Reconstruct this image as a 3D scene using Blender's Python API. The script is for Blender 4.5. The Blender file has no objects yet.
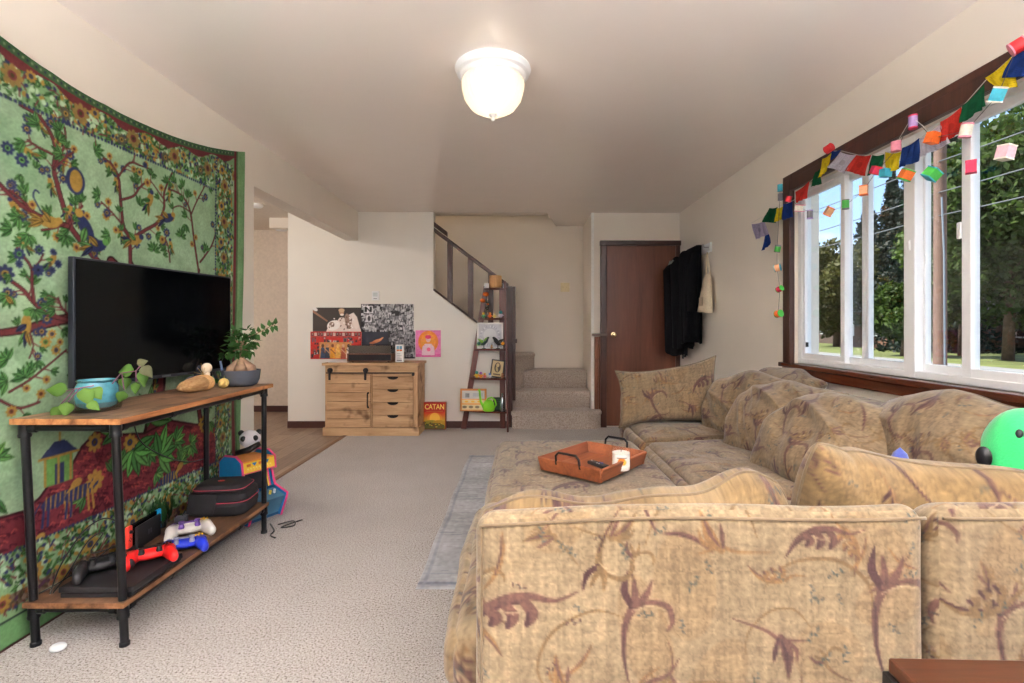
import bpy, math, random
import numpy as np
from mathutils import Vector, Matrix, Euler
random.seed(7)
RNG = np.random.RandomState(7)
C = bpy.context.scene.collection
PI = math.pi
EYE, F, VX, VY = 1.15, 512.0, 521.0, 326.0
def at_depth(px, py, Y):            # a measured pixel and a distance -> a point of the room
    return Vector(((px-VX)*Y/F, Y, EYE-(py-VY)*Y/F))
def at_side(px, py, X):             # a measured pixel and a side-wall distance -> a point
    Y = F*X/(px-VX)
    return Vector((X, Y, EYE-(py-VY)*Y/F))

# ---------------------------------------------------------------- numpy noise
def _hash(i, j, k, seed):
    n = (i*374761393 + j*668265263 + k*1274126177 + seed*69069) & 0xffffffff
    n = ((n ^ (n >> 13)) * 1274126177) & 0xffffffff
    n = (n ^ (n >> 16)) & 0xffffffff
    return n/4294967295.0
def vnoise(P, seed=0):
    P = np.asarray(P, dtype=np.float64)
    I = np.floor(P).astype(np.int64); f = P-I; f = f*f*(3-2*f)
    out = 0
    for a in (0, 1):
        for b in (0, 1):
            for c in (0, 1):
                w = (f[..., 0] if a else 1-f[..., 0])*(f[..., 1] if b else 1-f[..., 1])*(f[..., 2] if c else 1-f[..., 2])
                out = out + w*_hash(I[..., 0]+a, I[..., 1]+b, I[..., 2]+c, seed)
    return out*2-1
def fbm(P, seed=0, o=3):
    P = np.asarray(P, dtype=np.float64); r = 0; a = 1.0; t = 0
    for q in range(o):
        r = r + a*vnoise(P*(2**q)+q*17.3, seed+q); t += a; a *= .5
    return r/t

# ---------------------------------------------------------------- mesh builder
def rot_to(d):
    d = Vector(d).normalized()
    return d.to_track_quat('Z', 'Y').to_matrix()
class MB:
    def __init__(s): s.v = []; s.f = []; s.m = []
    def add(s, vs, fs, M=None, mi=0):
        b = len(s.v)
        s.v += [tuple(M @ Vector(p)) if M is not None else tuple(p) for p in vs]
        s.f += [tuple(i+b for i in f) for f in fs]; s.m += [mi]*len(fs)
        return s
    def box(s, x0, x1, y0, y1, z0, z1, M=None, mi=0):
        vs = [(x, y, z) for z in (z0, z1) for y in (y0, y1) for x in (x0, x1)]
        return s.add(vs, [(0, 2, 3, 1), (4, 5, 7, 6), (0, 1, 5, 4), (2, 6, 7, 3), (0, 4, 6, 2), (1, 3, 7, 5)], M, mi)
    def cbox(s, c, d, rot=(0, 0, 0), mi=0):
        M = Matrix.Translation(Vector(c)) @ Euler(rot).to_matrix().to_4x4()
        return s.box(-d[0]/2, d[0]/2, -d[1]/2, d[1]/2, -d[2]/2, d[2]/2, M, mi)
    def tube(s, pts, r, n=10, caps=True, mi=0):
        pts = [Vector(p) for p in pts]; k = len(pts)
        rs = r if isinstance(r, (list, tuple)) else [r]*k
        vs = []; up = None
        for i, p in enumerate(pts):
            d = (pts[min(i+1, k-1)]-pts[max(i-1, 0)])
            if d.length < 1e-9: d = Vector((0, 0, 1))
            d.normalize()
            if up is None: up = Vector((0, 0, 1)) if abs(d.z) < .9 else Vector((1, 0, 0))
            a = d.cross(up)
            if a.length < 1e-6: a = d.cross(Vector((0, 1, 0)))
            a.normalize(); b = a.cross(d).normalized(); up = b
            for j in range(n):
                t = 2*PI*j/n
                vs.append(p+(a*math.cos(t)+b*math.sin(t))*rs[i])
        fs = [(i*n+j, i*n+(j+1) % n, (i+1)*n+(j+1) % n, (i+1)*n+j) for i in range(k-1) for j in range(n)]
        if caps: fs += [tuple(range(n-1, -1, -1)), tuple(range((k-1)*n, k*n))]
        return s.add(vs, fs, None, mi)
    def lathe(s, prof, c=(0, 0, 0), n=32, rot=(0, 0, 0), wob=None, mi=0):
        M = Matrix.Translation(Vector(c)) @ Euler(rot).to_matrix().to_4x4()
        vs = []; k = len(prof)
        for i, (r, z) in enumerate(prof):
            for j in range(n):
                t = 2*PI*j/n; q = r*(wob(t, i) if wob else 1)
                vs.append((q*math.cos(t), q*math.sin(t), z))
        fs = [(i*n+j, i*n+(j+1) % n, (i+1)*n+(j+1) % n, (i+1)*n+j) for i in range(k-1) for j in range(n)]
        if prof[0][0] > 1e-6: fs.append(tuple(range(n-1, -1, -1)))
        if prof[-1][0] > 1e-6: fs.append(tuple(range((k-1)*n, k*n)))
        return s.add(vs, fs, M, mi)
    def ball(s, c, r, rot=(0, 0, 0), n=16, m=10, mi=0):
        r = r if isinstance(r, (tuple, list)) else (r, r, r)
        M = Matrix.Translation(Vector(c)) @ Euler(rot).to_matrix().to_4x4()
        vs = [(0, 0, -r[2])]
        for i in range(1, m):
            ph = -PI/2+PI*i/m
            vs += [(r[0]*math.cos(ph)*math.cos(2*PI*j/n), r[1]*math.cos(ph)*math.sin(2*PI*j/n), r[2]*math.sin(ph)) for j in range(n)]
        vs.append((0, 0, r[2])); e = len(vs)-1
        fs = [(0, 1+(j+1) % n, 1+j) for j in range(n)]
        fs += [(1+(i-1)*n+j, 1+(i-1)*n+(j+1) % n, 1+i*n+(j+1) % n, 1+i*n+j) for i in range(1, m-1) for j in range(n)]
        fs += [(e, 1+(m-2)*n+j, 1+(m-2)*n+(j+1) % n) for j in range(n)]
        return s.add(vs, fs, M, mi)
    def prism(s, poly, z0, z1, M=None, mi=0):
        n = len(poly)
        vs = [(x, y, z0) for x, y in poly]+[(x, y, z1) for x, y in poly]
        fs = [tuple(range(n-1, -1, -1)), tuple(range(n, 2*n))]+[(i, (i+1) % n, n+(i+1) % n, n+i) for i in range(n)]
        return s.add(vs, fs, M, mi)
    def leaf(s, p, d, up, L, W, bend=.2, mi=0, nseg=4, fold=.15):
        d = Vector(d).normalized(); up = Vector(up); sd = d.cross(up)
        if sd.length < 1e-4: sd = d.cross(Vector((1, .3, 0)))
        sd.normalize(); nn = sd.cross(d).normalized(); p = Vector(p); vs = []
        for i in range(nseg+1):
            t = i/nseg; w = W*.5*1.08*math.sin(PI*min(1, t**.62))**1.1 if 0 < t < 1 else 0.0
            q = p+d*L*t-nn*bend*L*t*t
            vs += [q+sd*w+nn*w*fold, q, q-sd*w+nn*w*fold]
        fs = []
        for i in range(nseg):
            a = 3*i; fs += [(a, a+1, a+4, a+3), (a+1, a+2, a+5, a+4)]
        return s.add(vs, fs, None, mi)
    def build(s, name, mats, parent=None, smooth=None, bevel=0, seg=2, loc=None, thick=0, sub=0):
        me = bpy.data.meshes.new(name); me.from_pydata(s.v, [], s.f); me.update()
        for m in (mats if isinstance(mats, (list, tuple)) else [mats]): me.materials.append(m)
        if any(s.m): me.polygons.foreach_set('material_index', s.m)
        o = bpy.data.objects.new(name, me); C.objects.link(o)
        if parent: o.parent = parent
        if loc: o.location = loc
        if smooth: shade(o, smooth)
        if thick: q = o.modifiers.new('t', 'SOLIDIFY'); q.thickness = thick; q.offset = 0
        if bevel: q = o.modifiers.new('b', 'BEVEL'); q.width = bevel; q.segments = seg; q.limit_method = 'ANGLE'; q.angle_limit = .6
        if sub: q = o.modifiers.new('s', 'SUBSURF'); q.levels = sub; q.render_levels = sub
        return o
def shade(o, ang=None):
    me = o.data
    me.polygons.foreach_set('use_smooth', [True]*len(me.polygons))
    if ang is not None and ang is not True and ang < 3:
        me.set_sharp_from_angle(angle=ang)
def tag(o, label=None, cat=None, group=None, kind=None):
    if label: o['label'] = label
    if cat: o['category'] = cat
    if group: o['group'] = group
    if kind: o['kind'] = kind
    return o
def empty(name, loc, rz=0, label=None, cat=None, group=None):
    o = bpy.data.objects.new(name, None); C.objects.link(o); o.empty_display_size = .05
    o.location = loc; o.rotation_euler = (0, 0, rz)
    return tag(o, label, cat, group)
def keep(o, root):                 # parent o (built in room coordinates) to root without moving it
    o.parent = root
    M = Matrix.Translation(root.location) @ root.rotation_euler.to_matrix().to_4x4()
    o.matrix_parent_inverse = M.inverted()
    return o
def rot_mesh(o, fn):
    for v in o.data.vertices: v.co = fn(v.co)

# ---------------------------------------------------------------- materials
def s2l(c):
    c = np.asarray(c, dtype=np.float64)
    return np.where(c <= .04045, c/12.92, ((c+.055)/1.055)**2.4)
def rgb(r, g, b): return tuple(float(x) for x in s2l(np.array([r, g, b])/255.0))
_mats = {}
def nodes(name):
    m = bpy.data.materials.new(name); m.use_nodes = True
    nt = m.node_tree; return m, nt, nt.nodes['Principled BSDF']
def setb(b, rough=.5, metal=0, spec=.5, coat=0, sheen=0):
    b.inputs['Roughness'].default_value = rough; b.inputs['Metallic'].default_value = metal
    b.inputs['Specular IOR Level'].default_value = spec; b.inputs['Coat Weight'].default_value = coat
    b.inputs['Sheen Weight'].default_value = sheen
def nd(nt, t, **kw):
    n = nt.nodes.new(t)
    for k, v in kw.items():
        if k in n.inputs: n.inputs[k].default_value = v
        else: setattr(n, k, v)
    return n
def ramp(nt, fac, stops, interp='LINEAR'):
    r = nt.nodes.new('ShaderNodeValToRGB'); r.color_ramp.interpolation = interp
    el = r.color_ramp.elements
    el[0].position = stops[0][0]; el[0].color = (*stops[0][1], 1); el.remove(el[1])
    for p, c in stops[1:]: e = el.new(p); e.color = (*c, 1)
    nt.links.new(fac, r.inputs['Fac']); return r
def coords(nt, scale=(1, 1, 1), rot=(0, 0, 0), kind='Object'):
    tc = nt.nodes.new('ShaderNodeTexCoord'); mp = nt.nodes.new('ShaderNodeMapping')
    mp.inputs['Scale'].default_value = scale; mp.inputs['Rotation'].default_value = rot
    nt.links.new(tc.outputs[kind], mp.inputs['Vector']); return mp.outputs['Vector']
def bump(nt, b, h, strength=.3, dist=.01):
    n = nt.nodes.new('ShaderNodeBump'); n.inputs['Strength'].default_value = strength; n.inputs['Distance'].default_value = dist
    nt.links.new(h, n.inputs['Height']); nt.links.new(n.outputs['Normal'], b.inputs['Normal'])
def plain(name, c, rough=.5, metal=0, spec=.5, var=.06, scale=30, bmp=0, coat=0, sheen=0, emit=None, es=1):
    if name in _mats: return _mats[name]
    m, nt, b = nodes(name); setb(b, rough, metal, spec, coat, sheen)
    n = nd(nt, 'ShaderNodeTexNoise', Scale=scale, Detail=3.0); nt.links.new(coords(nt), n.inputs['Vector'])
    lo = tuple(max(0, x*(1-var)) for x in c); hi = tuple(min(1, x*(1+var)) for x in c)
    r = ramp(nt, n.outputs['Fac'], [(.3, lo), (.7, hi)]); nt.links.new(r.outputs['Color'], b.inputs['Base Color'])
    if bmp: bump(nt, b, n.outputs['Fac'], bmp, .003)
    if emit: b.inputs['Emission Color'].default_value = (*emit, 1); b.inputs['Emission Strength'].default_value = es
    _mats[name] = m; return m
def wood(name, c1, c2, axis='X', scale=8, rough=.45, spec=.4, stretch=12, bmp=.15, knots=.0, coat=0):
    if name in _mats: return _mats[name]
    m, nt, b = nodes(name); setb(b, rough, 0, spec, coat)
    sc = {'X': (1/stretch*scale, scale, scale), 'Y': (scale, 1/stretch*scale, scale), 'Z': (scale, scale, 1/stretch*scale)}[axis]
    v = coords(nt, sc)
    n = nd(nt, 'ShaderNodeTexNoise', Scale=2.2, Detail=8.0, Roughness=.6, Distortion=.6); nt.links.new(v, n.inputs['Vector'])
    n2 = nd(nt, 'ShaderNodeTexNoise', Scale=9.0, Detail=5.0, Roughness=.7); nt.links.new(v, n2.inputs['Vector'])
    mx = nd(nt, 'ShaderNodeMath', operation='ADD'); nt.links.new(n.outputs['Fac'], mx.inputs[0])
    ml = nd(nt, 'ShaderNodeMath', operation='MULTIPLY'); ml.inputs[1].default_value = .45; nt.links.new(n2.outputs['Fac'], ml.inputs[0]); nt.links.new(ml.outputs[0], mx.inputs[1])
    mid = tuple((a+d)/2 for a, d in zip(c1, c2))
    r = ramp(nt, mx.outputs[0], [(.5, c1), (.72, mid), (.92, c2)])
    out = r.outputs['Color']
    if knots:
        k = nd(nt, 'ShaderNodeTexNoise', Scale=knots, Detail=2.0); nt.links.new(coords(nt), k.inputs['Vector'])
        kr = ramp(nt, k.outputs['Fac'], [(.30, (.35, .3, .27)), (.42, (1, 1, 1))])
        mm = nd(nt, 'ShaderNodeMix', data_type='RGBA', blend_type='MULTIPLY'); mm.inputs[0].default_value = 1
        nt.links.new(out, mm.inputs[6]); nt.links.new(kr.outputs['Color'], mm.inputs[7]); out = mm.outputs[2]
    nt.links.new(out, b.inputs['Base Color']); bump(nt, b, mx.outputs[0], bmp, .002)
    _mats[name] = m; return m
def painted(name, rough=.8, spec=.3, weave=0, bmp=.3, sheen=0, coat=0, trans=0, var=0):
    if name in _mats: return _mats[name]
    m, nt, b = nodes(name); setb(b, rough, 0, spec, coat, sheen)
    a = nd(nt, 'ShaderNodeVertexColor', layer_name='paint'); out = a.outputs['Color']
    if weave:
        n = nd(nt, 'ShaderNodeTexNoise', Scale=weave, Detail=4.0, Roughness=.7); nt.links.new(coords(nt), n.inputs['Vector'])
        if var:
            r = ramp(nt, n.outputs['Fac'], [(.3, (1-var,)*3), (.7, (1, 1, 1))])
            mm = nd(nt, 'ShaderNodeMix', data_type='RGBA', blend_type='MULTIPLY'); mm.inputs[0].default_value = 1
            nt.links.new(out, mm.inputs[6]); nt.links.new(r.outputs['Color'], mm.inputs[7]); out = mm.outputs[2]
        bump(nt, b, n.outputs['Fac'], bmp, .002)
    nt.links.new(out, b.inputs['Base Color'])
    if trans:
        tr = nt.nodes.new('ShaderNodeBsdfTranslucent'); nt.links.new(out, tr.inputs['Color'])
        mx = nt.nodes.new('ShaderNodeMixShader'); mx.inputs[0].default_value = trans
        o = nt.nodes['Material Output']
        nt.links.new(b.outputs[0], mx.inputs[1]); nt.links.new(tr.outputs[0], mx.inputs[2]); nt.links.new(mx.outputs[0], o.inputs['Surface'])
    _mats[name] = m; return m
def glassy(name, tint=(1, 1, 1), gloss=.06, rough=.02):
    if name in _mats: return _mats[name]
    m, nt, b = nodes(name); nt.nodes.remove(b)
    t = nt.nodes.new('ShaderNodeBsdfTransparent'); t.inputs[0].default_value = (*tint, 1)
    g = nt.nodes.new('ShaderNodeBsdfGlossy'); g.inputs['Roughness'].default_value = rough
    fr = nt.nodes.new('ShaderNodeLayerWeight'); fr.inputs[0].default_value = .5
    pw = nd(nt, 'ShaderNodeMath', operation='POWER'); pw.inputs[1].default_value = 4.0; nt.links.new(fr.outputs['Facing'], pw.inputs[0])
    ad = nd(nt, 'ShaderNodeMath', operation='MULTIPLY_ADD'); ad.inputs[1].default_value = .5; ad.inputs[2].default_value = gloss*.5
    nt.links.new(pw.outputs[0], ad.inputs[0])
    mx = nt.nodes.new('ShaderNodeMixShader'); nt.links.new(ad.outputs[0], mx.inputs[0])
    nt.links.new(t.outputs[0], mx.inputs[1]); nt.links.new(g.outputs[0], mx.inputs[2])
    nt.links.new(mx.outputs[0], nt.nodes['Material Output'].inputs['Surface'])
    _mats[name] = m; return m

# ---------------------------------------------------------------- surface pattern raster (numpy), sampled onto mesh points
class Pic:
    def __init__(s, w, h, ppm, bg):
        s.w, s.h, s.k = w, h, ppm; s.nx, s.ny = int(w*ppm)+1, int(h*ppm)+1
        s.a = np.zeros((s.ny, s.nx, 3)); s.a[:] = np.array(bg)/255.0; s.wrap = False
    def _win(s, x0, x1, y0, y1):
        i0, i1 = max(0, int(x0*s.k)-1), min(s.nx, int(x1*s.k)+3); j0, j1 = max(0, int(y0*s.k)-1), min(s.ny, int(y1*s.k)+3)
        if i0 >= i1 or j0 >= j1: return None
        X, Y = np.meshgrid(np.arange(i0, i1)/s.k, np.arange(j0, j1)/s.k)
        return (slice(j0, j1), slice(i0, i1)), X, Y
    def _blend(s, sl, al, col):
        al = np.clip(al, 0, 1)[..., None]; s.a[sl] = s.a[sl]*(1-al)+np.array(col)/255.0*al
    def shape(s, x0, x1, y0, y1, fn, col, op=1.0):      # fn -> signed distance in metres, negative inside
        offs = [(0, 0)] if not s.wrap else [(a*s.w, b*s.h) for a in (-1, 0, 1) for b in (-1, 0, 1)]
        for ox, oy in offs:
            r = s._win(x0+ox, x1+ox, y0+oy, y1+oy)
            if r is None: continue
            sl, X, Y = r; s._blend(sl, (.5-fn(X-ox, Y-oy)*s.k)*op if op == 1 else np.clip(.5-fn(X-ox, Y-oy)*s.k, 0, 1)*op, col)
    def line(s, pts, w, col, w2=None, op=1.0):
        n = len(pts)
        for i in range(n-1):
            (ax, ay), (bx, by) = pts[i], pts[i+1]
            wa = w+((w2 if w2 is not None else w)-w)*i/max(1, n-1); wb = w+((w2 if w2 is not None else w)-w)*(i+1)/max(1, n-1)
            L2 = (bx-ax)**2+(by-ay)**2+1e-12; mw = max(wa, wb)
            def fn(X, Y):
                t = np.clip(((X-ax)*(bx-ax)+(Y-ay)*(by-ay))/L2, 0, 1)
                return np.hypot(X-ax-t*(bx-ax), Y-ay-t*(by-ay))-(wa+(wb-wa)*t)/2
            s.shape(min(ax, bx)-mw, max(ax, bx)+mw, min(ay, by)-mw, max(ay, by)+mw, fn, col, op)
    def curve(s, pts, w, col, w2=None, n=5, op=1.0):     # Catmull-Rom through pts
        P = [pts[0]]+list(pts)+[pts[-1]]; out = []
        for i in range(1, len(P)-2):
            p0, p1, p2, p3 = P[i-1], P[i], P[i+1], P[i+2]
            for q in range(n):
                t = q/n
                out.append(tuple(.5*((2*p1[a])+(-p0[a]+p2[a])*t+(2*p0[a]-5*p1[a]+4*p2[a]-p3[a])*t*t+(-p0[a]+3*p1[a]-3*p2[a]+p3[a])*t**3) for a in (0, 1)))
        out.append(tuple(pts[-1])); s.line(out, w, col, w2, op); return out
    def ell(s, c, rx, ry, ang, col, op=1.0):
        ca, sa = math.cos(ang), math.sin(ang); R = max(rx, ry)
        def fn(X, Y):
            u = (X-c[0])*ca+(Y-c[1])*sa; v = -(X-c[0])*sa+(Y-c[1])*ca
            return (np.hypot(u/rx, v/ry)-1)*min(rx, ry)
        s.shape(c[0]-R, c[0]+R, c[1]-R, c[1]+R, fn, col, op)
    def leaf(s, p, ang, L, W, col, vein=None, op=1.0):
        c = (p[0]+math.cos(ang)*L/2, p[1]+math.sin(ang)*L/2); ca, sa = math.cos(ang), math.sin(ang)
        def fn(X, Y):
            u = ((X-p[0])*ca+(Y-p[1])*sa)/L; v = -(X-p[0])*sa+(Y-p[1])*ca
            w = W/2*np.sin(PI*np.clip(u, 0, 1)**.8); d = np.abs(v)-w
            return np.where((u < 0) | (u > 1), .02, d)
        s.shape(c[0]-L*.6, c[0]+L*.6, c[1]-L*.6, c[1]+L*.6, fn, col, op)
        if vein: s.line([p, (p[0]+ca*L*.85, p[1]+sa*L*.85)], W*.09+1/s.k, vein)
    def rect(s, x0, x1, y0, y1, col, op=1.0):
        s.shape(x0, x1, y0, y1, lambda X, Y: np.maximum(np.maximum(x0-X, X-x1), np.maximum(y0-Y, Y-y1)), col, op)
    def poly(s, pts, col, op=1.0):
        xs = [p[0] for p in pts]; ys = [p[1] for p in pts]; r = s._win(min(xs), max(xs), min(ys), max(ys))
        if r is None: return
        sl, X, Y = r; ins = np.zeros(X.shape, bool); n = len(pts)
        for i in range(n):
            (x1, y1), (x2, y2) = pts[i], pts[(i+1) % n]
            if y1 == y2: continue
            c = ((y1 > Y) != (y2 > Y)) & (X < (x2-x1)*(Y-y1)/(y2-y1)+x1); ins ^= c
        s._blend(sl, ins*op, col)
    def noise(s, amt, scale, seed=0):
        X, Y = np.meshgrid(np.arange(s.nx)/s.k, np.arange(s.ny)/s.k)
        s.a *= (1+amt*fbm(np.stack([X*scale[0], Y*scale[1], X*0], -1), seed))[..., None]
    def get(s, u, v):
        if s.wrap: u = u % s.w; v = v % s.h
        x = np.clip(u*s.k, 0, s.nx-1.001); y = np.clip(v*s.k, 0, s.ny-1.001)
        i = x.astype(int); j = y.astype(int); fx = (x-i)[:, None]; fy = (y-j)[:, None]
        return (s.a[j, i]*(1-fx)+s.a[j, i+1]*fx)*(1-fy)+(s.a[j+1, i]*(1-fx)+s.a[j+1, i+1]*fx)*fy
def vpaint(me, cols):                # sRGB 0..1 per vertex
    a = me.color_attributes.new('paint', 'FLOAT_COLOR', 'POINT')
    c = np.ones((len(cols), 4)); c[:, :3] = s2l(np.clip(cols, 0, 1)); a.data.foreach_set('color', c.ravel())
def np_mesh(name, V, Fc, mat, parent=None, cols=None, smooth=True):
    me = bpy.data.meshes.new(name)
    me.vertices.add(len(V)); me.vertices.foreach_set('co', np.ascontiguousarray(V, dtype=np.float32).ravel())
    nf = len(Fc); me.loops.add(nf*4); me.polygons.add(nf)
    me.loops.foreach_set('vertex_index', np.ascontiguousarray(Fc, dtype=np.int32).ravel())
    me.polygons.foreach_set('loop_start', np.arange(0, nf*4, 4, dtype=np.int32))
    me.polygons.foreach_set('loop_total', np.full(nf, 4, dtype=np.int32))
    me.update(calc_edges=True); me.validate()
    if smooth: me.polygons.foreach_set('use_smooth', np.ones(nf, bool))
    me.materials.append(mat)
    if cols is not None: vpaint(me, cols)
    o = bpy.data.objects.new(name, me); C.objects.link(o)
    if parent: o.parent = parent
    return o
def grid_faces(nu, nv, base=0, flip=False):
    i, j = np.meshgrid(np.arange(nu-1), np.arange(nv-1), indexing='ij'); a = (i*nv+j).ravel()+base
    q = np.stack([a, a+nv, a+nv+1, a+1], 1)
    return q[:, ::-1] if flip else q
def picture(name, pic, origin, ux, uy, w, h, mat, parent=None, n=None, depth=.002):   # flat painted sheet with a backing thickness
    n = n or max(8, int(w*400)); nv = max(8, int(n*h/w))
    U, V = np.meshgrid(np.linspace(0, 1, n), np.linspace(0, 1, nv), indexing='ij'); U = U.ravel(); V = V.ravel()
    ux = np.array(ux, float); uy = np.array(uy, float); nn = np.cross(ux, uy); o = np.array(origin, float)
    P = o+np.outer(U*w, ux)+np.outer(V*h, uy)+nn*depth/2; P2 = P-nn*depth
    col = pic.get(U*pic.w, V*pic.h)
    i = lambda a, b: a*nv+b
    ring = [i(a, 0) for a in range(n)]+[i(n-1, b) for b in range(1, nv)]+[i(a, nv-1) for a in range(n-2, -1, -1)]+[i(0, b) for b in range(nv-2, 0, -1)]
    N = n*nv; side = np.array([[ring[k], ring[k]+N, ring[(k+1) % len(ring)]+N, ring[(k+1) % len(ring)]] for k in range(len(ring))])
    Fc = np.vstack([grid_faces(n, nv), grid_faces(n, nv, N, True), side])
    return np_mesh(name, np.vstack([P, P2]), Fc, mat, parent, np.vstack([col, col]), smooth=False)
SKY, EXPOSURE, LAMP, REAR, UPL, KIT = 0.75, 1.66, 1.1, 8, 185, 125
# ================================================================ the room shell
M_wall = plain('wall_paint', rgb(231, 223, 211), .75, spec=.25, var=.015, scale=3)
M_wallw = plain('kitchen_wall_paint', rgb(232, 229, 222), .7, spec=.25, var=.015, scale=3)
M_dark = wood('dark_trim_wood', rgb(48, 24, 17), rgb(78, 42, 29), 'Z', 9, .35, .5, bmp=.1)
M_darkX = wood('dark_trim_wood_level', rgb(40, 20, 14), rgb(72, 38, 26), 'X', 9, .35, .5, bmp=.1)
M_darkY = wood('dark_sill_wood', rgb(62, 27, 14), rgb(104, 50, 27), 'Y', 9, .25, .6, bmp=.1)
M_base = plain('baseboard_brown', rgb(74, 40, 34), .5, var=.1)
M_white = plain('white_vinyl', rgb(236, 238, 240), .35, var=.01)
# ceiling: satin paint
m, nt, b = nodes('ceiling_satin_paint'); setb(b, .24, 0, .6)
b.inputs['Base Color'].default_value = (*rgb(245, 236, 229), 1)
n = nd(nt, 'ShaderNodeTexNoise', Scale=2.2, Detail=2.0); nt.links.new(coords(nt), n.inputs['Vector']); bump(nt, b, n.outputs['Fac'], .22, .02)
M_ceil = m
# carpet
m, nt, b = nodes('speckled_carpet'); setb(b, .95, 0, .1, sheen=.15)
v = coords(nt)
n1 = nd(nt, 'ShaderNodeTexNoise', Scale=135.0, Detail=2.0, Roughness=.8); nt.links.new(v, n1.inputs['Vector'])
n2 = nd(nt, 'ShaderNodeTexNoise', Scale=4.0, Detail=3.0); nt.links.new(v, n2.inputs['Vector'])
r1 = ramp(nt, n1.outputs['Fac'], [(.34, rgb(78, 60, 50)), (.42, rgb(160, 153, 148)), (.55, rgb(184, 179, 175)), (.72, rgb(206, 202, 199))])
r2 = ramp(nt, n2.outputs['Fac'], [(.3, (.93, .92, .91)), (.7, (1, 1, 1))])
mm = nd(nt, 'ShaderNodeMix', data_type='RGBA', blend_type='MULTIPLY'); mm.inputs[0].default_value = 1
nt.links.new(r1.outputs['Color'], mm.inputs[6]); nt.links.new(r2.outputs['Color'], mm.inputs[7]); nt.links.new(mm.outputs[2], b.inputs['Base Color'])
bump(nt, b, n1.outputs['Fac'], .25, .003)
M_carpet = m
m, nt, b = nodes('stair_carpet'); setb(b, .95, 0, .1, sheen=.15)
n1 = nd(nt, 'ShaderNodeTexNoise', Scale=70.0, Detail=4.0, Roughness=.8); nt.links.new(coords(nt), n1.inputs['Vector'])
r1 = ramp(nt, n1.outputs['Fac'], [(.30, rgb(134, 118, 106)), (.5, rgb(182, 169, 158)), (.72, rgb(208, 197, 187))]); nt.links.new(r1.outputs['Color'], b.inputs['Base Color'])
bump(nt, b, n1.outputs['Fac'], .6, .01); M_scarpet = m
# laminate floor, boards along Y
m, nt, b = nodes('laminate_boards'); setb(b, .38, 0, .4)
v = coords(nt, (1, 1, 1), (0, 0, PI/2)); br = nt.nodes.new('ShaderNodeTexBrick'); nt.links.new(v, br.inputs['Vector'])
for k_, q_ in (('Scale', 1.0), ('Brick Width', 1.2), ('Row Height', .16), ('Mortar Size', .0022), ('Bias', 0.0)): br.inputs[k_].default_value = q_
br.inputs['Color1'].default_value = (*rgb(170, 148, 128), 1); br.inputs['Color2'].default_value = (*rgb(138, 117, 100), 1); br.inputs['Mortar'].default_value = (*rgb(70, 56, 46), 1)
g = nd(nt, 'ShaderNodeTexNoise', Scale=6.0, Detail=7.0, Roughness=.65); nt.links.new(coords(nt, (9, .8, 1)), g.inputs['Vector'])
gr = ramp(nt, g.outputs['Fac'], [(.3, (.6, .58, .56)), (.7, (1.1, 1.08, 1.06))])
mm = nd(nt, 'ShaderNodeMix', data_type='RGBA', blend_type='MULTIPLY'); mm.inputs[0].default_value = 1
nt.links.new(br.outputs['Color'], mm.inputs[6]); nt.links.new(gr.outputs['Color'], mm.inputs[7]); nt.links.new(mm.outputs[2], b.inputs['Base Color'])
M_lam = m

def struct(o, label=None): return tag(o, label, None, None, 'structure')
H = 2.44
struct(MB().box(-1.842, 1.97, -2.4, 6.0, -.1, 0).build('floor', M_carpet), 'beige speckled wall to wall carpet')
struct(MB().box(-4.74, -1.842, 2.46, 7.02, -.1, 0).build('floor_kitchen', M_lam), 'grey-brown laminate board floor beyond the carpet edge')
struct(MB().box(-1.86, -1.825, 3.53, 5.79, 0, .006).build('trim_1', plain('edge_strip', rgb(120, 84, 56), .4)), 'thin brown strip between carpet and laminate')
c = MB(); c.box(-1.98, 1.97, -2.4, 5.86, H, H+.1); c.box(.47, 1.97, 5.86, 6.75, H, H+.1)
c.prism([(.30, 5.86), (.47, 5.86), (.47, 6.70)], H, H+.1)
struct(c.build('ceiling', M_ceil), 'satin cream ceiling')
struct(MB().box(-4.74, -1.98, 2.46, 7.02, H, H+.1).build('ceiling_kitchen', plain('matte_ceiling', rgb(220, 208, 192), .8)), 'ceiling of the next room through the opening')
# walls
WY0, WY1, WZ0, WZ1 = 1.02, 3.385, .905, 2.045           # window opening in the right wall
w = MB()
w.box(1.81, 1.97, -2.4, WY0, 0, H); w.box(1.81, 1.97, WY1, 6.0, 0, H); w.box(1.81, 1.97, WY0, WY1, 0, WZ0); w.box(1.81, 1.97, WY0, WY1, WZ1, H)
struct(w.build('wall_right', M_wall), 'cream wall with the big window')
w = MB(); w.box(-1.98, -1.842, -2.4, 3.53, 0, H); w.box(-1.98, -1.842, 3.53, 5.79, 2.115, H)
struct(w.build('wall_left', M_wall), 'cream wall behind the tapestry with the beam over the opening')
w = MB(); w.box(-2.635, -.99, 5.79, 5.93, 0, H)
w.add(*[[(x, y, z) for y in (5.79, 5.90) for x, z in ((-.99, 0), (-.165, 0), (-.165, .915), (-.99, 1.545))], [(0, 1, 2, 3), (7, 6, 5, 4), (0, 4, 5, 1), (1, 5, 6, 2), (2, 6, 7, 3), (3, 7, 4, 0)]])
struct(w.build('wall_back', M_wallw), 'white wall behind the cabinet, cut on a slope along the stairs')
w = MB(); w.box(.805, 1.81, 5.84, 6.0, 0, H); w.box(.805, .93, 6.0, 6.75, 0, H)
struct(w.build('wall_door', M_wall), 'cream wall around the brown door')
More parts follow.
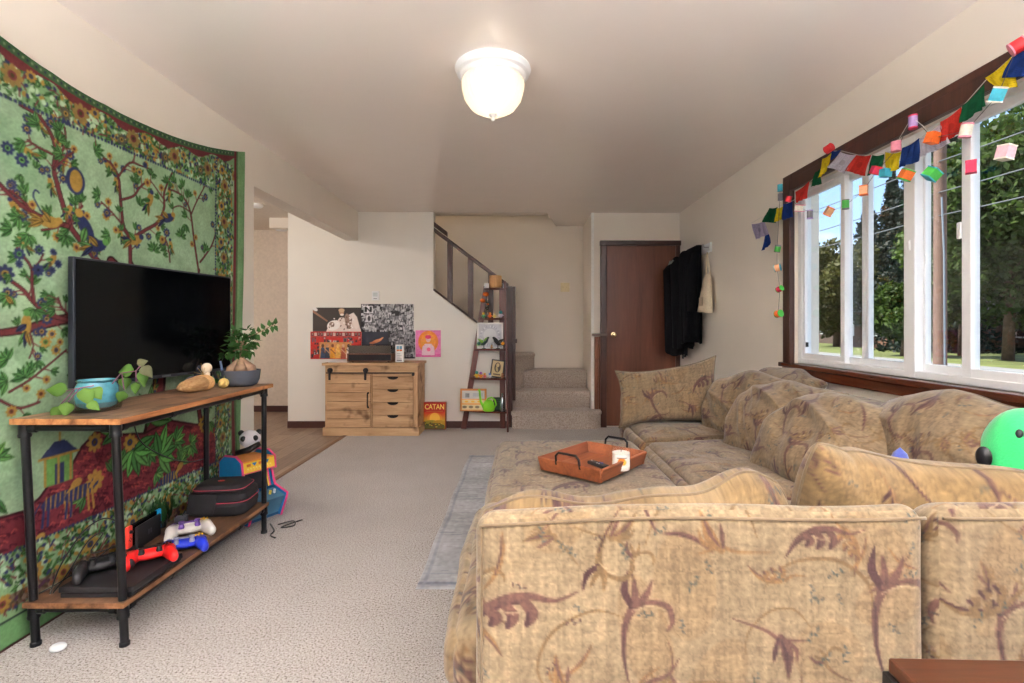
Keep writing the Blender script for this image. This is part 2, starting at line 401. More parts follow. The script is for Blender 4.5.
w = MB(); w.box(-2.6, .93, 6.62, 6.75, 0, 4.2); w.box(-2.635, -2.55, 5.93, 6.62, 0, 4.2); w.box(-2.55, .29, 5.87, 5.99, H+.0, 4.2); w.box(.29, .47, 5.87, 5.99, H+.1, 4.2); w.box(.35, .47, 5.9, 6.62, H+.1, 4.2); w.box(-2.6, .47, 5.86, 6.75, 4.2, 4.3)
struct(w.build('wall_stairwell', M_wall), 'cream wall of the stairwell')
w = MB(); w.box(-1.98, -1.2, -2.54, -2.4, 0, H); w.box(1.2, 1.97, -2.54, -2.4, 0, H); w.box(-1.2, 1.2, -2.54, -2.4, 0, .35); w.box(-1.2, 1.2, -2.54, -2.4, 2.2, H)
struct(w.build('wall_rear', M_wall))
w = MB(); w.box(-4.74, -2.6, 6.88, 7.02, 0, H); w.box(-4.74, -1.98, 2.46, 2.6, 0, H)
w.box(-4.74, -4.6, 2.6, 3.0, 0, H); w.box(-4.74, -4.6, 5.4, 6.88, 0, H); w.box(-4.74, -4.6, 3.0, 5.4, 0, .5); w.box(-4.74, -4.6, 3.0, 5.4, 2.2, H); w.box(-2.66, -2.6, 5.93, 6.88, 0, H)
struct(w.build('wall_kitchen', plain('hall_paint', rgb(226, 214, 200), .7)), 'far hall wall seen through the opening')
# beam in the hall
struct(MB().box(-3.0, -2.665, 6.1, 6.2, 2.32, H).build('trim_2', M_wall), 'short dropped beam in the hall ceiling')
# baseboards
struct(MB().box(-2.635, -.165, 5.775, 5.79, 0, .075).build('baseboard_back', M_base), 'brown baseboard')
struct(MB().box(-4.6, -2.66, 6.865, 6.88, 0, .08).build('baseboard_kitchen', M_base), 'brown baseboard in the hall')
struct(MB().box(-1.842, -1.828, -2.4, 3.52, 0, .07).build('baseboard_left', M_base), 'brown baseboard')
struct(MB().box(1.795, 1.81, -2.4, 5.8, 0, .08).build('baseboard_right', M_base), 'brown baseboard')
struct(MB().box(.800, .83, 5.825, 5.84, .30, 2.44).build('trim_3', plain('white_corner', rgb(238, 236, 230), .5)), 'white corner strip at the stair opening')
# wainscot boards beside the door, with cap
e = empty('wood_wainscot', (.905, 5.83, 0), 0, 'narrow strip of brown board panelling between the steps and the door', 'panelling')
p = MB(); 
for i in range(3): p.cbox((-.047+i*.046, 0, .52), (.043, .022, 1.02))
p.build('panelling', wood('wainscot_wood', rgb(74, 38, 22), rgb(140, 84, 52), 'Z', 10, .4, .4), e, bevel=.004)
MB().cbox((-.015, -.02, 1.05), (.17, .07, .03)).build('cap', plain('grey_brown_cap', rgb(104, 88, 76), .5), e, bevel=.008)

# ---- door
e = empty('door_1', (1.367, 5.84, 0)); struct(e, 'plain brown slab door with brass knob')
M_door = wood('door_veneer', rgb(86, 48, 33), rgb(116, 68, 48), 'Z', 5, .38, .45, bmp=.05)
MB().cbox((0, -.006, 1.045), (.785, .035, 2.06)).build('door_panel', M_door, e, bevel=.003)
fr = MB(); fr.cbox((-.43, -.018, 1.03), (.07, .045, 2.08)); fr.cbox((.413, -.018, 1.03), (.05, .045, 2.08)); fr.build('door_frame', M_dark, e, bevel=.006)
MB().cbox((-.006, -.022, 2.09), (.93, .06, .055)).build('head_casing', M_darkX, e, bevel=.006)
kb = MB(); kb.lathe([(0, 0), (.032, 0), (.032, .006), (.012, .010), (.010, .035), (.022, .042), (.027, .055), (.022, .066), (0, .070)], (-.315, -.023, 1.05), 24, (PI/2, 0, 0))
kb.build('door_knob', plain('brass', rgb(226, 196, 150), .25, 1), e, smooth=.7)
for z in (1.75, .28):
    hb = MB(); hb.cbox((.385, -.03, z), (.012, .012, .09)); hb.tube([(.385, -.036, z-.05), (.385, -.036, z+.05)], .006, 8); hb.build('hinge', plain('brass_dull', rgb(170, 130, 80), .35, 1), e)

# ---- right window
e = empty('window_1', (1.81, 0, 0)); struct(e, 'white framed sliding window in dark brown casing')
cs = MB()
for (a, b_, t) in ((.0, .022, .115), (.022, .034, .075)):   # stepped casing profile
    cs.box(-b_, -a, WY1, WY1+t, WZ0-.02, WZ1+t); cs.box(-b_, -a, WY0-t, WY0, WZ0-.02, WZ1+t); cs.box(-b_, -a, WY0, WY1, WZ1, WZ1+t)
cs.build('window_casing', M_dark, e, bevel=.004)
sl = MB(); sl.box(-.05, .03, WY0-.13, WY1+.125, WZ0-.03, WZ0); sl.box(-.028, 0, WY0-.11, WY1+.115, WZ0-.085, WZ0-.03); sl.build('window_sill', M_darkY, e, bevel=.006)
M_pane = glassy('window_glass', (.97, .985, .99))
fr = MB(); T = .03
fr.box(.02, .085, WY1-.045, WY1-.001, WZ0, WZ1); fr.box(.02, .085, WY0+.001, WY0+.05, WZ0, WZ1); fr.box(.0205, .084, WY0+.01, WY1-.01, WZ0+.001, WZ0+.035); fr.box(.0205, .084, WY0+.01, WY1-.01, WZ1-.035, WZ1-.001)
fr.box(.018, .083, 2.378, 2.447, WZ0+.002, WZ1-.002)                    # mullion between the two units
fr.build('window_frame', M_white, e, bevel=.004)
def sash(y0, y1, x, lw, rw):
    s_ = MB(); s_.box(x, x+.03, y1-rw, y1, WZ0+.03, WZ1-.03); s_.box(x, x+.03, y0, y0+lw, WZ0+.03, WZ1-.03)
    s_.box(x+.002, x+.028, y0+.001, y1-.001, WZ0+.031, WZ0+.07); s_.box(x+.002, x+.028, y0+.001, y1-.001, WZ1-.07, WZ1-.031)
    o_ = s_.build('sash', M_white, e, bevel=.004)
    MB().box(x+.012, x+.016, y0+lw*.5, y1-rw*.5, WZ0+.05, WZ1-.05).build('pane', M_pane, o_)
sash(2.905, 3.341, .026, .04, .028); sash(2.446, 2.965, .058, .022, .04)
sash(2.77, 2.825, .070, .026, .026)
sash(2.115, 2.379, .058, .03, .012); sash(1.069, 2.135, .026, .06, .045)
sash(1.069, 1.75, .070, .03, .04)
lt = MB(); lt.cbox((.03, 2.405, 1.53), (.02, .028, .085)); lt.cbox((.018, 2.41, 1.53), (.012, .016, .05)); lt.build('latch', M_white, e, bevel=.005)
lt = MB(); lt.cbox((.03, 2.145, 1.55), (.018, .022, .07)); lt.build('latch', M_white, e, bevel=.005)
MB().cbox((.034, 3.30, 1.03), (.012, .012, .03)).build('weep_slot', plain('black_plastic', rgb(20, 20, 22), .4), e)

# rear window, unseen, added for daylight; kitchen window framed and glazed alike
e = empty('window_2', (0, -2.47, 0)); struct(e, 'wide unseen window added behind the seating for daylight')
f_ = MB(); f_.box(-1.2, -1.14, -.04, .04, .35, 2.2); f_.box(1.14, 1.2, -.04, .04, .35, 2.2); f_.box(-1.2, 1.2, -.04, .04, .35, .41); f_.box(-1.2, 1.2, -.04, .04, 2.14, 2.2); f_.box(-.03, .03, -.04, .04, .41, 2.14)
f_.build('window_frame', M_white, e); MB().box(-1.14, 1.14, -.003, .003, .41, 2.14).build('pane', M_pane, e)
e = empty('window_3', (-4.67, 4.2, 0)); struct(e, 'kitchen window')
f_ = MB(); f_.box(-.04, .04, -1.2, -1.14, .5, 2.2); f_.box(-.04, .04, 1.14, 1.2, .5, 2.2); f_.box(-.04, .04, -1.2, 1.2, .5, .56); f_.box(-.04, .04, -1.2, 1.2, 2.14, 2.2); f_.box(-.04, .04, -.03, .03, .56, 2.14)
f_.build('window_frame', M_white, e); MB().box(-.003, .003, -1.14, 1.14, .56, 2.14).build('pane', M_pane, e)

# ---- carpeted stairs
st = MB()
def step(x0, x1, yf, yb, z0, z1, rnd=.035):
    prof = [(yf+.012, z0), (yf+.012, z1-rnd*2)]
    for k in range(7):
        a = PI+k*PI/2/6 if False else PI-k*PI/2/6
        prof.append((yf+rnd+rnd*math.cos(a)-.0, z1-rnd+rnd*math.sin(a)))
    prof += [(yb, z1), (yb, z0)]
    n_ = len(prof); vs = [(x, y, z) for x in (x0, x1) for y, z in prof]
    st.add(vs, [tuple(range(n_-1, -1, -1)), tuple(range(n_, 2*n_))]+[(i, (i+1) % n_, n_+(i+1) % n_, n_+i) for i in range(n_)])
step(-.13, .80, 5.93, 6.3, 0, .40); step(-.13, .80, 6.2, 6.62, 0, .61)
# bottom step with a rounded right end reaching past the wall
out = [(-.10, 6.0), (-.10, 5.72), (.72, 5.70), (.82, 5.72), (.885, 5.76), (.915, 5.825), (.80, 5.83), (.80, 6.0)]
def rstep(poly, z1, inset):
    n_ = len(poly); cx = sum(p_[0] for p_ in poly)/n_; cy = sum(p_[1] for p_ in poly)/n_; vs = []; rings = [(0, 0), (z1-.06, 0), (z1-.045, -.012), (z1-.02, -.010), (z1-.004, .012), (z1, .04)]
    for z, ins in rings:
        for x, y in poly:
            d = Vector((cx-x, cy-y)); d.normalize(); vs.append((x+d.x*ins, y+d.y*ins, z))
    k = len(rings)
    st.add(vs, [tuple(range(n_-1, -1, -1)), tuple(range((k-1)*n_, k*n_))]+[(i*n_+j, i*n_+(j+1) % n_, (i+1)*n_+(j+1) % n_, (i+1)*n_+j) for i in range(k-1) for j in range(n_)])
rstep(out, .205, 0)
rstep([(-.90, 6.6), (-.90, 5.95), (-.10, 5.95), (.03, 6.2), (.13, 6.36), (.17, 6.5), (.16, 6.6)], .82, 0)
for i in range(5): st.box(-1.3-.26*i, -.42-.24*i, 5.95, 6.6, 0, .98+.17*i)
o = st.build('carpeted_stairs', M_scarpet, smooth=.9)
tag(o, 'beige carpeted stairs rising and turning left behind the sloped wall', 'stairs')

# ---- stair railing
e = empty('stair_railing', (-.58, 5.84, 0), 0, 'dark brown wooden stair railing with flat balusters on the sloped wall', 'railing')
def rz(x): return 2.30-.755*(x+1.03)           # rail height line in room X
def cz(x): return 1.552-.757*(x+.99)
def sl_board(x0, x1, fz, dz, y0, y1):
    b_ = MB(); vs = [(x+.58, y, fz(x)+d) for y in (y0, y1) for x, d in ((x0, 0), (x1, 0), (x1, dz), (x0, dz))]
    return b_.add(vs, [(0, 1, 2, 3), (7, 6, 5, 4), (0, 4, 5, 1), (1, 5, 6, 2), (2, 6, 7, 3), (3, 7, 4, 0)])
sl_board(-.99, -.14, rz, -.05, -.035, .03).build('handrail', M_darkX, e, bevel=.006)
sl_board(-.99, -.84, lambda x: rz(x)+.01, .055, -.03, .03).build('rail_block', M_darkX, e, bevel=.004)
sl_board(-.99, -.165, cz, .022, -.065, .075).build('wall_cap', M_darkX, e, bevel=.004)
for x in (-.81, -.575, -.345):
    MB().add([(x+.58+dx, y, z) for y in (-.02, .02) for dx, z in ((-.03, cz(x-.03)+.02), (.03, cz(x+.03)+.02), (.03, rz(x+.03)-.045), (-.03, rz(x-.03)-.045))],
             [(0, 1, 2, 3), (7, 6, 5, 4), (0, 4, 5, 1), (1, 5, 6, 2), (2, 6, 7, 3), (3, 7, 4, 0)]).build('baluster', M_dark, e, bevel=.003)
MB().cbox((.445, 0, .80), (.075, .09, 1.6)).build('newel_post', M_dark, e, bevel=.005)
MB().cbox((.50, .02, .95), (.035, .05, 1.30)).build('newel_strip', M_dark, e, bevel=.004)
MB().cbox((.50, -.05, .98), (.07, .10, .045)).build('newel_bracket', M_darkX, e, bevel=.004)

# ---- ceiling light
M_lampw = plain('white_enamel', rgb(238, 238, 238), .35, var=.01)
m, nt, b = nodes('ribbed_frosted_glass')
setb(b, .25); b.inputs['Base Color'].default_value = (.95, .9, .8, 1); b.inputs['Emission Color'].default_value = (*rgb(255, 226, 178), 1); b.inputs['Emission Strength'].default_value = .10
tr = nt.nodes.new('ShaderNodeBsdfTransparent'); tl = nt.nodes.new('ShaderNodeBsdfTranslucent'); tl.inputs[0].default_value = (.26, .235, .19, 1)
m1 = nt.nodes.new('ShaderNodeMixShader'); m1.inputs[0].default_value = .5; m2 = nt.nodes.new('ShaderNodeMixShader'); m2.inputs[0].default_value = .10
nt.links.new(b.outputs[0], m1.inputs[1]); nt.links.new(tl.outputs[0], m1.inputs[2]); nt.links.new(m1.outputs[0], m2.inputs[1]); nt.links.new(tr.outputs[0], m2.inputs[2])
nt.links.new(m2.outputs[0], nt.nodes['Material Output'].inputs['Surface'])
M_dome = m
def ceiling_lamp(x, y, power, label=None, grp=None):
    e = empty('ceiling_light', (x, y, H), 0, label, 'ceiling light', grp)
    MB().lathe([(0, 0), (.185, 0), (.190, -.012), (.183, -.022), (.180, -.034), (.166, -.042), (.160, -.058), (.150, -.064), (.146, -.05), (.14, -.012), (0, -.012)], (0, 0, 0), 56).build('canopy', M_lampw, e, smooth=.6)
    MB().lathe([(.146, -.055), (.153, -.08), (.151, -.11), (.137, -.16), (.107, -.202), (.06, -.228), (.015, -.236)], (0, 0, 0), 96, wob=lambda t, i: 1+.03*math.cos(30*t)).build('glass_dome', M_dome, e, smooth=True)
    MB().lathe([(0, -.268), (.008, -.263), (.010, -.247), (.02, -.239), (.022, -.232), (0, -.230)], (0, 0, 0), 16).build('finial', M_lampw, e, smooth=.8)
    for s_ in (-1, 1):
        MB().ball((.045*s_, 0, -.075), (.027, .027, .035)).build('bulb', plain('lit_bulb', (1, .9, .7), .5, emit=rgb(255, 226, 170), es=1.2), e, smooth=True)
    L = bpy.data.lights.new('lamp_light', 'POINT'); L.energy = power; L.color = rgb(255, 244, 232); L.shadow_soft_size = .05
    lo = bpy.data.objects.new('lamp_light', L); C.objects.link(lo); lo.parent = e; lo.location = (0, 0, -.13)
    return e
ceiling_lamp(-.14, 2.56, LAMP, 'white round ceiling light with ribbed frosted glass dome, lit')
ceiling_lamp(-.1, -1.2, REAR, 'white round ceiling light added as fill at the unseen rear end of the room')  # added behind the camera as room fill, not a known fixture
e_ = ceiling_lamp(-1.9, 6.28, 34, 'white round ceiling light added as fill high in the stairwell, out of view'); e_.location.z = 4.2  # added out of view to brighten the stairwell wall
ceiling_lamp(-3.3, 4.1, KIT, 'white round ceiling light added as fill in the next room, out of view')  # added out of view to lift the white wall by the opening
for tx, lab in ((-1.5, 'tall white uplight added out of view at the rear left as fill light'), (1.5, 'tall white uplight added out of view at the rear right as fill light')):
    e = empty('added_fill_lamp', (tx, -.45, 0), 0, lab, 'fill lamp')  # added uplights behind the camera, bouncing fill off the ceiling
    MB().lathe([(0, 0), (.13, 0), (.13, .02), (.012, .03), (.012, 1.72), (0, 1.72)], (0, 0, 0), 24).build('stand', M_lampw, e, smooth=.6)
    MB().lathe([(.02, 1.70), (.10, 1.76), (.16, 1.84), (.155, 1.84), (.09, 1.765), (0, 1.715)], (0, 0, 0), 32).build('lamp_shade', M_lampw, e, smooth=.8)
    L = bpy.data.lights.new('uplight', 'POINT'); L.energy = UPL; L.color = rgb(243, 246, 255); L.shadow_soft_size = .03
    lo = bpy.data.objects.new('uplight', L); C.objects.link(lo); lo.parent = e; lo.location = (0, 0, 1.80)
e = empty('smoke_detector', (-2.80, 5.42, H), 0, 'small white smoke detector on the hall ceiling', 'smoke detector')
MB().lathe([(0, 0), (.065, 0), (.065, -.02), (.05, -.035), (0, -.037)], (0, 0, 0), 24).build('body', M_lampw, e, smooth=.6)
e = empty('hall_ceiling_light', (-3.02, 6.45, H), 0, 'small white ceiling fixture deeper in the hall, at the beam', 'ceiling light')
MB().lathe([(0, 0), (.08, 0), (.08, -.05), (.06, -.09), (0, -.1)], (0, 0, 0), 24).build('glass_cover', M_lampw, e, smooth=.6)

# ================================================================ outdoors
G = -.55
M_grass = plain('lawn', rgb(86, 94, 44), .9, var=.35, scale=.6)
M_road = plain('asphalt', rgb(120, 120, 120), .9, var=.08, scale=.5)
struct(MB().box(2.2, 90, -30, 110, G-.2, G).build('ground_lawn', M_grass), 'sunlit grass beyond the street')
struct(MB().box(6, 19.5, -30, 110, G-.1, G+.01).build('road', M_road), 'grey street outside the window')
def leafmat(name, a, b_):
    m, nt, b = nodes(name); setb(b, .6, 0, .3)
    n = nd(nt, 'ShaderNodeTexNoise', Scale=1.3, Detail=4.0); nt.links.new(coords(nt), n.inputs['Vector'])
    r = ramp(nt, n.outputs['Fac'], [(.3, a), (.7, b_)]); nt.links.new(r.outputs['Color'], b.inputs['Base Color'])
    tl = nt.nodes.new('ShaderNodeBsdfTranslucent'); nt.links.new(r.outputs['Color'], tl.inputs['Color'])
    mx = nt.nodes.new('ShaderNodeMixShader'); mx.inputs[0].default_value = .35
    nt.links.new(b.outputs[0], mx.inputs[1]); nt.links.new(tl.outputs[0], mx.inputs[2]); nt.links.new(mx.outputs[0], nt.nodes['Material Output'].inputs['Surface'])
    return m
L_dec = leafmat('maple_leaves', rgb(30, 46, 18), rgb(74, 96, 36)); L_con = leafmat('fir_needles', rgb(12, 22, 18), rgb(30, 44, 32)); L_yel = leafmat('bright_leaves', rgb(54, 84, 24), rgb(112, 142, 46)); L_olv = leafmat('olive_leaves', rgb(46, 52, 22), rgb(88, 88, 38))
M_bark = plain('bark', rgb(84, 66, 52), .9, var=.3, scale=5, bmp=.5)
def quads(P, S, seed):
    r = np.random.RandomState(seed); n = len(P)
    a = r.normal(size=(n, 3)); a /= np.linalg.norm(a, axis=1)[:, None]; b = np.cross(a, r.normal(size=(n, 3))); b /= np.linalg.norm(b, axis=1)[:, None]
    S = np.asarray(S)[:, None] if np.ndim(S) else S
    V = np.stack([P-a*S, P+b*S*.6, P+a*S, P-b*S*.6], 1).reshape(-1, 3)
    return V, np.arange(n*4).reshape(-1, 4)
def tree(px, X, ztop, width, mat, kind, label, name='leafy_tree', n=9000, zlow=1.0, seed=1, leaf=.16):
    Y = F*X/(px-VX); r = np.random.RandomState(seed)
    e = empty(name, (X, Y, G), 0, label, 'tree', 'trees across the street')
    Ht = ztop-G; tr = MB(); tr.tube([(0, 0, 0), (.1, 0, Ht*.3), (0, .1, Ht*.6), (.05, 0, Ht*.85)], [.25, .2, .12, .04], 8)
    if kind == 'con':
        z = zlow+(Ht-zlow)*r.rand(n)**1.25; t = (z-zlow)/(Ht-zlow); lay = .75+.25*np.cos(z*7.0); a = r.rand(n)*2*PI
        R = width*(1-t)**.85*lay*(.3+.7*r.rand(n)**.45)+.08; bump_ = 1+.22*np.cos(a*3+z*2.1)
        P = np.stack([R*bump_*np.cos(a), R*bump_*np.sin(a), z-R*.25+.2*r.normal(size=n)], 1)
    else:
        nb = 26; cb = r.normal(size=(nb, 3)); cb /= np.linalg.norm(cb, axis=1)[:, None]; cb *= (.35+.65*r.rand(nb)**.4)[:, None]
        c0 = np.array([0, 0, (zlow+Ht)/2]); sc = np.array([width, width, (Ht-zlow)/2]); cb = c0+cb*sc*.78
        k = r.randint(0, nb, n); d = r.normal(size=(n, 3)); d /= np.linalg.norm(d, axis=1)[:, None]
        P = cb[k]+d*(width*.36)*(.55+.45*r.rand(n, 1)); P[:, 2] = np.maximum(P[:, 2], .15)
        for q in range(8): tr.tube([(0, 0, Ht*.25), tuple(cb[q]*np.array([.5, .5, .8])), tuple(cb[q])], [.12, .07, .02], 6)
    V, Fc = quads(P, leaf*(.6+.8*r.rand(n)), seed+5)
    tr.build('trunk', M_bark, e, smooth=True); np_mesh('crown', V, Fc, mat, e, smooth=False)
    return e
tree(836, 26, 8.6, 3.6, L_olv, 'dec', 'olive green leafy tree seen through the narrow pane at the far end of the window', seed=2, zlow=.6, n=14000)
tree(868, 34, 13.4, 3.4, L_con, 'con', 'tall dark fir left of the wooden pole, in the second pane', 'fir_tree', seed=3, n=16000, zlow=.5)
tree(893, 33, 14.6, 3.6, L_con, 'con', 'taller dark fir just behind its neighbour, nearest the pole', 'fir_tree', seed=4, n=16000, zlow=.5)
tree(935, 28, 21, 4.0, L_con, 'con', 'tallest dark fir, rising directly behind the wooden pole', 'fir_tree', seed=5, n=22000, zlow=.5)
tree(963, 25, 12.5, 2.9, L_yel, 'dec', 'bright green maple right of the wooden pole', seed=6, n=15000, zlow=1.5)
tree(905, 21.5, 3.6, 1.9, L_dec, 'dec', 'low bushy tree left of the pole in front of the house', seed=7, n=12000, zlow=.3, leaf=.13)
tree(1008, 24, 11.6, 4.4, L_dec, 'dec', 'large spreading tree filling the pane nearest the sofa end', seed=8, n=26000, zlow=1.2)
tree(1075, 25, 15, 5.0, L_dec, 'dec', 'large green tree beyond the near end of the window', seed=9, n=16000, zlow=1.0)
tree(800, 30, 6.5, 4.0, L_dec, 'dec', 'green tree at the far edge of the window behind the casing', seed=10, n=9000, zlow=.5)
tree(1000, 40, 16, 5.5, L_con, 'con', 'broad dark fir far behind the large spreading tree', 'fir_tree', seed=12, n=16000, zlow=.5)
tree(850, 44, 9, 6, L_dec, 'dec', 'wide green tree far behind the firs', seed=13, n=12000, zlow=.3)
def house(px, X, w_, d_, h_, wallc, roofc, label):
    Y = F*X/(px-VX); e = empty('house', (X, Y, G), 0, label, 'house', 'houses across the street')
    MB().box(0, d_, -w_/2, w_/2, 0, h_).build('walls', plain('siding_'+label[:6], wallc, .8, var=.08, scale=2), e)
    r = MB(); r.add([(-.5, -w_/2-.4, h_-.1), (-.5, w_/2+.4, h_-.1), (d_+.5, w_/2+.4, h_-.1), (d_+.5, -w_/2-.4, h_-.1), (d_/2, -w_/2-.4, h_+1.9), (d_/2, w_/2+.4, h_+1.9)],
                    [(0, 1, 5, 4), (2, 3, 4, 5), (0, 4, 3), (1, 2, 5), (3, 2, 1, 0)]); r.build('roof', plain('shingle_'+label[:6], roofc, .9, var=.12, scale=3), e)
    for k in range(-1, 2):
        f_ = MB().box(-.05, .02, k*w_*.3-.6, k*w_*.3+.6, .9, 2.1).build('window_frame', M_white, e)
        MB().box(-.07, -.05, k*w_*.3-.5, k*w_*.3+.5, 1.0, 2.0).build('pane', plain('dark_pane', rgb(40, 48, 54), .1), f_)
house(872, 27, 9, 7, 2.9, rgb(96, 66, 52), rgb(150, 148, 142), 'brown house with pale grey roof behind the low bushy tree')
house(1064, 33, 8, 7, 2.6, rgb(70, 64, 58), rgb(60, 58, 58), 'dark grey house beyond the large spreading tree')
house(824, 30, 5, 6, 2.6, rgb(70, 56, 50), rgb(90, 84, 80), 'small dark house below the olive green tree')
e = empty('utility_pole', (10.9, F*10.9/(940-VX), G), 0, 'tall brown wooden utility pole seen through the window', 'utility pole')
MB().tube([(0, 0, 0), (0, 0, 6), (0, 0, 12)], [.15, .135, .12], 14).build('pole', plain('pole_wood', rgb(96, 72, 60), .8, var=.2, scale=6), e, smooth=.8)
MB().tube([(-.12, -.30, 0), (-.1, -.25, 3.5), (-.12, -.20, 5)], .022, 8).build('conduit', plain('grey_conduit', rgb(110, 118, 126), .5, .3), e)
MB().cbox((0, 0, 9.5), (.12, 2.4, .12)).build('crossarm', M_bark, e)
PY = F*10.9/(940-VX)
def cable(name, a, b_, sag, r, mat, lab, cat='cable', grp=None):
    pts = [Vector(a).lerp(Vector(b_), t/16)-Vector((0, 0, sag*4*(t/16)*(1-t/16))) for t in range(17)]
    o_ = MB().tube(pts, r, 6).build(name, mat, smooth=True); return tag(o_, lab, cat, grp)
M_line = plain('grey_line', rgb(84, 88, 92), .5)
for k, z in enumerate((4.0, 4.6, 5.4)):
    cable('power_line', (10.8, PY+26, z+1.5), (10.8, PY-.15, z), .5, .015, M_line, 'thin grey overhead line strung to the wooden pole', 'power line', 'overhead lines at the utility pole')
    cable('power_line', (10.8, PY-.15, z), (10.6, PY-22, z+1.0), .5, .015, M_line, 'thin grey overhead line strung to the wooden pole', 'power line', 'overhead lines at the utility pole')

# ================================================================ sky, sun, camera
W = bpy.data.worlds.new('World'); bpy.context.scene.world = W; W.use_nodes = True; nt = W.node_tree
bg = nt.nodes['Background']; tc = nt.nodes.new('ShaderNodeTexCoord')
sp = nt.nodes.new('ShaderNodeSeparateXYZ'); nt.links.new(tc.outputs['Generated'], sp.inputs[0])
r = ramp(nt, sp.outputs['Z'], [(.0, (.44, .58, .74)), (.25, (.26, .42, .68)), (.8, (.16, .32, .66))])
n = nd(nt, 'ShaderNodeTexNoise', Scale=2.6, Detail=6.0, Roughness=.6); mp = nt.nodes.new('ShaderNodeMapping'); mp.inputs['Scale'].default_value = (1, 1, 2.2)
nt.links.new(tc.outputs['Generated'], mp.inputs[0]); nt.links.new(mp.outputs[0], n.inputs['Vector'])
cr = ramp(nt, n.outputs['Fac'], [(.42, (0, 0, 0)), (.62, (1, 1, 1))])
mx = nd(nt, 'ShaderNodeMix', data_type='RGBA'); nt.links.new(cr.outputs['Color'], mx.inputs[0]); nt.links.new(r.outputs['Color'], mx.inputs[6]); mx.inputs[7].default_value = (.86, .88, .92, 1)
nt.links.new(mx.outputs[2], bg.inputs['Color']); bg.inputs['Strength'].default_value = SKY
S = bpy.data.lights.new('sun', 'SUN'); S.energy = 5.0; S.angle = .02; S.color = (1, .93, .82)
so = bpy.data.objects.new('sun', S); C.objects.link(so); so.rotation_euler = Vector((-.62, .12, .78)).to_track_quat('Z', 'Y').to_euler(); so.location = (0, 0, 12)
def portal(loc, rot, sx, sy):
    L = bpy.data.lights.new('portal', 'AREA'); L.shape = 'RECTANGLE'; L.size = sx; L.size_y = sy; L.cycles.is_portal = True
    o_ = bpy.data.objects.new('portal', L); C.objects.link(o_); o_.location = loc; o_.rotation_euler = rot
portal((1.99, (WY0+WY1)/2, (WZ0+WZ1)/2), (0, PI/2, 0), WZ1-WZ0, WY1-WY0)
portal((0, -2.56, 1.27), (PI/2, 0, 0), 2.4, 1.85)
portal((-4.76, 4.2, 1.35), (0, -PI/2, 0), 1.7, 2.4)
# unseen roof slab with wide eave, added so the sun stays out
struct(MB().box(-7.2, 2.5, -3.4, 7.8, 4.4, 4.5).build('roof', plain('sun_shield_roof', rgb(90, 86, 82), .9)))
cam = bpy.data.cameras.new('camera'); co = bpy.data.objects.new('camera', cam); C.objects.link(co)
cam.sensor_width = 36; cam.lens = 18; cam.shift_x = -(VX-512)/1024; cam.shift_y = -(341.5-VY)/1024
cam.clip_start = .05; cam.clip_end = 500
co.location = (0, 0, EYE); co.rotation_euler = (PI/2, 0, 0); bpy.context.scene.camera = co
vs = bpy.context.scene.view_settings; vs.view_transform = 'Standard'; vs.look = 'None'; vs.exposure = EXPOSURE; vs.gamma = 1; vs.use_curve_mapping = False
bpy.context.scene.cycles.max_bounces = 10; bpy.context.scene.cycles.diffuse_bounces = 7; bpy.context.scene.cycles.transparent_max_bounces = 24; bpy.context.scene.cycles.sample_clamp_indirect = 6
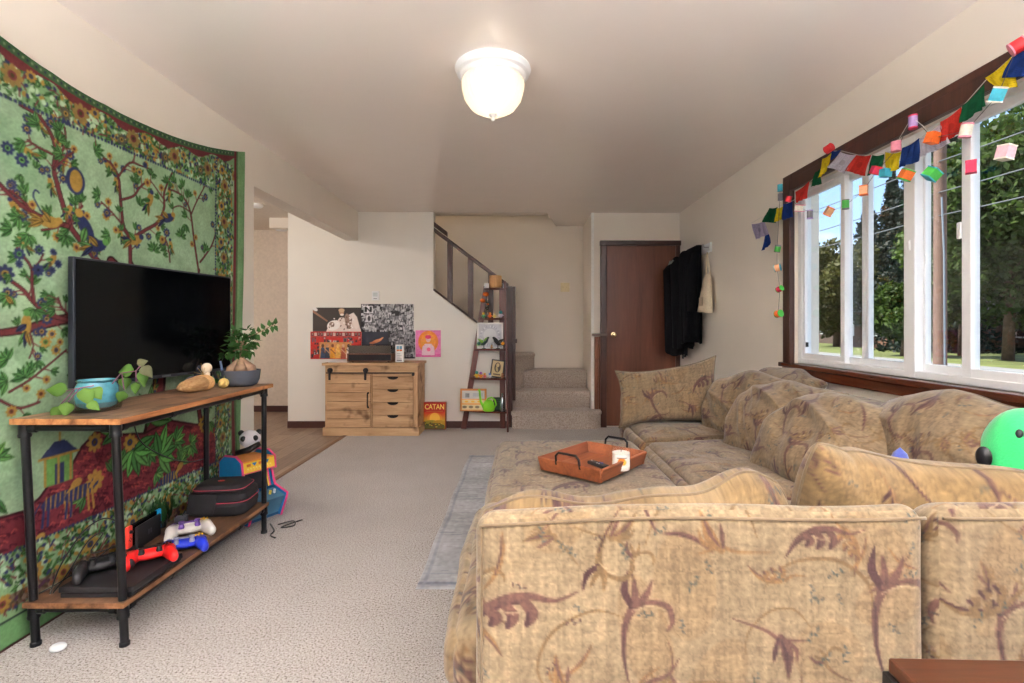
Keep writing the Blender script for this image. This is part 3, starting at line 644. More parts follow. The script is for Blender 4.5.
# ================================================================ the sofa fabric
def motif(p, kind, x, y, a, s, dk, md, lt, fl=1):
    ca, sa = math.cos(a), math.sin(a)
    T = lambda q: (x+s*(q[0]*ca-fl*q[1]*sa), y+s*(q[0]*sa+fl*q[1]*ca))
    def brush(pts, ws, col, op=1.0):            # stroke with its own width at every knot
        P = [pts[0]]+list(pts)+[pts[-1]]; W_ = [ws[0]]+list(ws)+[ws[-1]]; out = []; ow = []
        for i in range(1, len(P)-2):
            for q in range(5):
                t = q/5
                out.append(tuple(.5*((2*P[i][k])+(-P[i-1][k]+P[i+1][k])*t+(2*P[i-1][k]-5*P[i][k]+4*P[i+1][k]-P[i+2][k])*t*t+(-P[i-1][k]+3*P[i][k]-3*P[i+1][k]+P[i+2][k])*t**3) for k in (0, 1)))
                ow.append(W_[i]*(1-t)+W_[i+1]*t)
        out.append(pts[-1]); ow.append(ws[-1])
        for i in range(len(out)-1): p.line([T(out[i]), T(out[i+1])], ow[i]*s, col, ow[i+1]*s, op)
    if kind == 0:                               # arched acanthus with hanging lobes
        arc = [(-1, -.55), (-.72, -.12), (-.30, .16), (.15, .22), (.60, .12), (1.0, .25)]
        brush(arc, [.02, .15, .17, .13, .07, .015], md)
        brush([(-1, -.55), (-.70, -.16), (-.28, .08), (.1, .12)], [.02, .06, .06, .03], dk)
        for q, l in (((-.50, .0), .22), ((-.22, .08), .34), ((.10, .12), .36)):
            brush([q, (q[0]+.12, q[1]-l*.55), (q[0]+.06, q[1]-l)], [.16, .20, .06], md); brush([(q[0]+.05, q[1]-l*.5), (q[0]+.02, q[1]-l)], [.05, .09], dk)
        brush([(-.35, .02), (-.1, -.05), (.1, 0)], [.02, .03, .01], lt, .7)
    elif kind == 1:                             # tall sweeping stem crowned with leaves
        brush([(.25, -1.0), (.02, -.55), (-.10, -.05), (-.06, .35), (-.16, .70)], [.02, .07, .11, .15, .05], md)
        brush([(.20, -.92), (.0, -.5), (-.12, 0)], [.015, .03, .03], dk)
        brush([(-.08, .28), (-.28, .50), (-.30, .82)], [.10, .13, .02], dk); brush([(-.06, .30), (.10, .50), (.14, .78)], [.08, .12, .02], md)
        brush([(-.06, .18), (.18, .42), (.52, .44), (.66, .22), (.62, .05)], [.06, .07, .10, .09, .02], md)
        brush([(-.06, .2), (.2, .36), (.5, .38)], [.02, .03, .01], lt, .7)
    elif kind == 2:                             # crescent
        brush([(-.6, -.5), (-.25, -.28), (.05, .05), (.25, .55)], [.01, .10, .11, .02], md); brush([(-.5, -.43), (-.2, -.2), (.1, .15)], [.02, .04, .02], dk)
    elif kind == 3:                             # feathered leaf on a branch
        brush([(-.9, -.4), (-.3, -.15), (.0, .05), (.5, .12)], [.02, .06, .08, .02], md)
        brush([(.0, .0), (.12, .35), (.10, .85)], [.12, .24, .01], md); brush([(.02, .1), (.1, .4), (.1, .75)], [.03, .08, .01], dk)
        brush([(-.05, .05), (-.12, .3), (-.16, .5)], [.06, .10, .01], dk); brush([(.1, .08), (.30, .3), (.28, .55)], [.06, .09, .01], md)
    elif kind == 4:                             # long pale outline scroll
        brush([(-.8, .6), (-.9, .0), (-.45, -.5), (.3, -.6), (.8, -.3)], [.02, .05, .06, .04, .01], lt)
    else:                                       # twig of small blue-grey leaves
        brush([(-.5, -.2), (0, 0), (.5, .1)], [.01, .03, .01], md)
        for k in range(4): p.leaf(T((-.4+.25*k, -.15+.09*k)), a+fl*(1.0 if k % 2 else -.9), .32*s, .13*s, dk)
def fabric(seed, bg, strong):
    r = np.random.RandomState(seed); p = Pic(1.1, .84, 620, bg); p.wrap = True
    mixc = lambda c: tuple(b_+(c_-b_)*strong for b_, c_ in zip(bg, c))
    PUR, DPU, TAN, BLU, LIT, OLV = mixc((100, 70, 62)), mixc((72, 44, 46)), mixc((136, 104, 68)), mixc((62, 74, 76)), mixc((178, 158, 126)), mixc((122, 98, 66))
    for i in range(22): p.ell((r.rand()*1.1, r.rand()*.84), .05+.07*r.rand(), .03+.05*r.rand(), r.rand()*3, LIT if i % 2 else TAN, .22)
    for i in range(14): motif(p, 4, r.rand()*1.1, r.rand()*.84, r.rand()*6.28, .07+.05*r.rand(), PUR, TAN, OLV, 1 if i % 2 else -1)
    for i in range(34): motif(p, [2, 3, 0, 1][i % 4], r.rand()*1.1, r.rand()*.84, r.rand()*6.28, .05+.03*r.rand(), PUR, OLV if i % 2 else TAN, LIT, 1 if i % 2 else -1)
    spots = [(.10, .12, 0), (.34, .10, 1), (.60, .12, 0), (.86, .10, 3), (1.04, .16, 2), (.06, .38, 1), (.28, .36, 3), (.50, .36, 2), (.70, .38, 1), (.95, .38, 0), (.14, .66, 0), (.38, .62, 1), (.62, .62, 3), (.84, .66, 1), (1.04, .64, 2), (.48, .80, 2), (.22, .84, 3)]
    for i, (x, y, k) in enumerate(spots):
        motif(p, k, x+.015*r.normal(), y+.015*r.normal(), .25*r.normal()+(0 if k != 2 else r.rand()*3), (.125 if k < 2 else .10)*(1+.12*r.normal()), DPU, PUR, LIT, 1 if i % 3 else -1)
    for i, (x, y, k) in enumerate(spots): motif(p, [1, 3, 2, 0][k], x+.12+.02*r.normal(), y+.14+.02*r.normal(), .4*r.normal()+(3.1 if i % 2 else 0), .075+.02*r.rand(), PUR if i % 2 else DPU, [PUR, OLV, TAN][i % 3], LIT, -1 if i % 3 else 1)
    for i in range(110): motif(p, 5, r.rand()*1.1, r.rand()*.84, r.rand()*6.28, .018+.014*r.rand(), BLU if i % 4 else DPU, BLU, LIT)
    p.noise(.13, (170, 11), 3); p.noise(.11, (18, 190), 5); p.noise(.24, (260, 260), 8); p.noise(.07, (9, 9), 6)
    return p
FAB = fabric(11, (147, 128, 100), 1.0)
FAB2 = fabric(23, (134, 114, 88), 1.0)
FAB3 = fabric(31, (140, 115, 78), 1.0)
FAB.a *= .83; FAB2.a *= .87; FAB3.a *= .84
M_fab = painted('chenille_scroll_fabric', .88, .15, weave=260, bmp=.25, sheen=.2, var=.12)
M_welt = plain('fabric_welt', rgb(106, 89, 66), .9, var=.15, scale=60, sheen=.2)
def tri_uv(P, N):
    A = np.abs(N); k = A.argmax(1)
    u = np.where(k == 0, P[:, 1], P[:, 0]); v = np.where(k == 2, P[:, 1], P[:, 2])
    return u, v
def rbox(name, x0, x1, y0, y1, z0, z1, r, res, mat, pic, parent=None, disp=None, off=(0, 0), puff=0, seed=0, wr=.004, wrs=7, orient=0):
    c = np.array([(x0+x1)/2, (y0+y1)/2, (z0+z1)/2]); h = np.array([x1-x0, y1-y0, z1-z0])/2
    n = np.maximum(4, np.ceil(2*h/res)).astype(int); Vs = []; Fs = []; b = 0
    for ax in range(3):
        u, v = (ax+1) % 3, (ax+2) % 3
        for sg in (-1, 1):
            U, V = np.meshgrid(np.linspace(-1, 1, n[u]+1), np.linspace(-1, 1, n[v]+1), indexing='ij')
            P = np.zeros(U.shape+(3,)); P[..., ax] = sg*h[ax]; P[..., u] = U*h[u]; P[..., v] = V*h[v]
            Vs.append(P.reshape(-1, 3)); Fs.append(grid_faces(n[u]+1, n[v]+1, b, sg < 0)); b += U.size
    V = np.vstack(Vs); Fc = np.vstack(Fs)
    key = np.round(V/1e-5).astype(np.int64); _, idx, inv = np.unique(key, axis=0, return_index=True, return_inverse=True); inv = inv.ravel()
    V = V[idx]; Fc = inv[Fc]
    core = np.clip(V, -(h-r), h-r); D = V-core; L = np.linalg.norm(D, axis=1, keepdims=True); N = D/np.maximum(L, 1e-9)
    flat = L[:, 0] <= r+1e-9
    P = np.where(L > 1e-9, core+N*np.minimum(L, r) if False else core+N*r, V)
    q = V/h; A = np.abs(q)
    pf = np.stack([(1-q[:, 1]**2)*(1-q[:, 2]**2), (1-q[:, 0]**2)*(1-q[:, 2]**2), (1-q[:, 0]**2)*(1-q[:, 1]**2)], 1)
    P = P+np.sign(V)*(A > .98)*0
    k = A.argmax(1); pa = pf[np.arange(len(V)), k]; Nk = N.copy()
    W = P+c
    if puff: W = W+N*(puff*np.sqrt(np.maximum(pa, 0)))[:, None]
    if wr: W = W+N*(wr*fbm(W*wrs, seed, 3))[:, None]
    if disp: W = disp(W, N, q)
    u, v = tri_uv(P+c, N)
    if orient: u, v = v, u
    return np_mesh(name, W, Fc, mat, parent, pic.get(u+off[0], v+off[1]))
def welt(parent, pts, r=.0032, name='piping'): return MB().tube(pts, r, 8).build(name, M_welt, parent, smooth=True)
def root(name, label, cat, grp=None): return empty(name, (0, 0, 0), 0, label, cat, grp)

# ---- near section, its back towards the camera
s1 = root('sofa_section', 'beige floral sofa section at the front, its wide flat back towards the viewer', 'sofa', 'sections of the floral corner sofa')
def near_disp(W, N, q):
    top = np.clip((W[:, 2]-.6)/.2, 0, 1)
    W[:, 2] += top*(.016*np.clip((W[:, 0])/.75, 0, 1)+.006*np.sin(W[:, 0]*7))
    W[:, 2] -= .035*top*np.clip((W[:, 1]-.99)/.09, 0, 1.2)
    W[:, 1] += -.012*np.clip((.78-W[:, 2])*1.2, 0, .4)
    return W
rbox('backrest', -.088, .782, .975, 1.085, .10, .797, .042, .0033, M_fab, FAB, s1, near_disp, (.13, .06), seed=1, wr=.003, wrs=5)
rbox('seat_base', -.150, .762, 1.09, 1.93, .08, .33, .05, .012, M_fab, FAB, s1, None, (.3, .2), puff=.008)
rbox('seat_cushion', -.165, .758, 1.09, 1.95, .33, .49, .06, .010, M_fab, FAB, s1, None, (.5, .1), puff=.02, wr=.008, wrs=5)
def topz(x): return .772+.016*max(0, min(1, x/.75))+.006*math.sin(x*7)
welt(s1, [(x, .9765, topz(x)) for x in np.linspace(-.078, .772, 30)])
welt(s1, [(-.0755, .9845-.012*min(.4, max(0, (.78-z)*1.2)), z) for z in np.linspace(.12, .765, 14)])
for x in (-.05, .70):
    for y in (1.03, 1.86): MB().lathe([(0, 0), (.022, 0), (.028, .09), (0, .09)], (x, y, 0), 16).build('foot', M_dark, s1, smooth=.6)
# ---- corner section
s2 = root('sofa_section', 'beige floral corner section of the sofa beside the small wooden table at the lower right', 'sofa', 'sections of the floral corner sofa')
def cor_disp(W, N, q):
    W[:, 2] += .006*np.sin(W[:, 0]*5)-.035*np.clip((W[:, 2]-.6)/.2, 0, 1)*np.clip((W[:, 1]-.985)/.09, 0, 1.2); W[:, 1] -= .012*np.clip((.78-W[:, 2])*1.2, 0, .4); return W
rbox('backrest', .788, 1.77, .968, 1.078, .10, .817, .045, .0045, M_fab, FAB, s2, cor_disp, (.55, .35), seed=3, wr=.003, wrs=5)
rbox('side_backrest', 1.53, 1.77, 1.085, 1.955, .10, .79, .05, .010, M_fab, FAB, s2, None, (.1, .3), puff=.01)
rbox('seat_base', .776, 1.525, 1.085, 1.955, .08, .33, .05, .014, M_fab, FAB, s2, None, (.3, .2), puff=.008)
rbox('seat_cushion', .772, 1.525, 1.085, 1.96, .33, .49, .06, .010, M_fab, FAB, s2, None, (.5, .1), puff=.02, wr=.008, wrs=5)
welt(s2, [(x, .9700, .790+.006*math.sin(x*5)) for x in np.linspace(.80, 1.76, 30)])
for x in (.85, 1.70):
    for y in (1.03, 1.88): MB().lathe([(0, 0), (.022, 0), (.028, .09), (0, .09)], (x, y, 0), 16).build('foot', M_dark, s2, smooth=.6)
# ---- long section under the window
s3 = root('sofa_section', 'beige floral long sofa section along the window wall, its far arm by the door', 'sofa', 'sections of the floral corner sofa')
rbox('backrest', 1.53, 1.77, 1.965, 3.46, .10, .785, .07, .010, M_fab, FAB2, s3, None, (.1, .3), puff=.012, wr=.008)
rbox('seat_base', .735, 1.525, 1.965, 3.46, .08, .33, .05, .012, M_fab, FAB2, s3, None, (.3, .2), puff=.01)
rbox('seat_cushion', .70, 1.52, 2.93, 3.455, .33, .495, .06, .0065, M_fab, FAB2, s3, None, (.5, .1), puff=.035, wr=.014, wrs=6, seed=7)
rbox('seat_cushion', .70, 1.52, 1.97, 2.925, .33, .49, .06, .0065, M_fab, FAB2, s3, None, (.2, .4), puff=.035, wr=.014, wrs=6, seed=9)
def arm_disp(W, N, q):
    W[:, 0] += .02*np.clip((W[:, 2]-.55)/.2, 0, 1)*np.sin(W[:, 1]*20); return W
rbox('armrest', .70, 1.77, 3.465, 3.63, .08, .76, .06, .009, M_fab, FAB2, s3, None, (.2, .1), puff=.01, wr=.008)
welt(s3, [(x, 2.9275, .492+.03*math.sin(PI*(x-.7)/.82)) for x in np.linspace(.74, 1.5, 14)])
for x in (.80, 1.70):
    for y in (2.05, 3.55): MB().lathe([(0, 0), (.022, 0), (.028, .09), (0, .09)], (x, y, 0), 16).build('foot', M_dark, s3, smooth=.6)
# ---- ottoman
s4 = root('ottoman', 'beige floral square ottoman carrying the wooden tray', 'ottoman')
rbox('cushion', -.145, .685, 1.985, 3.06, .29, .475, .065, .007, M_fab, FAB, s4, None, (.35, .5), puff=.008, wr=.005, wrs=5, seed=12)
rbox('base', -.135, .675, 1.995, 3.05, .07, .29, .03, .014, M_fab, FAB, s4, None, (.35, .5), puff=.004)
pr = [(-.13, 2.0), (.67, 2.0), (.67, 3.045), (-.13, 3.045), (-.13, 2.0)]
welt(s4, [(x*1.0-.006 if x < 0 else x+.006, y, .295) for x, y in pr], .006)
for x in (-.07, .61):
    for y in (2.07, 2.98): MB().lathe([(0, 0), (.022, 0), (.028, .08), (0, .08)], (x, y, .008), 16).build('foot', M_dark, s4, smooth=.6)

# ---- loose cushions
def cushion(label, c, n, up, w, h, t, seed, pic=FAB2, deform=None, res=.006, wr=.012, off=(0, 0), sharp=.42, ear=-.10):
    c = np.array(c, float); n = np.array(n, float); n /= np.linalg.norm(n); up = np.array(up, float); up -= n*np.dot(up, n); up /= np.linalg.norm(up); rt = np.cross(up, n)
    nu, nv = int(w/res), int(h/res); U, V = np.meshgrid(np.linspace(-1, 1, nu), np.linspace(-1, 1, nv), indexing='ij'); U = U.ravel(); V = V.ravel()
    T = t/2*(np.maximum(0, (1-np.abs(U)**3)*(1-np.abs(V)**3)))**sharp
    X = U*w/2*(1-.045*(1-V**2)+ear*(np.abs(U*V))**3); Y = V*h/2*(1-.06*(1-U**2)+ear*(np.abs(U*V))**3)
    outs = []
    for sg in (1, -1):
        env = (T/(t/2))**.7
        # creases radiating from the corners and edges, plus soft lumps
        Q = np.stack([X*5, Y*5, np.full_like(X, sg*3.0+seed)], -1)
        cr = fbm(Q, seed, 2)*1.1+(1-np.abs(fbm(np.stack([X*9+Y*4, Y*3, X*0+sg+seed], -1), seed+3, 2))*2.4)*.55
        rd = 1-np.abs(vnoise(np.stack([X*4.5+Y*7+seed, Y*2.2-X*2+sg, X*0+seed], -1), seed+9))*2.2      # long soft folds
        Z = sg*(T+wr*(cr+.9*np.clip(rd, -.3, 1))*env)
        L = np.stack([X, Y, Z], 1)
        if deform: L = deform(L, U, V)
        outs.append(c+L[:, :1]*rt+L[:, 1:2]*up+L[:, 2:]*n)
    N0 = nu*nv
    i = lambda a, b: a*nv+b
    ring = [i(a, 0) for a in range(nu)]+[i(nu-1, b) for b in range(1, nv)]+[i(a, nv-1) for a in range(nu-2, -1, -1)]+[i(0, b) for b in range(nv-2, 0, -1)]
    V2 = outs[1].copy(); F1 = grid_faces(nu, nv); F2 = grid_faces(nu, nv, N0, True)
    mp = np.arange(2*N0); mp[np.array(ring)+N0] = ring; F2 = mp[F2]     # weld the rim
    allV = np.vstack([outs[0], V2]); used = np.unique(np.concatenate([F1.ravel(), F2.ravel()])); re = np.zeros(2*N0, int); re[used] = np.arange(len(used))
    col = pic.get(X+off[0]+w/2, Y+off[1]+h/2); col = np.vstack([col, pic.get(X+off[0]+.4, Y+off[1]+.3)])[used]
    o = np_mesh('sofa_cushion', allV[used], re[np.vstack([F1, F2])], M_fab, None, col)
    tag(o, label, 'cushion', 'loose back cushions of the floral sofa')
    rim = [tuple(outs[0][k]) for k in ring[::3]]+[tuple(outs[0][ring[0]])]
    welt(o, rim, .004)
    return o
def foldA(L, U, V):
    L[:, 1] += -.02*U**2-.05*np.clip(-U-.5, 0, 1)*(V > 0)*V+.012*np.sin(U*5)+.01*(V > 0)*np.sin(U*9+1)
    L[:, 2] += .05*V**2*(V > 0)*np.cos(U*3.2)+.02*np.sin(U*6)
    return L
cushion('floral cushion slumped just behind the left half of the front backrest', (.285, 1.25, .548), (0, -.97, -.22), (-.085, -.22, .97), .80, .48, .22, 31, FAB3, foldA, off=(.1, .2), res=.0055)
def foldB(L, U, V):
    L[:, 1] += .045*np.clip(-U-.72, 0, 1)*V/.28*1.0-.025*np.clip(U+.6, 0, 1)+.012*np.sin(U*6)
    L[:, 2] += .03*np.sin(U*4)
    return L
cushion('large floral cushion with a raised ear, leaning on the corner section beside the green plush', (1.065, 1.27, .592), (0, -.98, -.18), (.05, -.18, .98), .86, .50, .24, 37, FAB3, foldB, off=(.6, .1), res=.006)
cushion('floral cushion set square against the far arm, nearest the door', (.955, 3.33, .705), (-.10, -.97, .20), (-.03, .2, .98), .62, .35, .15, 41, FAB2, lambda L, U, V: L+np.stack([0*U, .035*U*(V > 0)*V+.02*np.abs(U)**4*V, 0*U], 1), off=(.2, .5), sharp=.5, ear=.06)
def slump(a, b_):
    def f(L, U, V):
        L[:, 2] += a*(U**2)-b_*V**2; L[:, 1] += -.03*U**2+.015*np.sin(U*5+V*2); return L
    return f
cushion('puffy floral cushion in the far corner, touching the cushion at the far arm', (1.335, 3.02, .685), (-.78, -.45, .42), (.35, .25, .9), .60, .44, .24, 43, FAB2, slump(-.03, .04), wr=.024)
cushion('floral cushion in the middle of the row, slumped forward on the long seat', (1.30, 2.60, .675), (-.80, -.25, .55), (.45, .30, .83), .62, .46, .24, 47, FAB2, slump(-.02, .05), wr=.028)
cushion('large floral cushion sliding forward next to the raised ear cushion', (1.275, 2.17, .665), (-.72, -.15, .67), (.60, .22, .76), .64, .48, .24, 53, FAB2, slump(-.03, .04), wr=.028)
cushion('floral cushion against the window wall, directly behind the green plush', (1.47, 1.80, .735), (-.88, -.1, .42), (.42, .1, .9), .62, .42, .18, 59, FAB2, slump(-.02, .03), wr=.022)
cushion('flat floral cushion lying along the top of the back, under the window corner', (1.56, 3.02, .82), (-.40, -.1, .9), (.9, .1, .4), .50, .26, .13, 61, FAB2, slump(0, .02), wr=.010)
# ---- plush toys
def plush(name, label, loc, r, col, eyes=True, ear=0, rot=(0, 0, 0)):
    e = empty(name, loc, 0, label, 'plush toy'); m_ = plain(name+'_fur', col, .95, var=.08, scale=200, bmp=.4, sheen=.5)
    b_ = MB().ball((0, 0, r[2]), r, rot, 40, 26); o_ = b_.build('body', m_, e, smooth=True)
    for v_ in o_.data.vertices:
        t_ = math.atan2((v_.co.z-r[2])/r[2], v_.co.x/r[0]+1e-6); k_ = 1+.10*(1-math.cos(4*t_)); v_.co.x *= k_; v_.co.z = r[2]+(v_.co.z-r[2])*(1+.06*(1-math.cos(4*t_)))
        v_.co.x += .03*math.sin((v_.co.z-r[2])*8)
    if eyes:
        bl = plain('plush_black', (.012, .012, .014), .35)
        MB().ball((-r[0]*.70, -r[1]*.78, r[2]*1.70), (.007, .009, .013), (0, .3, .6)).build('eye', bl, e, smooth=True)
        MB().ball((-r[0]*1.12, -r[1]*.22, r[2]*1.30), (.012, .022, .032), (0, 0, .3)).build('snout_patch', bl, e, smooth=True)
        for s_ in (-1, 1): MB().ball((s_*r[0]*.9, -r[1]*.5, r[2]*.35), (.05, .06, .04), (0, 0, 0)).build('paw', m_, e, smooth=True)
    if ear:
        MB().lathe([(.03, 0), (.028, .03), (.018, .06), (0, .078)], (0, 0, r[2]*1.85), 16).build('tip', m_, e, smooth=True)
    return e
plush('green_plush', 'bright green plush animal with black eye sitting in the sofa corner', (1.53, 1.56, .49), (.125, .10, .205), rgb(46, 186, 104))
plush('blue_plush', 'small blue plush tip poking up behind the raised ear cushion', (1.155, 1.56, .49), (.06, .05, .115), rgb(66, 78, 150), False, 1)

# ---- tray, candle, remote
def P2(px, py, z): Y = F*(EYE-z)/(py-VY); return Vector(((px-VX)*Y/F, Y, z))
M_tray = wood('tray_acacia', rgb(106, 56, 34), rgb(158, 92, 58), 'X', 7, .4, .4)
TA = math.atan2(.33, .276)
e = empty('serving_tray', (.335, 2.37, .497), TA, 'orange-brown wooden tray with black handles lying on the ottoman', 'tray')
hw, hd = .185, .145
b_ = MB(); b_.cbox((0, 0, .008), (2*hw, 2*hd, .012)); b_.build('tray_base', M_tray, e, bevel=.002)
for s_ in (-1, 1):
    b_ = MB(); b_.cbox((0, s_*(hd+.012), .032), (2*hw+.03, .013, .062), (-s_*.32, 0, 0)); b_.build('side', M_tray, e, bevel=.003)
    b_ = MB(); b_.cbox((s_*(hw+.012), 0, .032), (.013, 2*hd+.03, .062), (0, s_*.32, 0)); b_.build('side', M_tray, e, bevel=.003)
    pts = [(s_*(hw+.022), -.062, .045), (s_*(hw+.028), -.060, .085), (s_*(hw+.028), -.045, .100), (s_*(hw+.028), .045, .100), (s_*(hw+.028), .060, .085), (s_*(hw+.022), .062, .045)]
    MB().tube(pts, .0055, 8).build('handle', plain('black_iron', rgb(28, 28, 30), .45, .6), e, smooth=.9)
q = P2(621, 469, .513)
e = empty('jar_candle', (q.x, q.y, .513), .5, 'white jar candle with orange label standing in the tray', 'candle'); e.scale = (1.05, 1.05, 1.25)
MB().lathe([(0, 0), (.036, 0), (.037, .006), (.037, .060), (.030, .062), (0, .062)], (0, 0, 0), 36).build('wax', plain('white_wax', rgb(246, 242, 232), .5, var=.01), e, smooth=.7)
MB().lathe([(.0385, .001), (.0395, .004), (.0395, .085), (.0375, .085), (.0375, .002)], (0, 0, 0), 36).build('glass_jar', glassy('jar_glass'), e, smooth=.7)
lp = Pic(.06, .045, 800, (248, 246, 240)); lp.rect(.012, .048, .006, .040, (240, 236, 226)); lp.ell((.03, .024), .012, .012, 0, (232, 140, 60)); lp.ell((.022, .016), .006, .008, .4, (214, 90, 50)); lp.ell((.038, .018), .006, .009, -.4, (240, 180, 70)); lp.rect(.014, .046, .034, .036, (60, 60, 60))
nu = 24; A = np.linspace(-1.0, 1.0, nu); Vz = np.linspace(.012, .056, 18); AA, ZZ = np.meshgrid(A, Vz, indexing='ij')
np_mesh('candle_label', np.stack([.0402*np.sin(AA).ravel(), -.0402*np.cos(AA).ravel(), ZZ.ravel()], 1), grid_faces(nu, 18), painted('print_paper', .6, .3), e, lp.get((AA.ravel()+1)/2*.06, (ZZ.ravel()-.012)/.044*.045)).rotation_euler = (0, 0, -.6)
MB().tube([(0, 0, .06), (.001, 0, .07)], .0015, 6).build('wick', plain('black_plastic', (.02, .02, .02)), e)
q = P2(598, 466, .512)
e = empty('remote_control', (q.x, q.y, .5115), .55, 'small black remote control with blue and white buttons in the tray', 'remote')
MB().cbox((0, 0, .008), (.038, .115, .016)).build('body', plain('remote_black', (.014, .014, .016), .4), e, bevel=.006, seg=3)
MB().lathe([(0, 0), (.012, 0), (.012, .002), (0, .003)], (0, .022, .016), 20).build('button', plain('remote_ring', (.04, .04, .045), .3), e, smooth=.6)
for k, (x, y) in enumerate(((-.009, -.004), (.009, -.004), (-.009, -.018), (.009, -.018), (0, .044))):
    MB().lathe([(0, 0), (.004, 0), (.004, .002), (0, .002)], (x, y, .016), 10).build('button', plain('button_%d' % (k % 2), rgb(60, 90, 190) if k % 2 else rgb(200, 200, 205), .4), e)

# ---- rug
rp = Pic(2.3, 1.2, 220, (176, 178, 182)); r_ = np.random.RandomState(3)
for k in range(900):
    x, y = r_.rand()*2.3, r_.rand()*1.2; rp.line([(x, y), (x, y+.03+.1*r_.rand())], .004+.006*r_.rand(), (140, 142, 152) if r_.rand() < .5 else (202, 204, 208), op=.6)
for q_ in (.04, 2.26): rp.rect(q_-.012, q_+.012, 0, 1.2, (128, 132, 146), .8)
for q_ in (.03, 1.17): rp.rect(0, 2.3, q_-.008, q_+.008, (150, 154, 164), .7)
rp.rect(.12, .135, 0, 1.2, (150, 154, 164), .5); rp.noise(.10, (40, 60), 4); rp.noise(.12, (5, 5), 9)
nu, nv = 500, 260; U, V = np.meshgrid(np.linspace(0, 2.3, nu), np.linspace(0, 1.2, nv), indexing='ij'); U = U.ravel(); V = V.ravel()
top = np.stack([-.462+V+.004*np.sin(U*9), 2.235+U, .0075+.0012*fbm(np.stack([U*8, V*8, 0*U], -1), 2, 2)], 1); edge = (np.minimum(np.minimum(U, 2.3-U), np.minimum(V, 1.2-V)) < 1e-6); top[edge, 2] = .0005
o = np_mesh('area_rug', top, grid_faces(nu, nv, flip=True), painted('rug_pile', .95, .1, weave=300, bmp=.5), None, rp.get(U, V))
tag(o, 'pale blue-grey flat rug lying under the ottoman', 'rug')

# ---- small wooden table at the lower right
e = empty('side_table', (.640, .895, 0), -.030, 'dark wooden table corner with black metal edge at the lower right', 'side table')
M_st = wood('walnut_top', rgb(48, 24, 14), rgb(90, 50, 30), 'X', 6, .35, .5, coat=.2)
MB().box(0, .62, -.52, 0, .545, .572).build('table_top', M_st, e, bevel=.005)
M_blk = plain('black_metal', rgb(26, 26, 28), .45, .5, var=.2)
MB().box(-.006, .626, -.526, .006, .515, .5445).build('rim', M_blk, e, bevel=.003)
for x in (.01, .585):
    for y in (-.5, -.035): MB().box(x, x+.028, y, y+.028, 0, .515).build('leg', M_blk, e, bevel=.003)
MB().tube([(.024, -.02, .15), (.6, -.02, .15)], .009, 8).build('stretcher', M_blk, e); MB().tube([(.024, -.486, .15), (.6, -.486, .15)], .009, 8).build('stretcher', M_blk, e)
# ================================================================ tapestry (hangs on the left wall, sagging between its pinned corners)
TY0, TY1, TX = .86, 3.375, -1.822
def ttop(Y): d = np.asarray(Y)-2.25; return 2.117+np.where(d < 0, .235, .143)*d**2
def tw(px, py): q = at_side(px, py, -1.82); return (q.y-TY0, q.z)
GR, RED, NAV, GLD, LF1, LF2 = (150, 182, 146), (108, 48, 52), (44, 52, 92), (164, 130, 60), (92, 150, 78), (66, 122, 62)
tp = Pic(TY1-TY0, 2.42, 330, GR); r_ = np.random.RandomState(5)
for k in range(260):
    tp.ell((r_.rand()*2.6, r_.rand()*2.4), .03+.10*r_.rand(), .03+.08*r_.rand(), r_.rand()*3, [(168, 200, 160), (120, 160, 118), (176, 204, 170)][k % 3], .22)
def ink(col): return tuple(c*.45 for c in col)
def tleaf(x, y, a, L, W, col):
    tp.leaf((x-.003*math.cos(a), y-.003*math.sin(a)), a, L*1.08, W*1.2, ink(col)); tp.leaf((x, y), a, L, W, col, ink(col))
def spray(x, y, a, n=5, s=.04, cols=(LF1, LF2)):
    for i in range(n): tleaf(x, y, a+(i-(n-1)/2)*.55, s*(1+.3*r_.rand()), s*.42, cols[i % len(cols)])
def flower(x, y, s, c1, c2):
    for i in range(8): tp.ell((x+math.cos(i*PI/4)*s*.62, y+math.sin(i*PI/4)*s*.62), s*.44, s*.28, i*PI/4, c1)
    tp.ell((x, y), s*.42, s*.42, 0, c2); tp.ell((x, y), s*.2, s*.2, 0, ink(c1))
def bird(x, y, s, a, c1, c2, c3):
    tp.ell((x, y), s, s*.5, a, c1); tp.ell((x+s*.9*math.cos(a), y+s*.9*math.sin(a)+s*.2), s*.34, s*.30, 0, c2)
    for i in range(3): tleaf(x-s*.6*math.cos(a), y-s*.6*math.sin(a), a+PI+(i-1)*.4, s*1.5, s*.4, (c2, c3, c1)[i])
    tleaf(x, y, a+2.2, s*1.2, s*.5, c3)
def branch(pts, w0, w1, leaves=True, dens=1.0, px=True, seed=0):
    P = [tw(*q) for q in pts] if px else pts
    w0 *= .62; w1 *= .9; o_ = tp.curve(P, w0*1.45, ink(RED), w1*1.6); tp.curve(P, w0, RED, w1)
    if not leaves: return
    for i in range(2, len(o_)-1):
        if r_.rand() < .50*dens:
            dx, dy = o_[i+1][0]-o_[i][0], o_[i+1][1]-o_[i][1]; a = math.atan2(dy, dx); sd = 1 if r_.rand() < .5 else -1
            q = o_[i]; L = .02+.04*r_.rand(); e_ = (q[0]+math.cos(a+sd*.9)*L, q[1]+math.sin(a+sd*.9)*L)
            tp.line([q, e_], .006, RED, .003); t = r_.rand()
            if t < .5: spray(e_[0], e_[1], a+sd*.9, 3+r_.randint(2), .026+.016*r_.rand())
            elif t < .72: flower(e_[0], e_[1], .014+.009*r_.rand(), NAV, GLD)
            elif t < .9: flower(e_[0], e_[1], .014+.008*r_.rand(), GLD, RED)
            else: bird(e_[0], e_[1], .026, a, GLD, NAV, LF1)
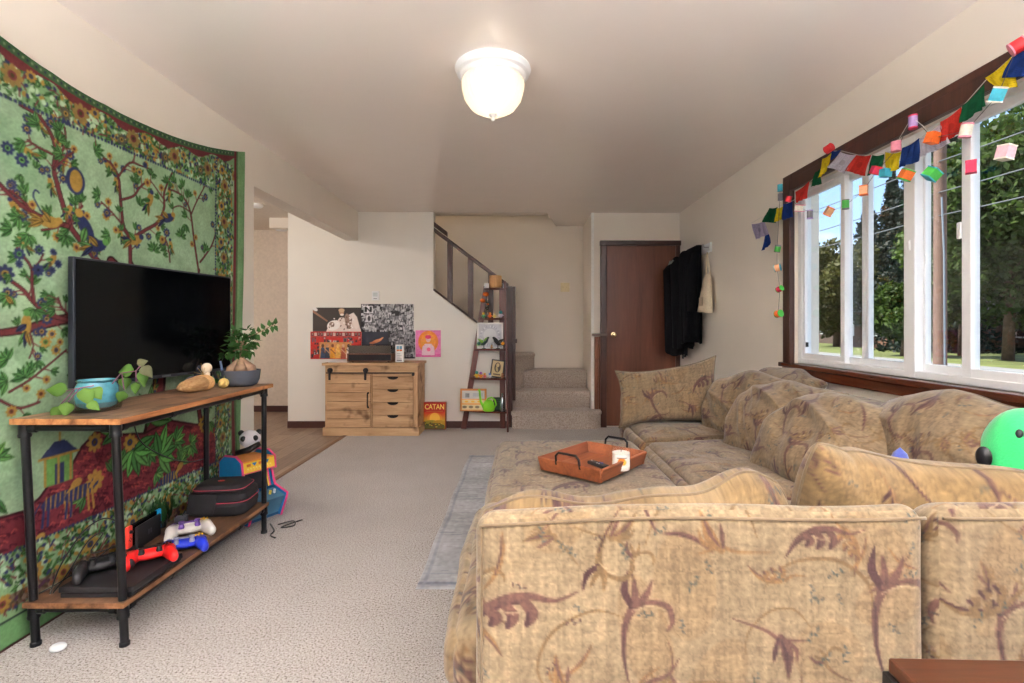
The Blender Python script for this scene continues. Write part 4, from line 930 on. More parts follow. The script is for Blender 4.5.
B = [([(108, 270), (95, 258), (80, 240), (70, 225), (63, 204), (58, 186), (54, 169), (56, 151), (51, 134), (39, 116), (21, 105)], .034, .010),
     ([(54, 169), (61, 155), (66, 140), (65, 127)], .014, .006), ([(54, 169), (66, 158), (74, 152)], .010, .005), ([(52, 154), (38, 147), (28, 140)], .012, .005),
     ([(68, 226), (48, 220), (32, 212), (18, 202), (0, 184)], .026, .012), ([(32, 212), (22, 200), (10, 190)], .012, .006), ([(70, 224), (77, 212), (83, 206)], .014, .006), ([(64, 224), (54, 228), (42, 230)], .012, .006),
     ([(131, 268), (130, 239), (124, 226), (121, 200), (119, 178), (113, 166), (104, 158)], .028, .008), ([(121, 200), (134, 196), (140, 188), (145, 183)], .014, .006), ([(118, 178), (130, 163), (142, 166), (152, 170)], .012, .005),
     ([(130, 240), (146, 230), (158, 222), (164, 208), (164, 192), (172, 173)], .022, .007), ([(124, 226), (112, 212), (102, 202)], .010, .005), ([(164, 200), (156, 188), (150, 180)], .009, .004),
     ([(199, 275), (194, 240), (190, 212), (184, 198), (176, 192), (168, 189)], .018, .006), ([(191, 214), (198, 198), (206, 184)], .010, .005), ([(200, 262), (212, 246), (218, 225), (219, 208)], .014, .006), ([(190, 212), (180, 206), (172, 208)], .008, .004),
     ([(0, 333), (22, 330), (45, 324), (66, 319), (90, 316)], .030, .034), ([(68, 320), (48, 314), (34, 302), (24, 290), (12, 281)], .022, .010), ([(35, 303), (33, 285), (32, 268), (24, 256), (18, 248)], .016, .007),
     ([(32, 270), (40, 262), (44, 254)], .008, .005), ([(70, 316), (62, 308), (58, 298)], .012, .006), ([(30, 330), (34, 346), (30, 358)], .008, .004), ([(10, 392), (30, 380), (52, 362), (66, 350)], .010, .005),
     ([(0, 400), (20, 408), (40, 402)], .012, .006), ([(170, 262), (168, 246), (165, 238)], .010, .005)]
branch([(112, 262), (130, 285), (150, 320), (160, 360), (158, 400), (150, 440)], .060, .075)
branch([(131, 262), (140, 285), (152, 318)], .03, .045); branch([(199, 270), (196, 300), (200, 340), (196, 380), (200, 425)], .020, .026)
branch([(90, 316), (120, 320), (150, 335)], .05, .05)
for q in B: branch(*q, dens=.8)
for k in range(10):                       # trees on the part nearer than the photo's edge
    x0 = .1+.8*r_.rand(); y0 = .75+.9*r_.rand(); a = r_.rand()*2-.2; pts = [(x0, y0)]
    for i in range(7): a += .5*r_.normal(); pts.append((pts[-1][0]+.07*math.cos(a), pts[-1][1]+.07*math.sin(a)))
    if all(p_[0] < .9 for p_ in pts): branch(pts, .022, .007, px=False)
for (px, py, s_, c1, c2) in ((75, 182, .05, NAV, GLD), (20, 254, .03, NAV, LF2), (40, 250, .026, NAV, LF2), (39, 270, .032, NAV, NAV), (20, 264, .02, NAV, NAV), (6, 274, .045, NAV, GLD), (52, 270, .02, NAV, NAV), (58, 264, .022, NAV, NAV),
                             (53, 252, .018, NAV, NAV), (46, 342, .03, GLD, LF2), (56, 350, .028, GLD, NAV), (52, 334, .025, GLD, NAV), (60, 342, .02, GLD, RED), (42, 170, .024, NAV, GLD), (8, 148, .032, NAV, LF1), (22, 160, .034, NAV, LF1), (168, 158, .02, NAV, GLD), (145, 165, .02, NAV, NAV), (172, 186, .02, GLD, RED), (140, 172, .024, GLD, NAV)):
    flower(*tw(px, py), s_*.75, c1, c2)
tp.ell(tw(76, 181), .045, .055, 0, NAV); tp.ell(tw(76.5, 181), .030, .045, 0, GLD)
for (px, py, a, n_) in ((20, 218, 3.6, 5), (30, 235, 4.4, 5), (66, 236, 4.6, 6), (95, 150, .3, 5), (38, 125, 2.6, 4), (58, 140, 1.0, 4), (10, 296, 4.2, 5), (36, 310, 4.6, 6), (88, 242, .9, 5), (100, 196, 3.0, 5), (110, 236, 3.4, 5), (140, 205, 1.2, 4), (186, 225, 4.5, 4), (206, 250, 1.4, 5), (12, 230, 3, 4), (8, 360, 2.5, 6), (25, 378, 1.9, 6), (8, 382, 3.2, 5), (60, 130, 2, 4), (154, 250, 1.5, 7), (181, 236, 1.4, 7), (62, 155, 3, 4)):
    spray(*tw(px, py), a, n_, .042)
bird(*tw(86, 228), .06, 2.2, NAV, GLD, LF1); bird(*tw(98, 246), .05, .3, NAV, LF1, GLD); bird(*tw(50, 222), .045, .1, GLD, GLD, GLD); bird(*tw(136, 240), .045, .3, GLD, NAV, LF1); bird(*tw(168, 218), .045, .4, NAV, GLD, GLD); bird(*tw(150, 200), .04, 1.2, GLD, NAV, LF2); bird(*tw(27, 325), .04, 1.5, GLD, LF1, NAV)
tp.curve([tw(43, 214), tw(38, 206), tw(33, 196), tw(35, 190), tw(39, 193)], .006, NAV)
# crimson earth with plants, little house and animals
hill = [(0, .34), (0, .52), (.4, .60), (.91, .48), (1.02, .47), (1.08, .50), (1.13, .55), (1.2, .56), (1.26, .65), (1.33, .70), (1.45, .66), (1.62, .63), (1.8, .66), (2.0, .60), (2.2, .56), (2.6, .56), (2.6, .34)]
tp.poly(hill, (112, 44, 52)); tp.line(hill[1:-1], .010, (60, 24, 30))
for k in range(1500):
    x, y = r_.rand()*2.5, .34+.36*r_.rand(); q = np.interp(x, [h_[0] for h_ in hill[1:-1]], [h_[1] for h_ in hill[1:-1]])
    if y < q-.02: a = r_.rand()*3; tp.curve([(x, y), (x+.012*math.cos(a), y+.012), (x+.022, y+.004)], .004, (70, 22, 34) if k % 3 else (166, 70, 66))
for k in range(46):
    x, y = r_.rand()*2.45, .38+.34*r_.rand(); (spray(x, y, r_.rand()*6, 5, .045+.03*r_.rand(), (LF1, LF2, (110, 170, 80))) if k % 3 else flower(x, y, .03+.02*r_.rand(), GLD, NAV))
for (px, py, s_, a) in ((150, 420, .13, 1.2), (135, 450, .12, 5.2), (160, 455, .12, .4), (120, 430, .10, 2.2)): spray(*tw(px, py), a, 6, s_, (LF1, (98, 170, 82), LF2))
for (px, py) in ((58, 500), (80, 492), (170, 478), (18, 560)):    # striped animals
    x, y = tw(px, py)
    tp.ell((x, y), .07, .028, .1, NAV)
    for i in range(6): tp.line([(x-.05+.02*i, y-.024), (x-.046+.02*i, y+.024)], .005, GLD)
    for dx in (-.055, -.035, .035, .055): tp.line([(x+dx, y), (x+dx*1.15, y-.085)], .011, GLD if dx > 0 else NAV)
    tp.ell((x+.085, y+.04), .026, .018, .5, GLD); tp.line([(x+.05, y+.01), (x+.085, y+.04)], .02, GLD); tp.line([(x-.07, y+.01), (x-.10, y-.03)], .006, NAV)
x, y = tw(60, 478); tp.rect(x-.06, x+.06, y-.02, y+.09, (100, 150, 80)); tp.rect(x-.02, x+.02, y-.02, y+.06, NAV)
for i in range(3): tp.rect(x-.065+i*.055, x-.055+i*.055, y-.02, y+.09, GLD)
tp.poly([(x-.085, y+.09), (x+.085, y+.09), (x+.02, y+.15), (x-.02, y+.15)], NAV); tp.line([(x-.085, y+.09), (x+.085, y+.09)], .010, GLD); tp.line([(x, y+.15), (x, y+.18)], .008, GLD)
for k in range(40):                       # small scattered sprigs over the field
    x, y = r_.rand()*2.2, .75+1.15*r_.rand(); t = r_.rand()
    if t < .6: spray(x, y, r_.rand()*6.3, 3, .03)
    elif t < .8: flower(x, y, .014, NAV, GLD)
    else: tleaf(x, y, r_.rand()*6.3, .04, .016, GLD)
# borders
def floral_band(x0, x1, y0f, y1f, n, seed):
    rr = np.random.RandomState(seed)
    for k in range(n):
        x = x0+(x1-x0)*rr.rand(); lo, hi = y0f(x), y1f(x); y = lo+(hi-lo)*rr.rand(); t = rr.rand()
        if t < .34: tleaf(x, y, rr.rand()*6.3, .022+.02*rr.rand(), .012, LF1 if rr.rand() < .6 else LF2)
        elif t < .52: tp.ell((x, y), .010, .007, rr.rand()*3, NAV)
        elif t < .66: tp.line([(x, y), (x+.02*rr.normal(), y+.02*rr.normal())], .005, RED)
        elif t < .82: tp.ell((x, y), .011, .008, rr.rand()*3, GLD)
        else: tp.ell((x, y), .010, .012, 0, (176, 206, 170))
XR = 3.055-TY0
band = lambda: None
tp.poly([(0, 1.96), (XR, 1.96)]+[(x, ttop(x+TY0)-.045) for x in np.linspace(XR+.3, 0, 30)], (120, 158, 112))
floral_band(0, XR+.12, lambda x: 1.965, lambda x: ttop(x+TY0)-.04, 1500, 1)
tp.poly([(x, ttop(x+TY0)-.055+.016*math.sin(x*24)) for x in np.linspace(0, 2.5, 80)]+[(x, ttop(x+TY0)-.03) for x in np.linspace(2.5, 0, 30)], (104, 42, 48))
for k in range(9):
    x = .12+k*.285; y = (1.96+ttop(x+TY0))/2-.01
    flower(x, y, .040, (140, 116, 64), RED); flower(x+.07, y+.03, .022, GLD, NAV); flower(x-.07, y-.03, .026, (84, 84, 66), GLD)
tp.poly([(x, ttop(x+TY0)-.032) for x in np.linspace(0, 2.6, 40)]+[(x, ttop(x+TY0)+.05) for x in np.linspace(2.6, 0, 40)], (58, 92, 58))
for k in range(150):
    x = k*.0172; tp.ell((x, ttop(x+TY0)-.016), .004, .005, 0, (130, 158, 116) if k % 2 else (36, 44, 70))
for k in range(130):
    if k*.0172 < XR: tp.rect(k*.0172, k*.0172+.011, 1.955, 1.967, NAV)
tp.rect(XR, 3, .0, 2.0, (120, 158, 112)); 
rr = np.random.RandomState(9)
floral_band(XR+.01, XR+.18, lambda x: .1, lambda x: 2.15, 1500, 2)
for k in range(9): flower(XR+.09, .25+k*.22, .036, (140, 116, 64), RED); flower(XR+.06, .34+k*.22, .03, GLD, NAV)
for k in range(120): tp.rect(XR-.004, XR+.007, .1+k*.0172, .1+k*.0172+.011, NAV)
tp.rect(XR+.195, XR+.220, .0, 2.4, (104, 42, 48)); tp.rect(XR+.220, XR+.235, 0, 2.4, (70, 104, 66)); tp.rect(XR+.235, 3, 0, 2.4, (126, 170, 118))
tp.rect(0, XR+.2, .10, .34, (128, 164, 120)); floral_band(0, XR+.18, lambda x: .12, lambda x: .34, 2300, 3)
tp.rect(0, XR+.2, .14, .19, (104, 42, 48), .55)
for k in range(10): flower(.1+k*.24, .23, .034, GLD, NAV); flower(.22+k*.24, .17, .03, (150, 118, 52), RED)
tp.rect(0, 3, 0, .10, (112, 160, 106)); tp.rect(0, 3, .10, .108, (40, 60, 50))
for k in range(140): tp.rect(k*.0172, k*.0172+.010, .336, .346, NAV)
tp.a *= .88; tp.noise(.10, (16, 16), 3); tp.noise(.12, (150, 150), 6)
nu, nv = 560, 500
Yv = np.linspace(TY0, TY1, nu); S_ = np.linspace(0, 1, nv); YY, SS = np.meshgrid(Yv, S_, indexing='ij'); YY = YY.ravel(); SS = SS.ravel()
TT = ttop(YY); Z = .012+SS*(TT-.012)
X = TX+.008*np.sin(YY*9+SS*2)*(1-SS)+.006*fbm(np.stack([YY*3, SS*3, 0*YY], -1), 4, 3)+.004*fbm(np.stack([YY*12, SS*5, 0*YY], -1), 6, 2)
X += .035*np.exp(-((YY-3.30)/.05)**2)*(1-SS)**1.2*np.abs(np.sin(SS*5+1))
YY2 = YY-.07*np.clip((YY-2.9)/.45, 0, 1)**2*(1-SS)**1.5
cols = tp.get(YY-TY0, Z)
N_ = nu*nv; Pf = np.stack([np.maximum(X, TX-.001), YY2, Z], 1); Pb = Pf-np.array([.003, 0, 0])
ii = lambda a, b: a*nv+b
ring = [ii(a, 0) for a in range(nu)]+[ii(nu-1, b_) for b_ in range(1, nv)]+[ii(a, nv-1) for a in range(nu-2, -1, -1)]+[ii(0, b_) for b_ in range(nv-2, 0, -1)]
# flange: a 3 mm hem joins front and a coarse back
M_tap = painted('printed_cotton', .9, .15, weave=160, bmp=.2)
hem = np.array([[ring[k], ring[k]+N_, ring[(k+1) % len(ring)]+N_, ring[(k+1) % len(ring)]] for k in range(len(ring))])
o = np_mesh('wall_tapestry', np.vstack([Pf, Pb]), np.vstack([grid_faces(nu, nv), grid_faces(nu, nv, N_, True), hem]), M_tap, None, np.vstack([cols, cols]))
o['label'] = 'large green printed tapestry with red trees, birds and a flowered border'; o['category'] = 'tapestry'

# ================================================================ console table: black pipe frame, two wooden boards
M_top = wood('reclaimed_board', rgb(78, 58, 45), rgb(154, 120, 92), 'Y', 6, .5, .35, knots=9, bmp=.25)
M_shelf = wood('rustic_shelf', rgb(62, 44, 34), rgb(124, 90, 66), 'Y', 6, .45, .4, knots=7, bmp=.3)
M_pipe = plain('black_pipe', rgb(24, 24, 27), .38, .4, var=.15, bmp=.1)
M_end = wood('board_end_grain', rgb(116, 70, 42), rgb(196, 138, 88), 'Y', 10, .5, .3, knots=8)
e = empty('console_table', (-1.588, 2.345, 0), 0, 'industrial console table with wooden top and lower shelf on black pipe legs', 'table')
LX, LY = .160, .500
TOPZ, SHZ = .827, .168
def board(name, z1, t, m_, hx=.192, ya=-.562, yb=.535):
    b_ = MB(); b_.box(-hx, hx, ya, yb, z1-t, z1); o_ = b_.build(name, m_, e, bevel=.003); ME = M_end if name == 'table_top' else wood('shelf_end_grain', rgb(70, 46, 32), rgb(150, 106, 72), 'Y', 10, .5, .3, knots=8)
    gp = MB(); gp.box(-hx-.001, hx+.001, ya-.002, ya+.0005, z1-t+.001, z1-.001); gp.box(hx-.0005, hx+.002, ya-.001, yb+.001, z1-t+.001, z1-.001); gp.build('board_edge', ME, o_)
    return o_
board('table_top', TOPZ, .022, M_top); board('shelf', SHZ, .020, M_shelf, .178, -.530, .515)
def ly(sy, z): return sy*LY-(.042*z/.8 if sy < 0 else 0)       # the near legs splay a little
for sx in (-1, 1):
    for sy in (-1, 1):
        l_ = MB(); x = sx*LX
        l_.tube([(x, ly(sy, 0), 0), (x, ly(sy, TOPZ-.03), TOPZ-.03)], .0135, 16)
        for z in (SHZ-.035, TOPZ-.038): l_.lathe([(.0135, -.03), (.019, -.03), (.020, -.022), (.018, -.018), (.018, .018), (.020, .022), (.019, .03), (.0135, .03)], (x, ly(sy, z), z), 16)
        l_.lathe([(0, 0), (.017, 0), (.017, .012), (.0135, .016)], (x, ly(sy, 0), 0), 16)
        l_.build('leg', M_pipe, e, smooth=.7)
for z in (SHZ-.033, TOPZ-.036):
    ya, yb = ly(-1, z), ly(1, z)
    for sx in (-1, 1):
        l_ = MB(); l_.tube([(sx*LX, ya, z), (sx*LX, yb, z)], .0115, 14)
        for yy, sg in ((ya+.02, -1), (yb-.02, 1)): l_.lathe([(.0115, 0), (.0165, 0), (.0165, .022), (.0115, .026)], (sx*LX, yy, z), 14, (PI/2*sg, 0, 0))
        for k in (-.25, .25): l_.lathe([(.0115, -.012), (.015, -.012), (.015, .012), (.0115, .012)], (sx*LX, k, z), 14, (PI/2, 0, 0))
        l_.build('rail', M_pipe, e, smooth=.7)
    for yy in (ya, yb):
        l_ = MB(); l_.tube([(-LX, yy, z), (LX, yy, z)], .0115, 14)
        for sx in (-1, 1): l_.lathe([(.0115, 0), (.0165, 0), (.0165, .022), (.0115, .026)], (sx*(LX-.02), yy, z), 14, (0, -PI/2*sx, 0))
        l_.build('rail', M_pipe, e, smooth=.7)

# ================================================================ television
tv0, tv1 = Vector((-1.752, 2.0)), Vector((-1.630, 2.870)); d_ = (tv1-tv0); L_ = d_.length; ang = math.atan2(d_.y, d_.x)
mid = (tv0+tv1)/2
e = empty('television', (mid.x, mid.y, TOPZ), ang, 'black flat television standing on the console table before the tapestry', 'television')
M_tvb = plain('tv_bezel', rgb(38, 42, 50), .35, .2, var=.04); 
m, nt, b = nodes('tv_screen'); setb(b, .08, 0, .22); b.inputs['Base Color'].default_value = (.0020, .0025, .003, 1); M_scr = m
M_blp = plain('black_plastic', rgb(20, 20, 22), .4)
zb, zt = .078, .596
b_ = MB(); b_.box(-L_/2, L_/2, -.004, .022, zb, zt); b_.box(-L_*.36, L_*.36, .02, .055, zb+.03, zt-.15); b_.build('housing', M_tvb, e, bevel=.003)
b_ = MB(); b_.box(-L_/2+.009, L_/2-.009, -.0055, -.003, zb+.016, zt-.009); b_.build('screen', M_scr, e)
for sx in (-1, 1):
    b_ = MB(); x = sx*L_*.36; b_.tube([(x, .01, zb+.01), (x, -.02, .03), (x+sx*.02, -.085, .007)], [.009, .009, .007], 8); b_.tube([(x, .01, zb+.01), (x, .03, .03), (x+sx*.01, .085, .007)], [.009, .009, .007], 8); b_.build('foot', M_blp, e, smooth=.8)
MB().cbox((0, -.0062, zb+.008), (.05, .001, .008)).build('badge', plain('badge_grey', rgb(120, 124, 130), .3, .6), e)

# ================================================================ things on the console top
# trailing plant in a teal jar
pc = Vector((-1.635, 1.975, TOPZ))
e = empty('potted_trailing_plant', pc, 0, 'trailing green plant in a glazed teal pot at the near end of the table', 'potted plant')
M_teal = plain('teal_glaze', rgb(74, 140, 156), .2, var=.30, scale=26, coat=.5)
MB().lathe([(0, .012), (.055, .012), (.064, .022), (.068, .05), (.067, .090), (.059, .108), (.066, .116), (.061, .117), (.053, .106), (.060, .08), (0, .08)], (0, 0, 0), 40).build('pot', M_teal, e, smooth=.9)
MB().lathe([(0, 0), (.070, 0), (.076, .006), (.078, .034), (.075, .034), (.073, .008), (0, .005)], (0, 0, 0), 40).build('glass_saucer', glassy('saucer_glass', (.96, .98, .98), .3), e, smooth=.9)
MB().lathe([(0, .086), (.058, .086)], (0, 0, 0), 24).build('soil', plain('soil', rgb(62, 44, 34), .95, var=.3, scale=90, bmp=.6), e)
M_lv = leafmat('plant_leaf', rgb(66, 108, 42), rgb(112, 150, 66)); M_lvd = leafmat('plant_leaf_dull', rgb(92, 98, 66), rgb(122, 114, 90)); M_stem = plain('purple_stem', rgb(112, 66, 92), .6)
def P3(px, py, Y): return at_depth(px, py, Y)-pc
lv = [(68, 390, 1.90, (-1, -.1, .05), .085, .050, 0), (68, 402, 1.86, (.02, -.3, -1), .055, .042, 0), (60, 406, 1.86, (-.35, -.2, -.9), .06, .036, 0), (84, 388, 1.86, (.4, -.1, -.9), .07, .050, 0), (92, 388, 1.88, (.8, -.1, -.85), .055, .045, 0), (88, 402, 1.86, (.9, -.1, -.55), .055, .032, 0),
      (134, 370, 2.02, (-1, .0, -.1), .07, .050, 0), (125, 377, 2.02, (.1, -.1, -1), .05, .040, 0), (124, 391, 1.98, (-.35, -.1, -.9), .05, .038, 0), (136, 382, 2.0, (0, -.1, -1), .05, .030, 0), (142, 370, 2.0, (.2, -.1, -1), .07, .036, 0), (142, 366, 2.0, (.65, 0, -.7), .06, .040, 1), (137, 364, 2.04, (.6, .1, .2), .04, .032, 1)]
for k, (px, py, Y, d, L, Wd, kk) in enumerate(lv):
    q = P3(px, py, Y); MB().leaf(q, d, (.55, -.8, .3), L, Wd, .15, nseg=6).build('leaf', (M_lv, M_lvd)[kk], e, smooth=True, thick=.0012)
for pts in ([(.0, 0, .10), tuple(P3(92, 386, 1.90)), tuple(P3(74, 389, 1.88)), tuple(P3(66, 391, 1.88))], [tuple(P3(80, 388, 1.88)), tuple(P3(68, 402, 1.86))], [tuple(P3(74, 390, 1.88)), tuple(P3(61, 404, 1.86))],
            [(.01, 0, .10), tuple(P3(112, 384, 1.97)), tuple(P3(121, 373, 2.0)), tuple(P3(136, 371, 2.02)), tuple(P3(140, 366, 2.02))], [tuple(P3(122, 374, 2.0)), tuple(P3(124, 390, 1.98))], [tuple(P3(136, 370, 2.01)), tuple(P3(136, 382, 2.0))]):
    MB().tube(pts, .0022, 6).build('stem', M_stem, e, smooth=True)
# wicker duck
M_straw = wood('woven_straw', rgb(142, 104, 66), rgb(196, 160, 114), 'Y', 30, .7, .2, stretch=6, bmp=.5)
e = empty('wooden_duck', (-1.60, 2.535, TOPZ), .10, 'straw duck figure with white head lying before the television', 'figurine')
prof = [(-.165, .030, .006), (-.150, .034, .020), (-.11, .036, .034), (-.05, .036, .045), (.01, .037, .048), (.06, .037, .044), (.095, .038, .030), (.108, .038, .008)]
b_ = MB(); n_ = 24; vs = []
for y, z, r in prof:
    for j in range(n_): t = 2*PI*j/n_; vs.append((r*1.0*math.cos(t), y, z+r*.78*math.sin(t)))
b_.add(vs, [(i*n_+j, i*n_+(j+1) % n_, (i+1)*n_+(j+1) % n_, (i+1)*n_+j) for i in range(len(prof)-1) for j in range(n_)]+[tuple(range(n_)), tuple(range((len(prof)-1)*n_, len(prof)*n_))][::1])
b_.build('body', M_straw, e, smooth=.9)
b_ = MB()
for y in (.02, .035, .05, .065): b_.lathe([(.0375, -.005), (.040, 0), (.0375, .005)], (0, 0, 0), 24)
for v_i in range(len(b_.v)):
    k = v_i//(24*3); y = (.02, .035, .05, .065)[k]; x0, y0, z0 = b_.v[v_i]; b_.v[v_i] = (x0*1.28, y+z0, .037+y0*1.0)
b_.build('straw_binding', plain('straw_binding', rgb(206, 160, 104), .8, var=.2, scale=120), e, smooth=True)
b_ = MB(); b_.tube([(0, .075, .05), (0, .085, .085)], [.020, .016], 12); b_.ball((0, .086, .108), (.024, .029, .026)); hd_ = b_.build('head', plain('cream_head', rgb(236, 222, 196), .6), e, smooth=True)
MB().tube([(0, .102, .102), (.004, .125, .092)], [.009, .004], 10).build('beak', plain('beak_tan', rgb(206, 180, 134), .5), e, smooth=True)
for a in (-.9, -.45, 0, .5, .95): MB().tube([(0, .05, .078), (.012*a, .05+.05*a-.02, .078+.045*(1.3-abs(a)))], [.0014, .0008], 5).build('straw_stick', plain('dry_straw', rgb(196, 160, 104), .8), e)
e = empty('dark_duck', (-1.665, 2.60, TOPZ), .1, 'small dark blue duck head peeking behind the straw duck', 'figurine')
b_ = MB(); b_.ball((0, 0, .035), (.032, .07, .035)); b_.tube([(0, .04, .05), (0, .045, .09)], [.018, .016], 12); b_.ball((0, .045, .105), (.021, .027, .022)); b_.build('body', plain('navy_feather', rgb(30, 38, 58), .5), e, smooth=True)
e = empty('yellow_gourd', (-1.548, 2.665, TOPZ), .3, 'small yellow gourd beside the grey bowl', 'gourd')
b_ = MB(); b_.ball((0, 0, .026), (.026, .027, .026)); b_.tube([(0, -.015, .028), (0, -.035, .026), (-.002, -.052, .022)], [.018, .009, .003], 12); b_.build('body', plain('gourd_skin', rgb(226, 196, 120), .5, var=.12, scale=50), e, smooth=True)
MB().tube([(0, .005, .05), (.002, .008, .064)], [.004, .002], 6).build('stem', plain('stem_green', rgb(140, 140, 80), .7), e)
# ficus in ribbed grey bowl
fc = Vector((-1.515, 2.772, TOPZ))
e = empty('potted_ficus', fc, 0, 'small ficus with swollen roots in a ribbed slate grey bowl', 'potted plant')
MB().lathe([(0, 0), (.060, 0), (.078, .010), (.089, .035), (.094, .080), (.096, .086), (.088, .086), (.084, .070), (0, .068)], (0, 0, 0), 72, wob=lambda t, i: 1+(.012*math.cos(36*t) if i < 5 else 0)).build('bowl', plain('slate_bowl', rgb(74, 80, 92), .55, var=.08), e, smooth=.8)
MB().lathe([(0, .078), (.085, .074)], (0, 0, 0), 24).build('soil', plain('soil', (.1, .07, .05)), e)
M_root = plain('ficus_root', rgb(146, 116, 92), .7, var=.3, scale=40, bmp=.4)
b_ = MB()
for a, r in ((0, .030), (1.3, .026), (2.6, .032), (3.9, .026), (5.1, .030)):
    x, y = math.cos(a), math.sin(a); b_.tube([(x*.060, y*.050, .07), (x*.050, y*.043, .092), (x*.028, y*.026, .115), (0, 0, .145)], [r*.8, r, r*.75, .014], 14)
b_.tube([(0, 0, .13), (.005, 0, .18), (-.004, .004, .24)], [.016, .011, .007], 10); b_.build('trunk', M_root, e, smooth=True)
M_fic = leafmat('ficus_leaf', rgb(26, 66, 28), rgb(72, 120, 46)); rr = np.random.RandomState(8); st_ = MB()
fl = MB(); 
clus = [(-.055, 0, .22, .050), (-.02, -.02, .25, .050), (.03, .0, .23, .05), (-.045, .02, .28, .045), (.015, .02, .285, .045), (-.07, -.01, .17, .04), (.05, -.02, .19, .035), (.06, .01, .24, .03), (-.02, -.03, .19, .04), (.0, .03, .20, .04)]
for x, y, z, r in clus:
    st_.tube([(0, 0, .20), (x*.6, y*.6, (z+.2)/2), (x, y, z)], [.005, .003, .0015], 6)
    for k in range(24):
        d = Vector(rr.normal(size=3)); d.normalize(); p_ = Vector((x, y, z))+d*r*.45; fl.leaf(p_, d+Vector((0, 0, -.1)), (rr.normal()*.3, rr.normal()*.3, 1), .036, .022, .3, nseg=3)
br_ = [(.02, 0, .26), (.07, 0, .275), (.12, 0, .30), (.165, 0, .325), (.185, 0, .33)]
st_.tube(br_, [.004, .003, .0025, .002, .001], 6)
for k in range(14):
    t = k/13*3.99; i = int(t); q = Vector(br_[i]).lerp(Vector(br_[i+1]), t-i); fl.leaf(q, (.5*rr.normal(), .4*rr.normal(), (1 if k % 2 else -1)*.8), (.3, -.8, .4), .040, .022, .25, nseg=3)
st_.build('branches', M_root, e, smooth=True); fl.build('foliage', M_fic, e, smooth=True)
MB().tube([(-.085, -.02, .05), (-.098, -.025, .135)], [.006, .0055], 8).build('plant_marker', plain('blue_grey_stick', rgb(90, 110, 140), .5), e)
for a in (.3, 1.2): MB().leaf((-.105-.0, -.03, .02), (-.4*a, -.5, .6), (0, -1, .3), .03, .018).build('stray_leaf', M_fic, e)

# ================================================================ things on the lower shelf
SZ = SHZ
e = empty('game_console', (-1.535, 1.985, SZ), .02, 'flat matte black game console at the near end of the lower shelf', 'game console')
b_ = MB(); b_.add([(-.134, -.140, .020), (.134, -.140, .020), (.134, .140, .020), (-.134, .140, .020), (-.134, -.140, .040), (.130, -.140, .040), (.130, .140, .040), (-.134, .140, .040)], [(3, 2, 1, 0), (4, 5, 6, 7), (0, 1, 5, 4), (1, 2, 6, 5), (2, 3, 7, 6), (3, 0, 4, 7)])
M_con = plain('console_black', rgb(26, 26, 30), .55, var=.05)
b_.build('upper_shell', M_con, e, bevel=.003)
b_ = MB(); b_.add([(-.130, -.136, 0), (.118, -.136, 0), (.118, .136, 0), (-.130, .136, 0), (-.130, -.136, .0175), (.132, -.136, .0175), (.132, .136, .0175), (-.130, .136, .0175)], [(3, 2, 1, 0), (4, 5, 6, 7), (0, 1, 5, 4), (1, 2, 6, 5), (2, 3, 7, 6), (3, 0, 4, 7)])
b_.build('lower_shell', M_con, e, bevel=.003); MB().box(-.125, .124, -.13, .13, .016, .0205).build('seam', plain('seam_black', (.004, .004, .005), .3), e)
def gamepad(loc, rz, colm, lab, alt=None, s=1.0, tilt=(0, 0)):
    e = empty('game_controller', loc, rz, lab, 'game controller'); e.rotation_euler = (tilt[0], tilt[1], rz); e.scale = (s*1.1, s*1.1, s*1.45)
    b_ = MB(); b_.ball((0, .012, .020), (.062, .030, .016), n=28, m=14); b_.ball((0, .004, .021), (.040, .030, .014))
    for sx in (-1, 1):
        b_.ball((sx*.050, .012, .020), (.028, .028, .018), n=20); b_.tube([(sx*.050, .010, .020), (sx*.062, -.025, .018), (sx*.070, -.058, .016), (sx*.071, -.070, .0155)], [.020, .0185, .0145, .007], 16)
    b_.build('body', colm, e, smooth=True)
    for sx in (-1, 1): MB().lathe([(0, .028), (.011, .028), (.009, .034), (.007, .040), (.010, .043), (.010, .047), (.008, .046), (0, .045)], (sx*.026, -.010, 0), 18).build('thumbstick', alt or M_blp, e, smooth=.8)
    MB().cbox((0, .018, .035), (.040, .022, .004)).build('touchpad', alt or M_blp, e, bevel=.002)
    b_ = MB(); b_.cbox((-.050, .014, .037), (.018, .006, .005)); b_.cbox((-.050, .014, .037), (.006, .018, .005)); b_.build('direction_pad', alt or M_blp, e, bevel=.001)
    for k in range(4): MB().lathe([(0, .034), (.0042, .034), (.0042, .040), (0, .041)], (.050+.010*math.cos(k*PI/2), .014+.010*math.sin(k*PI/2), 0), 12).build('button', (plain('btn_y', rgb(230, 180, 40), .4) if alt is not None and alt is not M_blp else M_blp), e, smooth=.8)
    for sx in (-1, 1): MB().cbox((sx*.048, .036, .022), (.028, .014, .014)).build('shoulder_button', alt or M_blp, e, bevel=.004)
    return e
gamepad((-1.600, 1.955, SZ+.041), .80, plain('pad_black', rgb(28, 28, 31), .5), 'black game controller resting on the flat console')
gamepad((-1.480, 2.045, SZ+.041), .62, plain('pad_red', rgb(226, 34, 34), .35), 'red game controller resting on the flat console')
gamepad((-1.470, 2.235, SZ), .55, plain('pad_blue', rgb(30, 52, 190), .35), 'blue game controller on the shelf board', plain('pad_grey', rgb(150, 150, 170), .4))
gamepad((-1.555, 2.40, SZ), .65, plain('pad_white', rgb(226, 222, 216), .4), 'white and purple game controller behind the blue one', plain('pad_purple', rgb(104, 70, 150), .4), 1.1)
